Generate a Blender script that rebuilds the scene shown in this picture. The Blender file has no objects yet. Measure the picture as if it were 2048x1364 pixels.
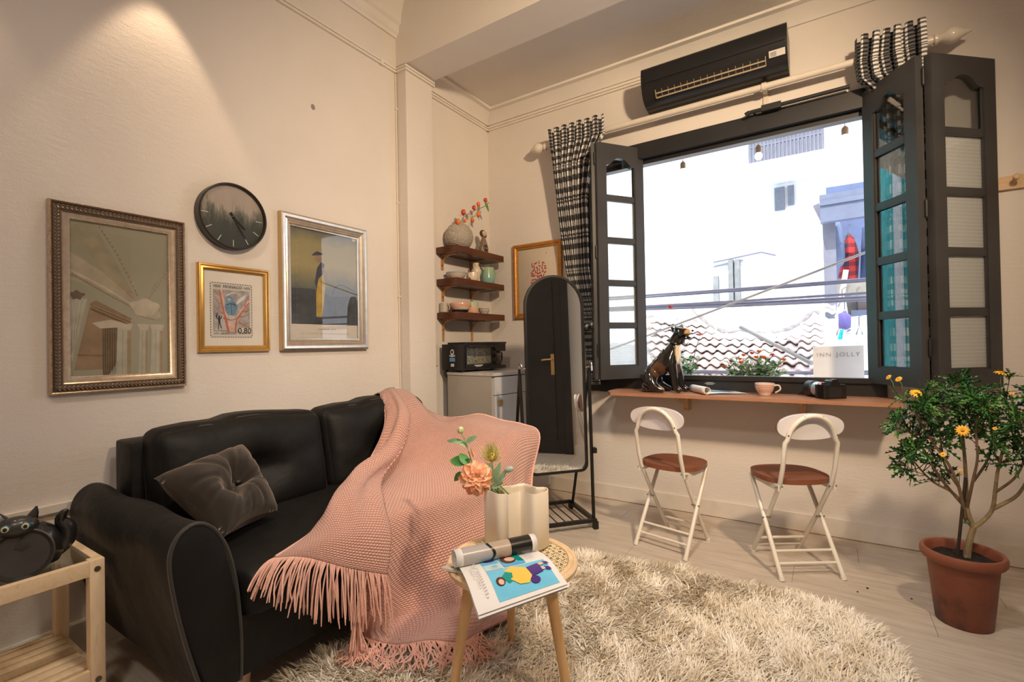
import bpy, bmesh, math, random
import numpy as np
from mathutils import Vector, Matrix, Euler
from math import pi, sin, cos, radians, atan2, sqrt

S = bpy.context.scene
COL = S.collection
rnd = random.Random(7)

# ------------------------------------------------------------------ camera
YAW, PITCH, ROLL, FOC, EYE = -0.580314, 0.0092074, -0.0177963, 966.38, 1.08
_f = Vector((sin(YAW)*cos(PITCH), cos(YAW)*cos(PITCH), sin(PITCH)))
_r = Vector((cos(YAW), -sin(YAW), 0))
_u = _r.cross(_f)
RIGHT = _r*cos(ROLL) + _u*sin(ROLL)
UP = -_r*sin(ROLL) + _u*cos(ROLL)
EYEP = Vector((0, 0, EYE))
cam = bpy.data.cameras.new('camera')
cam.sensor_width = 36
cam.lens = FOC/2048*36
cam.clip_start = 0.02
camo = bpy.data.objects.new('camera', cam)
m = Matrix((RIGHT, UP, -_f)).transposed().to_4x4()
m.translation = EYEP
camo.matrix_world = m
COL.objects.link(camo)
S.camera = camo

# ------------------------------------------------------------------ light and exposure
S.view_settings.view_transform = 'Standard'
S.view_settings.look = 'None'
S.view_settings.gamma = 1
S.view_settings.use_curve_mapping = False
S.view_settings.exposure = 0.2
S.cycles.use_denoising = True
S.cycles.max_bounces = 10
S.cycles.diffuse_bounces = 6
S.cycles.transparent_max_bounces = 16
S.cycles.sample_clamp_indirect = 6
S.cycles.caustics_reflective = False
S.cycles.caustics_refractive = False
W = bpy.data.worlds.new('world')
S.world = W
W.use_nodes = True
_bg = W.node_tree.nodes['Background']
_bg.inputs[0].default_value = (0.80, 0.88, 1.0, 1)
_bg.inputs[1].default_value = 2.6

def lamp(name, kind, loc, energy, col, target=None, **kw):
    l = bpy.data.lights.new(name, kind)
    l.energy = energy
    l.color = col
    for k, v in kw.items():
        setattr(l, k, v)
    o = bpy.data.objects.new(name, l)
    o.location = loc
    if target is not None:
        o.rotation_euler = (Vector(target)-Vector(loc)).to_track_quat('-Z', 'Y').to_euler()
    COL.objects.link(o)
    return o
WARM = (1.0, 0.84, 0.70)
lamp('sun', 'SUN', (0, 0, 9), 5.0, (1, 0.97, 0.93), target=(1.2, 7, 0.0), angle=0.02)
lamp('ceiling_lamp', 'SPOT', (0.80, 1.0, 2.62), 285, (1.0, 0.74, 0.48), target=(-1.5, 3.0, 1.35), spot_size=radians(105), spot_blend=0.9, shadow_soft_size=0.085)
for k, (y, e_) in enumerate(((0.86, 17), (0.16, 8))):
    lamp('wall_downlight', 'SPOT', (-2.13, y, 2.80), e_, (1.0, 0.72, 0.46), target=(-2.14, y, 0),
         spot_size=radians(58), spot_blend=0.35, shadow_soft_size=0.015)
lamp('room_downlight', 'SPOT', (-0.3, -0.5, 3.15), 60, WARM, target=(-0.4, 0.2, 0), spot_size=radians(150), spot_blend=0.6, shadow_soft_size=0.12)
lamp('rug_fill', 'SPOT', (-0.35, 0.75, 3.15), 125, (1, .90, .80), target=(-0.75, 1.55, 0), spot_size=radians(84), spot_blend=0.8, shadow_soft_size=0.16)  # added fill light that brightens the rug, table and throw

# ------------------------------------------------------------------ picture-to-place helpers (a pixel seen on a known plane)
def ray(px, py):
    return RIGHT*((px-1024)/FOC) - UP*((py-682)/FOC) + _f
def atx(px, py, X):
    d = ray(px, py); return EYEP + d*((X-EYEP.x)/d.x)
def aty(px, py, Y):
    d = ray(px, py); return EYEP + d*((Y-EYEP.y)/d.y)
def atz(px, py, Z):
    d = ray(px, py); return EYEP + d*((Z-EYEP.z)/d.z)

# ------------------------------------------------------------------ materials
def srgb(r, g, b):
    return tuple(((c/255)/12.92 if c/255 <= .04045 else ((c/255+.055)/1.055)**2.4) for c in (r, g, b))
MATS = {}
class NT:
    """small helper around a node tree"""
    def __init__(s, name):
        s.mat = bpy.data.materials.new(name)
        s.mat.use_nodes = True
        s.t = s.mat.node_tree
        s.b = s.t.nodes['Principled BSDF']
    def n(s, typ, **kw):
        nd = s.t.nodes.new(typ)
        for k, v in kw.items():
            if k.startswith('i_'):
                nd.inputs[k[2:].replace('_', ' ')].default_value = v
            elif k.startswith('i'):
                nd.inputs[int(k[1:])].default_value = v
            else:
                setattr(nd, k, v)
        return nd
    def l(s, a, b):
        s.t.links.new(a, b)
    def coord(s, kind='Object', scale=(1, 1, 1), rot=(0, 0, 0)):
        tc = s.n('ShaderNodeTexCoord')
        mp = s.n('ShaderNodeMapping')
        mp.inputs['Scale'].default_value = scale
        mp.inputs['Rotation'].default_value = rot
        s.l(tc.outputs[kind], mp.inputs['Vector'])
        return mp.outputs['Vector']
    def noise(s, vec, scale, detail=3, rough=.55):
        nd = s.n('ShaderNodeTexNoise', i_Scale=scale, i_Detail=detail, i_Roughness=rough)
        s.l(vec, nd.inputs['Vector'])
        return nd.outputs['Fac']
    def ramp(s, fac, stops):
        nd = s.n('ShaderNodeValToRGB')
        el = nd.color_ramp.elements
        while len(el) < len(stops):
            el.new(0.5)
        for e, (p, c) in zip(el, stops):
            e.position = p
            e.color = (*c, 1)
        s.l(fac, nd.inputs['Fac'])
        return nd.outputs['Color']
    def math(s, op, a, b=None):
        nd = s.n('ShaderNodeMath', operation=op)
        for i, v in enumerate((a, b)):
            if v is None: continue
            if isinstance(v, (int, float)): nd.inputs[i].default_value = v
            else: s.l(v, nd.inputs[i])
        return nd.outputs[0]
    def bump(s, h, strength=.3, dist=.01):
        nd = s.n('ShaderNodeBump', i_Strength=strength, i_Distance=dist)
        s.l(h, nd.inputs['Height'])
        s.l(nd.outputs['Normal'], s.b.inputs['Normal'])
    def setb(s, **kw):
        for k, v in kw.items():
            s.b.inputs[k].default_value = v
def shade(c, k):
    return tuple(min(1, x*k) for x in c)
def mat(name, col, rough=.5, metal=0, var=.08, scale=12, bump=0, bscale=None, coat=0, sheen=0, stretch=(1, 1, 1), spec=None, coord='Object', dist=.005):
    if name in MATS: return MATS[name]
    t = NT(name)
    v = t.coord(coord, stretch)
    f = t.noise(v, scale)
    t.l(t.ramp(f, [(0.3, shade(col, 1-var)), (0.7, shade(col, 1+var))]), t.b.inputs['Base Color'])
    t.setb(Roughness=rough, Metallic=metal)
    if coat: t.setb(**{'Coat Weight': coat, 'Coat Roughness': .08})
    if sheen: t.setb(**{'Sheen Weight': sheen, 'Sheen Roughness': .4})
    if spec is not None: t.setb(**{'Specular IOR Level': spec})
    if bump: t.bump(t.noise(v, bscale or scale*4, 4), bump, dist)
    MATS[name] = t.mat
    return t.mat
def wood(name, c1, c2, rough=.45, stretch=(1, 1, 12), scale=5, bump=.08):
    if name in MATS: return MATS[name]
    t = NT(name)
    v = t.coord('Object', stretch)
    f = t.noise(v, scale, 6, .65)
    t.l(t.ramp(f, [(0.3, c1), (0.55, c2), (0.75, shade(c1, .9))]), t.b.inputs['Base Color'])
    t.setb(Roughness=rough)
    t.bump(f, bump, .004)
    MATS[name] = t.mat
    return t.mat
def emis(name, col, st):
    if name in MATS: return MATS[name]
    t = NT(name)
    t.b.inputs['Base Color'].default_value = (*col, 1)
    t.b.inputs['Emission Color'].default_value = (*col, 1)
    t.b.inputs['Emission Strength'].default_value = st
    MATS[name] = t.mat
    return t.mat
def glass(name, tint=(1, 1, 1), rough=.0, gloss=.08, frost=0.0):
    """thin pane: mostly clear, mirror-like at grazing angles"""
    if name in MATS: return MATS[name]
    t = NT(name)
    nt = t.t
    nt.nodes.remove(t.b)
    out = nt.nodes['Material Output']
    tr = t.n('ShaderNodeBsdfTransparent'); tr.inputs[0].default_value = (*tint, 1)
    gl = t.n('ShaderNodeBsdfGlossy'); gl.inputs['Roughness'].default_value = rough
    fr = t.n('ShaderNodeLayerWeight'); fr.inputs['Blend'].default_value = .2
    k = t.math('ADD', t.math('MULTIPLY', fr.outputs['Fresnel'], .6), gloss)
    mx = t.n('ShaderNodeMixShader')
    t.l(k, mx.inputs[0]); t.l(tr.outputs[0], mx.inputs[1]); t.l(gl.outputs[0], mx.inputs[2])
    last = mx
    if frost:
        tl = t.n('ShaderNodeBsdfTranslucent'); tl.inputs[0].default_value = (.92, .95, .97, 1)
        df = t.n('ShaderNodeBsdfDiffuse'); df.inputs[0].default_value = (.8, .82, .84, 1)
        m1 = t.n('ShaderNodeMixShader'); m1.inputs[0].default_value = .35
        t.l(tl.outputs[0], m1.inputs[1]); t.l(df.outputs[0], m1.inputs[2])
        m2 = t.n('ShaderNodeMixShader'); m2.inputs[0].default_value = frost
        t.l(mx.outputs[0], m2.inputs[1]); t.l(m1.outputs[0], m2.inputs[2])
        last = m2
    t.l(last.outputs[0], out.inputs['Surface'])
    MATS[name] = t.mat
    return t.mat

# ------------------------------------------------------------------ mesh builder
ID = Matrix.Identity(4)
class MB:
    def __init__(s):
        s.bm = bmesh.new(); s.mats = []; s.mi = 0
        s.uv = s.bm.loops.layers.uv.new('UVMap')
    def use(s, m):
        if m not in s.mats: s.mats.append(m)
        s.mi = s.mats.index(m); return s
    def face(s, vs):
        try:
            f = s.bm.faces.new(vs); f.material_index = s.mi; return f
        except ValueError:
            return None
    def poly(s, pts):
        return s.face([s.bm.verts.new(p) for p in pts])
    def box(s, x0, x1, y0, y1, z0, z1, M=ID, bev=0):
        v = [s.bm.verts.new(M @ Vector(p)) for p in ((x0,y0,z0),(x1,y0,z0),(x1,y1,z0),(x0,y1,z0),(x0,y0,z1),(x1,y0,z1),(x1,y1,z1),(x0,y1,z1))]
        fs = [s.face([v[i] for i in q]) for q in ((3,2,1,0),(4,5,6,7),(0,1,5,4),(1,2,6,5),(2,3,7,6),(3,0,4,7))]
        if bev:
            es = set(e for f in fs for e in f.edges)
            r = bmesh.ops.bevel(s.bm, geom=list(es), offset=bev, segments=2, affect='EDGES', profile=.6, clamp_overlap=True)
            for f in r['faces']: f.material_index = s.mi
        return s
    def bar(s, p0, p1, w, d, up=(0, 0, 1), bev=0):
        """rectangular bar from p0 to p1, w across, d along up"""
        p0, p1 = Vector(p0), Vector(p1); z = (p1-p0); L = z.length; z.normalize()
        y = Vector(up); x = y.cross(z)
        if x.length < 1e-4: y = Vector((1, 0, 0)); x = y.cross(z)
        x.normalize(); y = z.cross(x)
        M = Matrix((x, y, z)).transposed().to_4x4(); M.translation = p0
        return s.box(-w/2, w/2, -d/2, d/2, 0, L, M, bev)
    def tube(s, pts, r, n=8, closed=False, cap=True, flat=1.0):
        pts = [Vector(p) for p in pts]; N = len(pts)
        rs = r if isinstance(r, (list, tuple)) else [r]*N
        ref = None; rings = []
        for i, p in enumerate(pts):
            if closed: t = pts[(i+1) % N]-pts[i-1]
            else: t = pts[min(i+1, N-1)]-pts[max(i-1, 0)]
            if t.length < 1e-9: t = Vector((0, 0, 1))
            t.normalize()
            if ref is None:
                ref = Vector((0, 0, 1)) if abs(t.z) < .9 else Vector((1, 0, 0))
            x = ref - t*ref.dot(t)
            if x.length < 1e-6: x = t.orthogonal()
            x.normalize(); ref = x; y = t.cross(x)
            rings.append([s.bm.verts.new(p + (x*cos(2*pi*k/n)*flat + y*sin(2*pi*k/n))*rs[i]) for k in range(n)])
        for i in range(N if closed else N-1):
            a, b = rings[i], rings[(i+1) % N]
            for k in range(n):
                s.face([a[k], a[(k+1) % n], b[(k+1) % n], b[k]])
        if cap and not closed:
            s.face(rings[0][::-1]); s.face(rings[-1])
        return s
    def cyl(s, p0, p1, r0, r1=None, n=16):
        return s.tube([p0, p1], [r0, r0 if r1 is None else r1], n)
    def lathe(s, prof, n=24, M=ID, sx=1, sy=1, capb=True, capt=False):
        rings = [[s.bm.verts.new(M @ Vector((r*sx*cos(2*pi*k/n), r*sy*sin(2*pi*k/n), z))) for k in range(n)] for r, z in prof]
        for i in range(len(rings)-1):
            a, b = rings[i], rings[i+1]
            for k in range(n):
                s.face([a[k], a[(k+1) % n], b[(k+1) % n], b[k]])
        if capb: s.face(rings[0][::-1])
        if capt: s.face(rings[-1])
        return s
    def prism(s, poly, h0, h1, M=ID):
        a = [s.bm.verts.new(M @ Vector((x, y, h0))) for x, y in poly]
        b = [s.bm.verts.new(M @ Vector((x, y, h1))) for x, y in poly]
        n = len(poly)
        s.face(a[::-1]); s.face(b)
        for i in range(n):
            s.face([a[i], a[(i+1) % n], b[(i+1) % n], b[i]])
        return s
    def flat(s, poly, h, M=ID):
        return s.poly([M @ Vector((x, y, h)) for x, y in poly])
    def grid(s, fn, nu, nv, cu=False, cv=False, uvs=(1, 1)):
        g = [[s.bm.verts.new(fn(i/(nu if cu else nu-1), j/(nv if cv else nv-1))) for j in range(nv)] for i in range(nu)]
        for i in range(nu if cu else nu-1):
            for j in range(nv if cv else nv-1):
                f = s.face([g[i][j], g[(i+1) % nu][j], g[(i+1) % nu][(j+1) % nv], g[i][(j+1) % nv]])
                if f:
                    du, dv = (nu if cu else nu-1), (nv if cv else nv-1)
                    for lp, (a, b) in zip(f.loops, ((i, j), (i+1, j), (i+1, j+1), (i, j+1))):
                        lp[s.uv].uv = (a/du*uvs[0], b/dv*uvs[1])
        return g
    def ball(s, c, rx, ry=None, rz=None, nu=12, nv=8, M=ID):
        ry = rx if ry is None else ry; rz = rx if rz is None else rz
        c = Vector(c)
        top = s.bm.verts.new(M @ (c+Vector((0, 0, rz)))); bot = s.bm.verts.new(M @ (c-Vector((0, 0, rz))))
        R = []
        for j in range(1, nv):
            a = pi*j/nv
            R.append([s.bm.verts.new(M @ (c+Vector((rx*sin(a)*cos(2*pi*k/nu), ry*sin(a)*sin(2*pi*k/nu), rz*cos(a))))) for k in range(nu)])
        for k in range(nu):
            s.face([top, R[0][k], R[0][(k+1) % nu]]); s.face([bot, R[-1][(k+1) % nu], R[-1][k]])
            for j in range(len(R)-1):
                s.face([R[j][k], R[j+1][k], R[j+1][(k+1) % nu], R[j][(k+1) % nu]])
        return s
    def rbox(s, c, size, r, n=5, M=ID, fn=None):
        """soft box: a superellipsoid-ish cushion built as a subdivided cube"""
        c = Vector(c); hx, hy, hz = (a/2 for a in size)
        vs = {}
        def V(p):
            k = tuple(round(q, 5) for q in p)
            if k not in vs:
                q = Vector(p)
                o = Vector((q.x*hx, q.y*hy, q.z*hz))
                inner = Vector((max(-hx+r, min(hx-r, o.x)), max(-hy+r, min(hy-r, o.y)), max(-hz+r, min(hz-r, o.z))))
                d = o-inner
                if d.length > 1e-9: o = inner + d.normalized()*r
                if fn: o = fn(q, o)
                vs[k] = s.bm.verts.new(M @ (c+o))
            return vs[k]
        for ax in range(3):
            for sg in (-1, 1):
                for i in range(n):
                    for j in range(n):
                        def P(a, b):
                            t = [0, 0, 0]; t[ax] = sg
                            # cluster samples near the rim so the rounding is well resolved
                            e = lambda w: sin(pi/2*(2*w/n-1))
                            t[(ax+1) % 3] = e(a)*1.0; t[(ax+2) % 3] = e(b)*1.0
                            return V(t)
                        q = [P(i, j), P(i+1, j), P(i+1, j+1), P(i, j+1)]
                        s.face(q if sg > 0 else q[::-1])
        return s
    def obj(s, name, parent=None, world=True, smooth=True, ang=38, bev=0, solid=0, sub=0, recalc=True):
        if bev:
            es = [e for e in s.bm.edges if len(e.link_faces) == 2 and e.calc_face_angle() > radians(40)]
            bmesh.ops.bevel(s.bm, geom=es, offset=bev, segments=2, affect='EDGES', profile=.6, clamp_overlap=True)
        if recalc: bmesh.ops.recalc_face_normals(s.bm, faces=s.bm.faces)
        if smooth:
            for f in s.bm.faces: f.smooth = True
            for e in s.bm.edges:
                if len(e.link_faces) == 2 and e.calc_face_angle() > radians(ang): e.smooth = False
        if parent is not None and world:
            s.bm.transform(mw(parent).inverted())
        me = bpy.data.meshes.new(name)
        s.bm.to_mesh(me); s.bm.free()
        for m_ in s.mats: me.materials.append(m_)
        o = bpy.data.objects.new(name, me)
        COL.objects.link(o)
        if parent is not None: o.parent = parent
        if solid:
            d = o.modifiers.new('thickness', 'SOLIDIFY'); d.thickness = solid; d.offset = 0
        if sub:
            d = o.modifiers.new('smooth', 'SUBSURF'); d.levels = sub; d.render_levels = sub
        return o
def mw(o):
    M = o.matrix_basis.copy()
    return mw(o.parent) @ M if o.parent else M
def tag(o, label=None, cat=None, group=None, kind=None):
    for k, v in (('label', label), ('category', cat), ('group', group), ('kind', kind)):
        if v: o[k] = v
    return o
def thing(name, label, cat, loc=(0, 0, 0), rz=0, group=None, kind=None):
    o = bpy.data.objects.new(name, None)
    o.empty_display_size = .05
    COL.objects.link(o)
    o.location = loc; o.rotation_euler = (0, 0, rz)
    return tag(o, label, cat, group, kind)
def dup(o, loc=None, rz=None, label=None, parent=None):
    c = o.copy(); COL.objects.link(c)
    if parent is not None: c.parent = parent
    if loc is not None: c.location = loc
    if rz is not None: c.rotation_euler = (0, 0, rz)
    if label: c['label'] = label
    for ch in [x for x in bpy.data.objects if x.parent == o]:
        dup(ch, parent=c)
    return c
def copy_mesh(o, parent, loc=(0, 0, 0), rot=(0, 0, 0), scale=(1, 1, 1)):
    c = o.copy(); COL.objects.link(c); c.parent = parent
    c.location = loc; c.rotation_euler = rot; c.scale = scale
    return c
def TM(loc=(0, 0, 0), rot=(0, 0, 0), sc=1):
    return Matrix.LocRotScale(Vector(loc), Euler(rot), Vector((sc, sc, sc)) if isinstance(sc, (int, float)) else Vector(sc))
def spline(pts, n):
    """Catmull-Rom through pts, n samples"""
    P = [Vector(p) for p in pts]; N = len(P); out = []
    for i in range(n):
        t = i/(n-1)*(N-1); k = min(int(t), N-2); u = t-k
        a, b, c, d = P[max(k-1, 0)], P[k], P[k+1], P[min(k+2, N-1)]
        out.append(.5*((2*b)+(c-a)*u+(2*a-5*b+4*c-d)*u*u+(3*b-a-3*c+d)*u**3))
    return out
def text(s, size, M, m_, name, parent, extrude=.0004, spacing=1.0):
    c = bpy.data.curves.new(name, 'FONT'); c.body = s; c.size = size; c.extrude = extrude
    c.align_x = 'CENTER'; c.align_y = 'CENTER'; c.space_character = spacing; c.resolution_u = 3
    o = bpy.data.objects.new(name, c); COL.objects.link(o)
    dg = bpy.context.evaluated_depsgraph_get()
    me = bpy.data.meshes.new_from_object(o.evaluated_get(dg))
    bpy.data.objects.remove(o); bpy.data.curves.remove(c)
    me.transform((mw(parent).inverted() if parent else ID) @ M)
    me.materials.clear(); me.materials.append(m_)
    o = bpy.data.objects.new(name, me); COL.objects.link(o); o.parent = parent
    return o

# ================================================================== THE ROOM
XA, YB, XR, YF = -2.29, 3.186, 1.05, -1.5
def wallmat(name, col):
    t = NT(name)
    v = t.coord('Object')
    big = t.noise(v, 1.3, 4)
    t.l(t.ramp(big, [(0.3, shade(col, .95)), (0.7, shade(col, 1.04))]), t.b.inputs['Base Color'])
    t.setb(Roughness=.75)
    st = t.coord('Object', (1, 1, 3))
    h = t.math('ADD', t.noise(st, 22, 5, .7), t.math('MULTIPLY', t.noise(v, 160, 2), .35))
    t.bump(h, .22, .012)
    return t.mat
WALL = wallmat('plaster_wall', (.73, .68, .635))
CEIL = wallmat('plaster_ceiling', (.76, .72, .67))
TRIM = mat('painted_trim', (.74, .69, .62), .55, var=.04, scale=6)

# floor: pale washed laminate laid along the window wall
t = NT('washed_laminate')
v = t.coord('Object', (1.2, 9, 1))
f1 = t.noise(v, 3.2, 7, .7)
f2 = t.noise(t.coord('Object', (.8, 22, 1)), 6, 5, .6)
fm = t.math('ADD', t.math('MULTIPLY', f1, .65), t.math('MULTIPLY', f2, .35))
t.l(t.ramp(fm, [(.28, (.36, .30, .24)), (.5, (.53, .465, .395)), (.72, (.66, .605, .55))]), t.b.inputs['Base Color'])
t.setb(Roughness=.36); t.b.inputs['Specular IOR Level'].default_value = .5
t.bump(fm, .06, .003)
FLOOR = t.mat

b = MB().use(FLOOR)
b.box(XA-.1, XR+.1, YF-.1, YB+.25, -.06, -.012)
fl = tag(b.obj('floor'), kind='structure')
# laminate boards, 0.19 m wide and 1.2 m long, joints recessed a hair
me_cache = {}
row = 0
y = YF
while y < YB:
    x = XA - (row*.47) % 1.2
    while x < XR:
        x0, x1 = max(x, XA), min(x+1.2, XR)
        y1 = min(y+.19, YB)
        if x1-x0 > .02 and (y1 > .35 or True):
            q = MB().use(FLOOR)
            q.box(x0+.0006, x1-.0006, y+.0006, y1-.0006, -.012, 0)
            q.obj('plank', fl, smooth=False)
        x += 1.2
    y += .19; row += 1

# left wall, right wall, wall behind the camera
b = MB().use(WALL); b.box(XA-.12, XA, YF-.1, YB+.24, -.02, 3.45)
wl = tag(b.obj('wall_left'), kind='structure')
b = MB().use(mat('wall_scuff', (.30, .27, .25), .9)); p = atx(626, 214, XA)
b.ball((XA, p.y, p.z), .003, .013, .016, 8, 6); b.obj('scuff_mark', wl)
b = MB().use(WALL); b.box(XR, XR+.12, YF-.1, YB+.24, -.02, 3.45)
wr = tag(b.obj('wall_right'), kind='structure')
b = MB().use(WALL); b.box(XA, XR, YF-.12, YF, -.02, 3.45)
tag(b.obj('wall_front'), kind='structure')

# window wall with its opening
OX0, OX1, OZ0, OZ1 = -1.42, .245, .76, 2.41
b = MB().use(WALL)
for x0, x1, z0, z1 in ((XA, OX0, -.02, 3.45), (OX1, XR, -.02, 3.45), (OX0, OX1, -.02, OZ0), (OX0, OX1, OZ1, 3.45)):
    b.box(x0, x1, YB, YB+.22, z0, z1)
bmesh.ops.remove_doubles(b.bm, verts=b.bm.verts, dist=.0005)
wb = tag(b.obj('wall_back'), kind='structure')

# ceiling: high part over the sofa, lower part by the window, beam between
b = MB().use(CEIL)
b.box(XA-.1, XR+.1, YF-.1, 2.30, 3.30, 3.42)
b.box(XA-.1, XR+.1, 2.30, YB+.24, 2.955, 3.42)
ce = tag(b.obj('ceiling'), kind='structure')
b = MB().use(CEIL); b.box(XA, XR, 2.19, 2.44, 2.875, 3.32)
tag(b.obj('trim_1', bev=.004), kind='structure')          # the beam
b = MB().use(WALL); b.box(XA, -2.205, 2.19, 2.43, 0, 2.88)
tag(b.obj('trim_2', bev=.004), kind='structure')          # the pilaster under it
# coves
def cove(name, pts, along, a0, a1):
    q = MB().use(CEIL); n = len(pts)
    mk = (lambda u, z, s_: Vector((u, s_, z))) if along == 'y' else (lambda u, z, s_: Vector((s_, u, z)))
    A = [q.bm.verts.new(mk(u, z, a0)) for u, z in pts]; Bv = [q.bm.verts.new(mk(u, z, a1)) for u, z in pts]
    q.face(A); q.face(Bv[::-1])
    for i in range(n): q.face([A[i], A[(i+1) % n], Bv[(i+1) % n], Bv[i]])
    return tag(q.obj(name, ang=25), kind='structure')
cv = [(YB, 2.865)] + [(YB-.11*sin(a), 2.955-.09*cos(a)) for a in (0.0, .4, .8, 1.2, 1.57)] + [(YB, 2.956)]
cove('trim_3', [(YB, 2.865), (YB-.012, 2.865), (YB-.03, 2.90), (YB-.075, 2.935), (YB-.105, 2.94), (YB-.105, 2.956), (YB, 2.956)], 'x', XA, XR)
cove('trim_4', [(XA, 2.865), (XA+.012, 2.865), (XA+.03, 2.90), (XA+.075, 2.935), (XA+.105, 2.94), (XA+.105, 2.956), (XA, 2.956)], 'y', 2.44, YB)
cove('trim_5', [(XA, 3.06), (XA+.012, 3.06), (XA+.016, 3.075), (XA+.03, 3.09), (XA+.034, 3.13), (XA+.05, 3.145), (XA+.056, 3.20), (XA+.085, 3.29), (XA+.085, 3.301), (XA, 3.301)], 'y', YF, 2.19)
# picture-rail trunking that runs round the room
b = MB().use(TRIM)
for z0, z1 in ((2.832, 2.846), (2.850, 2.864)):
    b.box(XA, XA+.016, YF, 2.174, z0, z1)
    b.box(XA+.016, -2.205, 2.174, 2.19, z0, z1)
    b.box(-2.205, -2.189, 2.174, 2.446, z0, z1)
    b.box(XA, XA+.016, 2.446, YB, z0-.012, z1-.012)
    b.box(XA, -0.95, YB-.016, YB, z0-.012, z1-.012)
for y in (2.05, 1.2, .3):
    b.box(XA, XA+.02, y, y+.02, 2.828, 2.868)
tag(b.obj('trim_6', bev=.003), kind='structure')
# lower trims: chair rail and skirtings
b = MB().use(TRIM)
b.box(XA, XA+.02, YF, 2.19, .525, .552); b.box(XA, XA+.012, YF, 2.19, .518, .525)
tag(b.obj('trim_7', bev=.004), kind='structure')
b = MB().use(TRIM); b.box(XA, XA+.014, YF, 2.19, 0, .115); b.box(XA, XA+.02, YF, 2.19, .10, .112)
tag(b.obj('baseboard_left', bev=.003), kind='structure')
b = MB().use(mat('skirting_plaster', (.70, .65, .59), .6, var=.05)); b.box(XA, XR, YB-.012, YB, 0.004, .10)
bb = tag(b.obj('baseboard_back', bev=.003), kind='structure')
b = MB().use(mat('mottled_joint', (.28, .18, .12), .9, var=.4, scale=30)); b.box(XA, XR, YB-.0135, YB, 0.0, .0045)  # thin mottled brown strip along the foot of the skirting
b.obj('floor_joint', bb)
b = MB().use(TRIM); b.box(XR-.014, XR, YF, .875, 0, .10); b.box(XR-.014, XR, 1.875, YB, 0, .10)
tag(b.obj('baseboard_right', bev=.003), kind='structure')
# thin cable dropping down the corner of the pilaster
b = MB().use(TRIM)
b.tube([(XA+.006, 2.181+rnd.uniform(-.003, .003), z) for z in np.linspace(2.83, .06, 24)], .0045, 6)
for z in (2.6, 2.0, 1.4): b.box(XA, XA+.012, 2.172, 2.19, z, z+.01)
tag(b.obj('wall_cable'), 'thin beige cable clipped down the wall beside the pilaster', 'cable')

# black door in the right wall (seen in the standing mirror)
BLK = mat('black_paint', (.022, .021, .022), .42, var=.15, scale=5, bump=.04, bscale=30, dist=.003)
BRASS = mat('brass', (.72, .50, .22), .3, 1, var=.05)
d1 = thing('door_1', 'black panelled door in the right wall', None, (XR, 1.36, 0), kind='structure')
b = MB().use(BLK); b.box(XR-.035, XR+.01, .96, 1.79, .012, 2.10)
b.obj('door_leaf', d1, bev=.003)
for z0, z1 in ((.14, .88), (1.0, 1.92)):
    for y0, y1 in ((1.04, 1.33), (1.41, 1.70)):
        b = MB().use(BLK); b.box(XR-.043, XR-.03, y0, y1, z0, z1); b.obj('door_panel', d1, bev=.006)
b = MB().use(BLK); b.box(XR-.045, XR+.02, .88, .955, 0, 2.18); b.box(XR-.045, XR+.02, 1.795, 1.87, 0, 2.18); b.box(XR-.045, XR+.02, .88, 1.87, 2.105, 2.18)
b.obj('door_frame', d1, bev=.004)
b = MB().use(BRASS); b.box(XR-.048, XR-.035, 1.66, 1.70, .87, 1.10)
b.cyl((XR-.04, 1.68, 1.04), (XR-.085, 1.68, 1.04), .010); b.tube([(XR-.082, 1.68, 1.04), (XR-.084, 1.62, 1.04), (XR-.08, 1.565, 1.036)], .010, 10)
b.cyl((XR-.034, 1.68, .93), (XR-.052, 1.68, .93), .012)
b.obj('handle', d1, bev=.002)

# ================================================================== THE WINDOW
FRM = mat('black_frame_paint', (.018, .018, .020), .38, var=.2, scale=6, bump=.05, bscale=25, dist=.003)
SHUT = mat('charcoal_shutter_paint', (.045, .044, .046), .40, var=.15, scale=5, bump=.05, bscale=30, dist=.003)
CLEAR = glass('clear_pane', (.97, .99, .99), 0, .05)
t = NT('wired_pane')
GRIDP = glass('reeded_pane', (.95, .97, .98), .05, .05, .45)
STEEL = mat('dull_steel', (.42, .42, .43), .35, 1, var=.06)
win = thing('window_1', 'wide black framed window with four folding glazed shutters, open to the street', None, (-.59, YB, .80), kind='structure')
b = MB().use(FRM)
JX0, JX1 = OX0+.075, OX1-.06
b.box(OX0-.005, JX0, YB-.015, YB+.10, OZ0-.01, OZ1); b.box(JX1, OX1+.005, YB-.015, YB+.10, OZ0-.01, OZ1)
b.box(JX0, JX1, YB-.015, YB+.10, OZ1-.095, OZ1+.005)
b.box(JX0, JX1, YB+.03, YB+.09, OZ1-.125, OZ1-.09)
b.box(JX0, JX1, YB-.015, YB+.10, OZ0-.012, .862)
b.obj('window_frame', win, bev=.004)
b = MB().use(FRM)
b.box(JX0, JX1, YB-.03, YB+.02, .845, .872)
b.obj('window_sill', win, bev=.005)
b = MB().use(STEEL)
for x in (-.62, -.28, .02):
    b.box(x-.02, x+.02, YB-.022, YB-.013, .815, .832); b.cyl((x-.03, YB-.02, .823), (x+.03, YB-.02, .823), .004)
b.obj('bolt', win)
b = MB().use(FRM); b.cyl((-.36, YB-.05, 2.42), (.12, YB-.05, 2.425), .011); b.cyl((-.34, YB-.01, 2.425), (-.34, YB-.05, 2.42), .008); b.cyl((-.36, YB-.05, 2.42), (-.385, YB-.05, 2.41), .014)
b.box(-.30, -.20, YB-.062, YB-.038, 2.405, 2.44)
b.obj('slide_bar', win, bev=.002)

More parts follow.
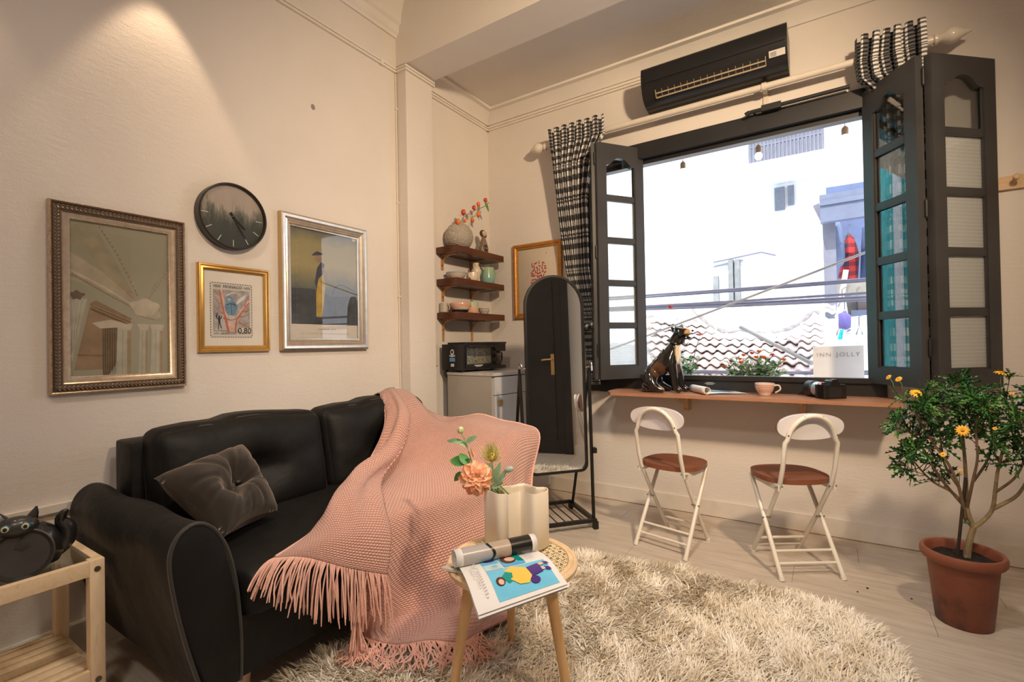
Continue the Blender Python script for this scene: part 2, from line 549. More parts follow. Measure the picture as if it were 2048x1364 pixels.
SH_H = 1.54
def arch(x0, x1, z0, z1, n=18):
    """outline of the shaped top pane: shoulders, then a flat bow"""
    pts = [(x0, z0), (x1, z0)]
    for i in range(n+1):
        u = i/n; x = x1+(x0-x1)*u
        c = abs(2*u-1)
        s_ = 0 if c > .86 else (0.5+.5*cos(pi*(c/.86)**1.35))
        pts.append((x, z1-.052+.052*s_))
    return pts
def shutter(p_hinge, p_free, z0, glassmats, flip=1):
    a = Vector((*p_hinge, z0)); c = Vector((*p_free, z0)); w = (c-a).length
    ex = (c-a).normalized(); ez = Vector((0, 0, 1)); ey = ez.cross(ex)
    M = Matrix((ex, ey, ez)).transposed().to_4x4(); M.translation = a
    T = .034; st = .068; rail = .026; top = .088; bot = .085
    panes = []; zz = bot; ph = (SH_H-top-bot-4*rail)/5
    b = MB().use(SHUT)
    b.box(0, st, -T/2, T/2, 0, SH_H, M); b.box(w-st, w, -T/2, T/2, 0, SH_H, M)
    b.box(st, w-st, -T/2, T/2, 0, bot, M)
    for k in range(5):
        panes.append((st, w-st, zz, zz+ph)); zz += ph
        if k < 4:
            b.box(st, w-st, -T/2+.004, T/2-.004, zz, zz+rail, M); zz += rail
    # top rail, its lower edge cut to the bow
    z1 = SH_H-top
    ar = arch(st, w-st, z1-ph, z1)[2:]
    R = Matrix(((1, 0, 0, 0), (0, 0, -1, 0), (0, 1, 0, 0), (0, 0, 0, 1)))
    b.prism([(w-st, SH_H), (st, SH_H)]+ar[::-1], -T/2, T/2, M @ R)
    o = b.obj('shutter', win, ang=30)
    for k, (x0, x1, za, zb) in enumerate(panes):
        q = MB().use(glassmats[k])
        if k == 4: q.prism(arch(x0-.004, x1+.004, za-.004, zb+.004), -.0015, .0015, M @ R)
        else: q.box(x0-.004, x1+.004, -.0015, .0015, za-.004, zb+.004, M)
        q.obj('pane', o, smooth=False)
        # glazing bead round the pane
    q = MB().use(SHUT)
    for k, (x0, x1, za, zb) in enumerate(panes):
        zt = zb-.05 if k == 4 else zb
        for yy in (-1, 1):
            y0, y1 = sorted((yy*.004, yy*.012))
            q.box(x0-.001, x0+.007, y0, y1, za, zt, M); q.box(x1-.007, x1+.001, y0, y1, za, zt, M); q.box(x0, x1, y0, y1, za, za+.007, M)
            if k < 4: q.box(x0, x1, y0, y1, zb-.007, zb, M)
    q.obj('glazing_bead', o, smooth=False)
    return o, M, w
def gridpane(name, tint, pitch, frost):
    """patterned glass: a fine square net pressed into a milky pane"""
    if name in MATS: return MATS[name]
    t = NT(name); nt = t.t; nt.nodes.remove(t.b); out = nt.nodes['Material Output']
    v = t.coord('Object')
    sp = t.n('ShaderNodeSeparateXYZ'); t.l(v, sp.inputs[0])
    def line(o_):
        fr = t.math('FRACT', t.math('MULTIPLY', o_, 1/pitch))
        return t.math('LESS_THAN', t.math('ABSOLUTE', t.math('SUBTRACT', fr, .5)), .07)
    k = t.math('MAXIMUM', line(sp.outputs[2]), t.math('MULTIPLY', line(t.math('ADD', sp.outputs[0], t.math('MULTIPLY', sp.outputs[1], .8))), .5))
    tr = t.n('ShaderNodeBsdfTransparent'); tr.inputs[0].default_value = (*tint, 1)
    tl = t.n('ShaderNodeBsdfTranslucent'); tl.inputs[0].default_value = (.9, .93, .95, 1)
    df = t.n('ShaderNodeBsdfDiffuse'); df.inputs[0].default_value = (.78, .80, .80, 1)
    gl = t.n('ShaderNodeBsdfGlossy'); gl.inputs['Roughness'].default_value = .12
    m1 = t.n('ShaderNodeMixShader'); m1.inputs[0].default_value = .5; t.l(tl.outputs[0], m1.inputs[1]); t.l(df.outputs[0], m1.inputs[2])
    fac = t.math('ADD', t.math('MULTIPLY', k, .25), frost)
    m2 = t.n('ShaderNodeMixShader'); t.l(fac, m2.inputs[0]); t.l(tr.outputs[0], m2.inputs[1]); t.l(m1.outputs[0], m2.inputs[2])
    m3 = t.n('ShaderNodeMixShader'); m3.inputs[0].default_value = .07; t.l(m2.outputs[0], m3.inputs[1]); t.l(gl.outputs[0], m3.inputs[2])
    t.l(m3.outputs[0], out.inputs['Surface'])
    MATS[name] = t.mat
    return t.mat
NET = gridpane('netted_pane', (.93, .96, .97), .013, .30)
NETF = gridpane('milky_pane', (.93, .96, .97), .017, .62)
ZS = .848
o1, M1, w1 = shutter((-1.385, 3.165), (-1.255, 2.925), ZS, [NET]*4+[CLEAR])
o2, M2, w2 = shutter((-1.243, 2.92), (-1.035, 3.215), ZS, [NET]*4+[CLEAR])
o3, M3, w3 = shutter((.185, 3.185), (.372, 2.905), ZS, [CLEAR]*5)
o4, M4, w4 = shutter((.405, 2.915), (.668, 3.163), ZS, [NETF]*4+[CLEAR])
for (x, y) in ((-1.249, 2.915), (.388, 2.90)):
    b = MB().use(FRM)
    for z in (1.0, 1.64, 2.25):
        b.cyl((x, y+.006, z), (x, y+.006, z+.075), .0065, n=10); b.cyl((x, y+.006, z-.006), (x, y+.006, z+.081), .004, n=8)
    b.obj('hinge', win)

# ================================================================== OUTSIDE
OW = mat('sunlit_render', (.86, .85, .86), .8, var=.03)
OG = mat('grey_concrete', (.17, .17, .21), .8, var=.08)
OB = mat('painted_steel_blue', (.13, .15, .22), .5)
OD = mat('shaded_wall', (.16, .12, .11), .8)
STEELW = mat('white_railing_paint', (.75, .74, .80), .5)
hb = thing('street_house', 'white sunlit house front across the street, seen through the open window', 'building', (0, 8.2, -3))
b = MB().use(OW); b.box(-7, 9, 8.2, 8.6, -3, 9); b.obj('facade', hb)
# its barred balcony high up on the right
A0, A1 = aty(1500, 300, 7.6), aty(1645, 300, 7.6)
zt, zb_ = aty(1600, 238, 7.6).z, aty(1600, 312, 7.6).z
b = MB().use(OW); b.box(A0.x-.05, A1.x+.05, 7.5, 8.2, zb_-.16, zb_); b.obj('balcony_slab', hb)
n = 19
for k in range(n+1):
    x = A0.x+(A1.x-A0.x)*k/n
    b = MB().use(OG); b.tube([(x, 7.6, zb_), (x, 7.6, zt+.12), (x, 7.57, zt+.2)], .022, 6); b.obj('baluster', hb)
b = MB().use(OG)
for z in (zb_+.02, (zb_+zt)/2, zt): b.cyl((A0.x, 7.6, z), (A1.x, 7.6, z), .02, n=6)
b.obj('railing', hb)
b = MB().use(mat('blind_slats', (.20, .20, .24), .8, var=.15, scale=30)); b.box(A0.x+.25, A0.x+.38, 8.15, 8.21, zb_-.55, zb_-.22); b.box(A0.x+.42, A0.x+.50, 8.15, 8.21, zb_-.5, zb_-.22)
b.obj('louvre', hb)
# pipe casing and small canopy in the middle of the facade
p0, p1 = aty(1428, 520, 8.1), aty(1480, 605, 8.1)
b = MB().use(mat('drain_casing', (.24, .24, .24), .8, var=.2, scale=8)); b.box(p0.x+.20, p0.x+.27, 8.10, 8.21, p1.z, p0.z-.02); b.box(p0.x+.29, p0.x+.36, 8.12, 8.21, p1.z, p0.z-.02); b.box(p0.x-.03, p0.x+.05, 8.14, 8.21, p1.z, p0.z-.25)
b.obj('drainpipe', hb)
b = MB().use(OG); b.bar((p0.x-.02, 8.15, p0.z-.03), (p0.x+.66, 8.15, p0.z+.05), .03, .02); b.bar((p0.x-.02, 8.15, p0.z-.10), (p0.x+.40, 8.15, p0.z-.04), .02, .02); b.bar((p0.x+.66, 8.15, p0.z+.05), (p0.x+.85, 8.15, p0.z-.02), .03, .02)
b.obj('canopy_edge', hb)

# tiled roof just below the window
rf = thing('tiled_roof', 'old roof of weathered red clay tiles below the window across the lane', 'roof', (0, 5, 0))
TILE = mat('weathered_clay_tile', (.72, .58, .54), .85, var=.22, scale=9, bump=.2, bscale=40)
TILE2 = mat('bleached_clay_tile', (.80, .71, .69), .85, var=.18, scale=9, bump=.2, bscale=40)
MORT = mat('roof_mortar', (.80, .79, .79), .9, var=.05)
def tile_mesh(mt):
    b = MB().use(mt); n = 6; L = .21; w = .105
    top, bot = [], []
    for i in range(n+1):
        u = i/n; x = (u-.5)*w; z = .016*sin(u*2*pi)
        top.append((x, z+.012)); bot.append((x, z))
    poly = top+bot[::-1]
    A = [b.bm.verts.new((x, -L*.55, z)) for x, z in poly]; B2 = [b.bm.verts.new((x, L*.45, z)) for x, z in poly]
    k = len(poly)
    b.face(A); b.face(B2[::-1])
    for i in range(k): b.face([A[i], A[(i+1) % k], B2[(i+1) % k], B2[i]])
    return b.obj('tile', rf, world=False, ang=60)
proto = [tile_mesh(TILE), tile_mesh(TILE2)]
E0 = aty(1500, 772, 4.25); E1 = aty(1500, 640, 6.0)
slope = atan2(E1.z-E0.z, E1.y-E0.y); NR = 13
def roof_pt(s_, x):
    sag = .05*sin(x*1.3)+.10*((x-.0)/1.5)**2*s_
    return Vector((x, E0.y+(E1.y-E0.y)*s_, E0.z+(E1.z-E0.z)*s_+sag))
first = True; used = [0, 0]
XL, XR2 = aty(1305, 700, 5.0).x-.15, aty(1700, 700, 5.0).x
nt_ = 0
for r in range(NR):
    s_ = (r+.3)/NR*1.28
    nx = int((XR2-XL)/.1)
    for c in range(nx+4):
        x = XL-.2+c*.1
        p = roof_pt(s_, x)
        dd = p-EYEP; fz = dd.dot(_f); px = 1024+FOC*dd.dot(RIGHT)/fz; py = 682-FOC*dd.dot(UP)/fz
        lim = 664 if 1440 < px < 1585 else (664-(1440-px)*.85 if px <= 1440 else 664-(px-1585)*.95)
        if py < lim or py > 790 or px < 1296 or px > 1660 or py < 612: continue
        k = 1 if rnd.random() < .5 else 0
        loc = p-Vector((0, 5, 0)); loc.z += rnd.uniform(-.006, .006)
        rot = (slope-.14+rnd.uniform(-.03, .03), rnd.uniform(-.04, .04), rnd.uniform(-.05, .05))
        if used[k] == 0:
            o = proto[k]; o.location = loc; o.rotation_euler = rot; used[k] = 1
        else: copy_mesh(proto[k], rf, loc, rot)
        nt_ += 1
b = MB().use(MORT)
b.grid(lambda u, v: roof_pt(-.3+1.35*v, XL-.4+(XR2-XL+.6)*u)-Vector((0, 0, .05)), 12, 4)
b.obj('underlay', rf)
cr = [(1383, 612), (1402, 632), (1420, 648), (1446, 660), (1468, 661), (1480, 655), (1494, 661), (1535, 664), (1560, 659), (1577, 655), (1600, 644), (1616, 630), (1627, 618), (1640, 624)]
b = MB().use(mat('ridge_lead', (.30, .28, .29), .8, var=.3, scale=20))
b.tube([aty(x, y+2, 5.75) for x, y in cr], [.010+.006*(i % 2) for i in range(len(cr))], 6, flat=1.6)
b.obj('ridge_flashing', rf)
b = MB().use(MORT)
pl = [aty(x, y, 5.9) for x, y in ((1300, 640), (1345, 606), (1383, 612), (1446, 660), (1535, 664), (1577, 655), (1627, 618), (1660, 640))]
b.bm.verts.ensure_lookup_table()
tp = [b.bm.verts.new(p) for p in pl]; bt = [b.bm.verts.new(Vector((p.x, p.y+.3, -.2))) for p in pl]
for i in range(len(pl)-1): b.face([tp[i], tp[i+1], bt[i+1], bt[i]])
b.obj('parapet', rf)

# laundry bay on the right
YL = 6.6
lb = thing('street_balcony', 'blue steel framed laundry balcony beside the tiled roof', 'balcony', (1.6, YL, 0))
def L(px, py, y=YL): return aty(px, py, y)
x0, x1 = L(1655, 500).x, L(1900, 500).x; zt, zb = L(1660, 418).z, L(1660, 760).z
zmid = L(1690, 585).z
b = MB().use(OB); b.bar(L(1640, 420, YL-.25), L(1860, 385, YL-.25), .10, .30); b.bar(L(1640, 408, YL-.3), L(1860, 372, YL-.3), .04, .05); b.obj('fascia', lb)
b = MB().use(OG); b.bar(L(1657, 420), L(1667, 780), .17, .12); b.bar(L(1632, 410), L(1662, 470), .06, .06); b.obj('post', lb)
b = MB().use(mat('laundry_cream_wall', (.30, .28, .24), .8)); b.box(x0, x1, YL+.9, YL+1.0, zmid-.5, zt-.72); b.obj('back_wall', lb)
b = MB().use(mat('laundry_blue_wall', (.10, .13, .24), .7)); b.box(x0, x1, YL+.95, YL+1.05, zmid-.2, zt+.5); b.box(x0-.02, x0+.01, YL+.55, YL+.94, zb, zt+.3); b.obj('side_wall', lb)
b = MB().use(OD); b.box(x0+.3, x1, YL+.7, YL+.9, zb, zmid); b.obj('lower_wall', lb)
b = MB().use(OB); b.box(L(1707, 640).x, L(1800, 640).x, YL+.62, YL+.7, zb, L(1707, 615).z); b.obj('shutter_panel', lb)
b = MB().use(STEELW); b.cyl(L(1655, 437), L(1860, 428), .012, n=6); b.obj('clothes_rail', lb)
def garment(name, label, pts, y, m_, depth=.10, grp=None):
    """hanging garment: outline in metres on a plane, puffed"""
    P = [aty(px, py, y) for px, py in pts]
    cx = sum(p.x for p in P)/len(P); zmax = max(p.z for p in P)
    g = thing(name, label, 'garment', (cx, y, zmax), group=grp)
    b = MB().use(m_)
    n = len(P)
    for sgn in (-1, 1):
        c = b.bm.verts.new(Vector((cx, y+sgn*depth*.6, sum(p.z for p in P)/n)))
        inn = [b.bm.verts.new(Vector((cx+(p.x-cx)*.62, y+sgn*depth*.5+rnd.uniform(-.01, .01), p.z*.72+c.co.z*.28))) for p in P]
        out = [b.bm.verts.new(p) for p in P]
        for i in range(n):
            j = (i+1) % n
            b.face([c, inn[i], inn[j]]); b.face([inn[i], out[i], out[j], inn[j]])
    bmesh.ops.remove_doubles(b.bm, verts=b.bm.verts, dist=.001)
    b.obj('cloth', g, ang=80)
    b = MB().use(mat('hanger_wire', (.12, .12, .14), .4))
    w = (max(p.x for p in P)-min(p.x for p in P))*.3
    b.tube([(cx-w, y, zmax-.06), (cx, y, zmax+.02), (cx+w, y, zmax-.06)], .006, 6); b.tube([(cx, y, zmax+.02), (cx, y, zmax+.10), (cx+.03, y, zmax+.12)], .005, 6)
    b.obj('hanger', g)
    return g
def plaid(name, c1, c2, sc):
    t = NT(name); v = t.coord('Object'); sp = t.n('ShaderNodeSeparateXYZ'); t.l(v, sp.inputs[0])
    a = t.math('GREATER_THAN', t.math('FRACT', t.math('MULTIPLY', sp.outputs[0], sc)), .55); c = t.math('GREATER_THAN', t.math('FRACT', t.math('MULTIPLY', sp.outputs[2], sc)), .55)
    t.l(t.ramp(t.math('MULTIPLY', t.math('ADD', a, c), .5), [(.2, c1), (.5, shade(c1, .5)), (.9, c2)]), t.b.inputs['Base Color']); t.setb(Roughness=.8)
    return t.mat
garment('jacket', 'grey blue jacket hanging leftmost on the laundry rail across the lane', [(1667, 443), (1678, 440), (1684, 452), (1689, 480), (1690, 523), (1674, 526), (1657, 524), (1658, 480), (1660, 455)], YL+.25, mat('grey_blue_cloth', (.13, .16, .26), .8))
garment('shirt', 'red plaid shirt on the laundry rail beside the grey blue jacket', [(1694, 470), (1702, 468), (1712, 485), (1719, 510), (1716, 558), (1700, 560), (1676, 556), (1680, 535), (1688, 530), (1687, 485)], YL+.35, plaid('red_plaid', (.42, .03, .03), (.05, .02, .05), 9))
garment('jeans', 'dark blue clothes at the right end of the laundry rail', [(1724, 455), (1760, 450), (1765, 560), (1742, 566), (1720, 560), (1722, 500)], YL+.3, mat('dark_denim', (.05, .07, .15), .8))
garment('bra', 'purple bra on a blue hanger under the cables', [(1676, 628), (1690, 622), (1703, 632), (1702, 655), (1692, 660), (1678, 657)], 5.3, mat('purple_cloth', (.12, .10, .32), .7), .06)
garment('sock', 'teal sock pegged up beside the white sign', [(1680, 660), (1688, 658), (1684, 680), (1676, 700), (1670, 700), (1675, 678)], 5.45, mat('teal_cloth', (.0, .35, .42), .8), .04)
garment('cloth', 'pale green cloth pegged up above the white sign', [(1716, 658), (1722, 656), (1730, 700), (1708, 700)], 5.3, mat('mint_cloth', (.45, .72, .55), .8), .04)
garment('vest', 'white baby vest pegged up beside the pale green cloth', [(1690, 662), (1703, 658), (1709, 700), (1692, 700)], 5.35, mat('white_cotton', (.8, .78, .77), .8), .04)
garment('towel', 'white translucent cloth bunched below the wooden pole', [(1683, 606), (1692, 600), (1696, 628), (1686, 636), (1668, 634)], 5.5, mat('white_cotton', (.8, .78, .77), .8), .05)
b = MB().use(mat('pale_wood_pole', (.72, .60, .52), .6)); b.cyl(aty(1692, 540, 5.6), aty(1672, 660, 5.6), .022); tag(b.obj('wooden_pole'), 'pale wooden pole leaning among the laundry', 'pole')

# cables strung along the street
CABLE = mat('street_cable', (.20, .20, .27), .5)
CABL2 = mat('grey_cable', (.33, .32, .31), .5)
def cable(label, a, c, y0, y1, r, m_=CABLE, sag=.03):
    P0, P1 = aty(*a, y0), aty(*c, y1); D = P1-P0
    P0, P1 = P0-D*1.2, P1+D*1.2
    pts = [P0.lerp(P1, i/24)-Vector((0, 0, sag*4*(i/24)*(1-i/24)-sag)) for i in range(25)]
    b = MB().use(m_); b.tube(pts, r, 6); return tag(b.obj('street_cable'), label, 'cable', 'street cables outside the window')
cable('street cable, highest of the near level bundle outside the window', (1310, 590), (1730, 559), 4.5, 4.3, .010)
cable('street cable hanging just under the highest of the level bundle', (1310, 594), (1730, 563), 4.55, 4.35, .008)
cable('street cable at the top of the thick lower bundle outside', (1310, 612), (1730, 587), 4.5, 4.3, .010)
cable('street cable in the middle of the thick lower bundle outside', (1310, 615), (1730, 595), 4.56, 4.36, .012)
cable('street cable at the bottom of the thick lower bundle outside', (1310, 619), (1730, 601), 4.48, 4.28, .009)
cable('thin grey cable slanting up to the right across the street', (1310, 666), (1730, 506), 4.3, 4.1, .009, CABL2)
cable('street cable passing just above the window sill behind the flowers', (1395, 743), (1730, 748), 4.0, 4.0, .011)
cable('second street cable just above the window sill behind the flowers', (1395, 746), (1730, 744), 4.03, 4.03, .009)
b = MB().use(CABL2); b.cyl(aty(1481, 654, 4.9), aty(1624, 727, 4.4), .016); tag(b.obj('conduit_pole'), 'grey conduit pole slanting down across the tiled roof', 'pole')

tb = thing('street_house', 'teal painted house side mirrored in the panes of the right shutter', 'building', (-5, 6, -3))
b = MB().use(mat('teal_paint', (.06, .42, .42), .7)); b.box(-5.2, -4.6, 3.9, 7.6, -3, 6); b.obj('wall', tb)
b = MB().use(mat('white_pipe', (.7, .7, .7), .5))
for y in (4.5, 5.4): b.cyl((-4.55, y, -2), (-4.55, y, 5.5), .05, n=8)
b.obj('pipe', tb)
# bulbs hanging in front of the window
def bulb(px, pt, pb, y, label):
    top, bot = aty(px, pt, y), aty(px, pb, y)
    g = thing('festoon_bulb', label, 'bulb', (bot.x, y, bot.z-.06), group='festoon bulbs outside the window')
    H = (top.z-bot.z)
    b = MB().use(mat('bakelite', (.30, .20, .12), .4)); b.lathe([(.004, 0), (.019, .0), (.021, .03), (.019, .045), (.009, .055), (.004, .06)], 14, TM((bot.x, y, bot.z))); b.obj('socket', g)
    b = MB().use(mat('cord_grey', (.45, .44, .46), .6)); b.cyl((bot.x, y, bot.z+.055), (bot.x, y, 2.75), .003, n=6); b.obj('cord', g)
    b = MB().use(emis('lit_bulb_glass', (1.0, .82, .55), 6)); b.ball((bot.x, y, bot.z-.022), .024, None, .027, 12, 8); b.obj('bulb_glass', g)
bulb(1366, 305, 338, 3.75, 'small lit bulb on a cord outside the left half of the window')
bulb(1517, 278, 306, 3.75, 'small lit bulb on a cord outside the middle of the window')
bulb(1690, 250, 270, 3.75, 'small lit bulb on a cord outside beside the right shutter')
b = MB().use(mat('eave_board', (.50, .36, .25), .7)); b.box(-3, 2, YB+.23, 3.8, 2.585, 2.64); tag(b.obj('trim_8'), kind='structure')

# sign board hung outside
sg = thing('sign', 'white board sign reading INN JOLLY, outside by the right shutter', 'sign', (0, 3.72, .7))
c0, c1 = aty(1628, 693, 3.72), aty(1730, 690, 3.72); d0, d1 = aty(1622, 757, 3.72), aty(1729, 760, 3.72)
cc = (c0+c1+d0+d1)/4; ex = (c1-c0).normalized(); ez = Vector((0, 0, 1)); ey = ez.cross(ex)
Ms = Matrix((ex, ey, ez)).transposed().to_4x4(); Ms.translation = cc
wd, hh = (c1-c0).length/2, (c0.z-d0.z)/2
b = MB().use(mat('sign_white', (.80, .79, .80), .6, var=.02)); b.box(-wd, wd, 0, .012, -hh-.16, hh, Ms); b.obj('board', sg, bev=.002)
Rt = Matrix(((1, 0, 0, 0), (0, 0, -1, 0), (0, 1, 0, 0), (0, 0, 0, 1)))
for w_, dx in (('INN', -.075), ('JOLLY', .055)): text(w_, .038, Ms @ TM((dx, -.002, hh-.055)) @ Rt, mat('sign_ink', (.42, .42, .46), .7), 'lettering', sg, spacing=1.3)
for x in (-wd+.02, wd-.02):
    b = MB().use(STEELW); b.cyl(Ms @ Vector((x, -.003, hh-.02)), Ms @ Vector((x, .0, hh-.02)), .005, n=8); b.obj('screw', sg)

# ================================================================== SOFA CORNER
t = NT('black_velvet')
v = t.coord('Object')
f = t.noise(v, 9, 5, .6)
t.l(t.ramp(f, [(.3, (.0035, .0035, .0038)), (.7, (.008, .0076, .0072))]), t.b.inputs['Base Color'])
t.setb(Roughness=.58)
t.b.inputs['Sheen Weight'].default_value = .10; t.b.inputs['Sheen Roughness'].default_value = .25; t.b.inputs['Sheen Tint'].default_value = (.85, .72, .6, 1)
t.b.inputs['Specular IOR Level'].default_value = .25
t.bump(t.noise(t.coord('Object', (1, 1, 1)), 12, 4, .55), .30, .015)
VEL = t.mat
PIPE = mat('velvet_piping', (.03, .026, .022), .6, sheen=.3)
LEGW = wood('pale_leg_wood', (.66, .46, .28), (.74, .55, .36), .45, (8, 8, 1))
sofa = thing('sofa', 'black velvet two seat sofa with tufted back cushions along the left wall', 'sofa', (-1.85, 1.42, 0))
IN0, IN1 = .735, 2.10
b = MB().use(VEL); b.box(-2.20, -1.44, .70, 2.14, .13, .31, bev=.012); b.obj('base', sofa)
b = MB().use(VEL); b.box(-2.24, -2.09, .695, 2.15, .13, .755, bev=.015); b.obj('backrest', sofa)
b = MB().use(VEL)
def seatfn(q, o):
    o.z += .018*(1-q.x*q.x)*(1-q.y**4) if q.z > 0 else 0
    o.z += .003*sin(q.y*9+q.x*5)
    return o
b.rbox((-1.745, (IN0+IN1)/2, .365), (.69, IN1-IN0-.01, .14), .04, 16, fn=seatfn)
sc_ = b.obj('seat_cushion', sofa, ang=60)
b = MB().use(PIPE); b.tube([(-1.412, y, .418+.003*sin(y*20)) for y in np.linspace(IN0+.03, IN1-.03, 30)], .0055, 6); b.obj('piping', sc_)
def backfn(q, o):
    if q.x > 0:
        e = (1-q.y**4)*(1-q.z**4)
        d = exp_(-((q.y)**2*14+(q.z+.1)**2*14))
        o.x += .038*e - .080*d*e
        a = atan2(q.z+.1, q.y+1e-6); rr = sqrt(q.y**2+(q.z+.1)**2)
        o.x -= .022*e*max(0, sin(a*4))**4*exp_(-rr*1.6)
        o.x -= .014*exp_(-((q.y-.45*q.z)**2)*90)*e + .006*e*sin(q.y*19+q.z*7)*max(0, q.z)
    o.x += -.07*(q.z+1)/2
    o.z += .012*cos(q.y*3.1)*(q.z > 0) - .012*exp_(-(q.y+.35)**2*60)*(q.z > 0)
    return o
exp_ = math.exp
for k, (y0, y1) in enumerate(((.73, 1.405), (1.41, 2.09))):
    b = MB().use(VEL); b.rbox((-2.0, (y0+y1)/2, .610), (.17, y1-y0, .40), .055, 20, fn=backfn)
    o = b.obj('back_cushion', sofa, ang=70)
    b = MB().use(PIPE)
    pts = []
    for s_ in np.linspace(0, 1, 24):
        y = y0+.03+(y1-y0-.06)*s_
        pts.append((-2.0-.07+.06, y, .805+.012*cos((2*s_-1)*3.1)-.012*exp_(-((2*s_-1)+.35)**2*60)-.01-.02*(abs(2*s_-1) > .93)))
    b.tube(pts, .006, 6); b.obj('piping', o)
    b = MB().use(VEL); b.ball((-1.952, (y0+y1)/2, .59), .012, .016, .016, 10, 6); b.obj('button', o)
armsec = [(.640, .13), (.620, .20), (.590, .32), (.569, .43), (.558, .52), (.563, .565), (.582, .598), (.612, .614), (.645, .606), (.675, .575), (.703, .515), (.722, .43), (.733, .33), (.737, .23), (.735, .13)]
def arm(name, mirror):
    f_ = (lambda y: IN1+(.735-y)) if mirror else (lambda y: y)
    b = MB().use(VEL)
    sec = spline([(y, z, 0) for y, z in armsec], 40)
    rows = []
    N = 26
    for i in range(N+1):
        x = -2.22+(.78)*i/N
        rows.append([b.bm.verts.new((x, f_(p.x+.004*sin(x*13+p.y*9)), p.y+.004*sin(x*17+p.x*30))) for p in sec])
    for i in range(N):
        for j in range(len(sec)-1): b.face([rows[i][j], rows[i+1][j], rows[i+1][j+1], rows[i][j+1]])
        b.face([rows[i][-1], rows[i+1][-1], rows[i+1][0], rows[i][0]])
    # slightly domed front panel
    c = b.bm.verts.new((-1.425, f_(.66), .36)); fr = rows[-1]
    inn = [b.bm.verts.new((-1.427, f_(.66+(q.x-.66)*.82), .36+(q.y-.36)*.88)) for q in sec]
    n = len(fr)
    for j in range(n):
        k = (j+1) % n
        b.face([fr[j], fr[k], inn[k], inn[j]]); b.face([inn[j], inn[k], c])
    b.face(rows[0])
    o = b.obj('armrest', sofa, ang=50)
    b = MB().use(PIPE); b.tube([(-1.438, f_(p.x), p.y) for p in sec], .0055, 6); b.obj('piping', o)
arm('armrest', False); arm('armrest', True)
for x, y in ((-1.56, .80), (-1.56, 2.02), (-2.14, .80), (-2.14, 2.02)):
    b = MB().use(LEGW); b.lathe([(.020, 0), (.032, .132)], 12, TM((x, y, 0))); b.obj('leg', sofa)

# brown tufted throw pillow leaning in the corner
pw = thing('throw_pillow', 'dark brown tufted square pillow leaning in the left corner of the sofa', 'pillow', (-1.80, .86, .44))
t = NT('brown_velvet'); v = t.coord('Object')
t.l(t.ramp(t.noise(v, 8, 4), [(.3, (.017, .013, .010)), (.7, (.034, .026, .021))]), t.b.inputs['Base Color']); t.setb(Roughness=.8)
t.b.inputs['Sheen Weight'].default_value = .5; t.b.inputs['Sheen Tint'].default_value = (.9, .75, .62, 1); t.bump(t.noise(v, 22, 3), .25, .01)
PB = t.mat
cA, cB, cC, cD = Vector((-1.865, .68, .665)), Vector((-1.905, .99, .715)), Vector((-1.715, 1.02, .485)), Vector((-1.655, .80, .475))
nrm = (cB-cA).cross(cD-cA).normalized()
if nrm.x < 0: nrm = -nrm
def pil(side):
    def fn(u, w):
        p = cA.lerp(cB, u).lerp(cD.lerp(cC, u), w)
        a, c = 2*u-1, 2*w-1
        mid = (cA+cB+cC+cD)/4
        p = mid+(p-mid)*(1-.13*((1-a*a)*(c*c)+(1-c*c)*(a*a)))     # drawn-in sides, pointed corners
        prof = max(0, (1-abs(a)**3))**.45*max(0, (1-abs(c)**3))**.45
        h = .112*prof
        r2 = (a-.12)**2+(c-.05)**2
        th = atan2(c-.05, a-.12)
        if side > 0:
            h -= .080*exp_(-((a-.24)**2+(c-.0)**2)*16)*prof+.080*exp_(-((a+.16)**2+(c-.16)**2)*16)*prof
            h -= .034*prof*exp_(-r2*1.4)*max(0, sin(th*3.5+.6))**4
            h -= .010*prof*max(0, sin(th*11+1))**3
        return p+nrm*h*side
    return fn
b = MB().use(PB); b.grid(pil(1), 48, 48); b.grid(pil(-1), 24, 24)
bmesh.ops.remove_doubles(b.bm, verts=b.bm.verts, dist=.0008)
po = b.obj('cover', pw, ang=80)
b = MB().use(mat('brown_button', (.03, .024, .02), .5)); q = pil(1)(.62, .50); b.ball(q+nrm*.004, .012, .012, .009, 10, 6); b.obj('button', pw)
b = MB().use(mat('brown_button', (.03, .024, .02), .5)); q = pil(1)(.42, .58); b.ball(q+nrm*.004, .012, .012, .009, 10, 6); b.obj('button', pw)

# ------------------------------------------------------------------ pink knitted throw
t = NT('pink_waffle_knit')
uvn = t.n('ShaderNodeTexCoord'); sp = t.n('ShaderNodeSeparateXYZ'); t.l(uvn.outputs['UV'], sp.inputs[0])
row_ = t.math('FLOOR', sp.outputs[1])
off = t.math('MULTIPLY', t.math('MODULO', row_, 2), .5)
su = t.math('SINE', t.math('MULTIPLY', t.math('ADD', sp.outputs[0], off), 2*pi))
sv = t.math('SINE', t.math('MULTIPLY', sp.outputs[1], 2*pi))
fu = t.math('ABSOLUTE', t.math('SUBTRACT', t.math('FRACT', t.math('ADD', sp.outputs[0], off)), .5))
fv = t.math('ABSOLUTE', t.math('SUBTRACT', t.math('FRACT', sp.outputs[1]), .5))
kn = t.math('MULTIPLY', t.math('POWER', t.math('SUBTRACT', 1, t.math('MULTIPLY', fu, 1.9)), .7), t.math('POWER', t.math('SUBTRACT', 1, t.math('MULTIPLY', fv, 1.9)), .7))
nz = t.noise(t.coord('Object'), 3, 3)
t.l(t.ramp(kn, [(.12, (.42, .19, .145)), (.45, (.70, .40, .325)), (.9, (.80, .50, .42))]), t.b.inputs['Base Color'])
t.setb(Roughness=.85); t.b.inputs['Sheen Weight'].default_value = .25
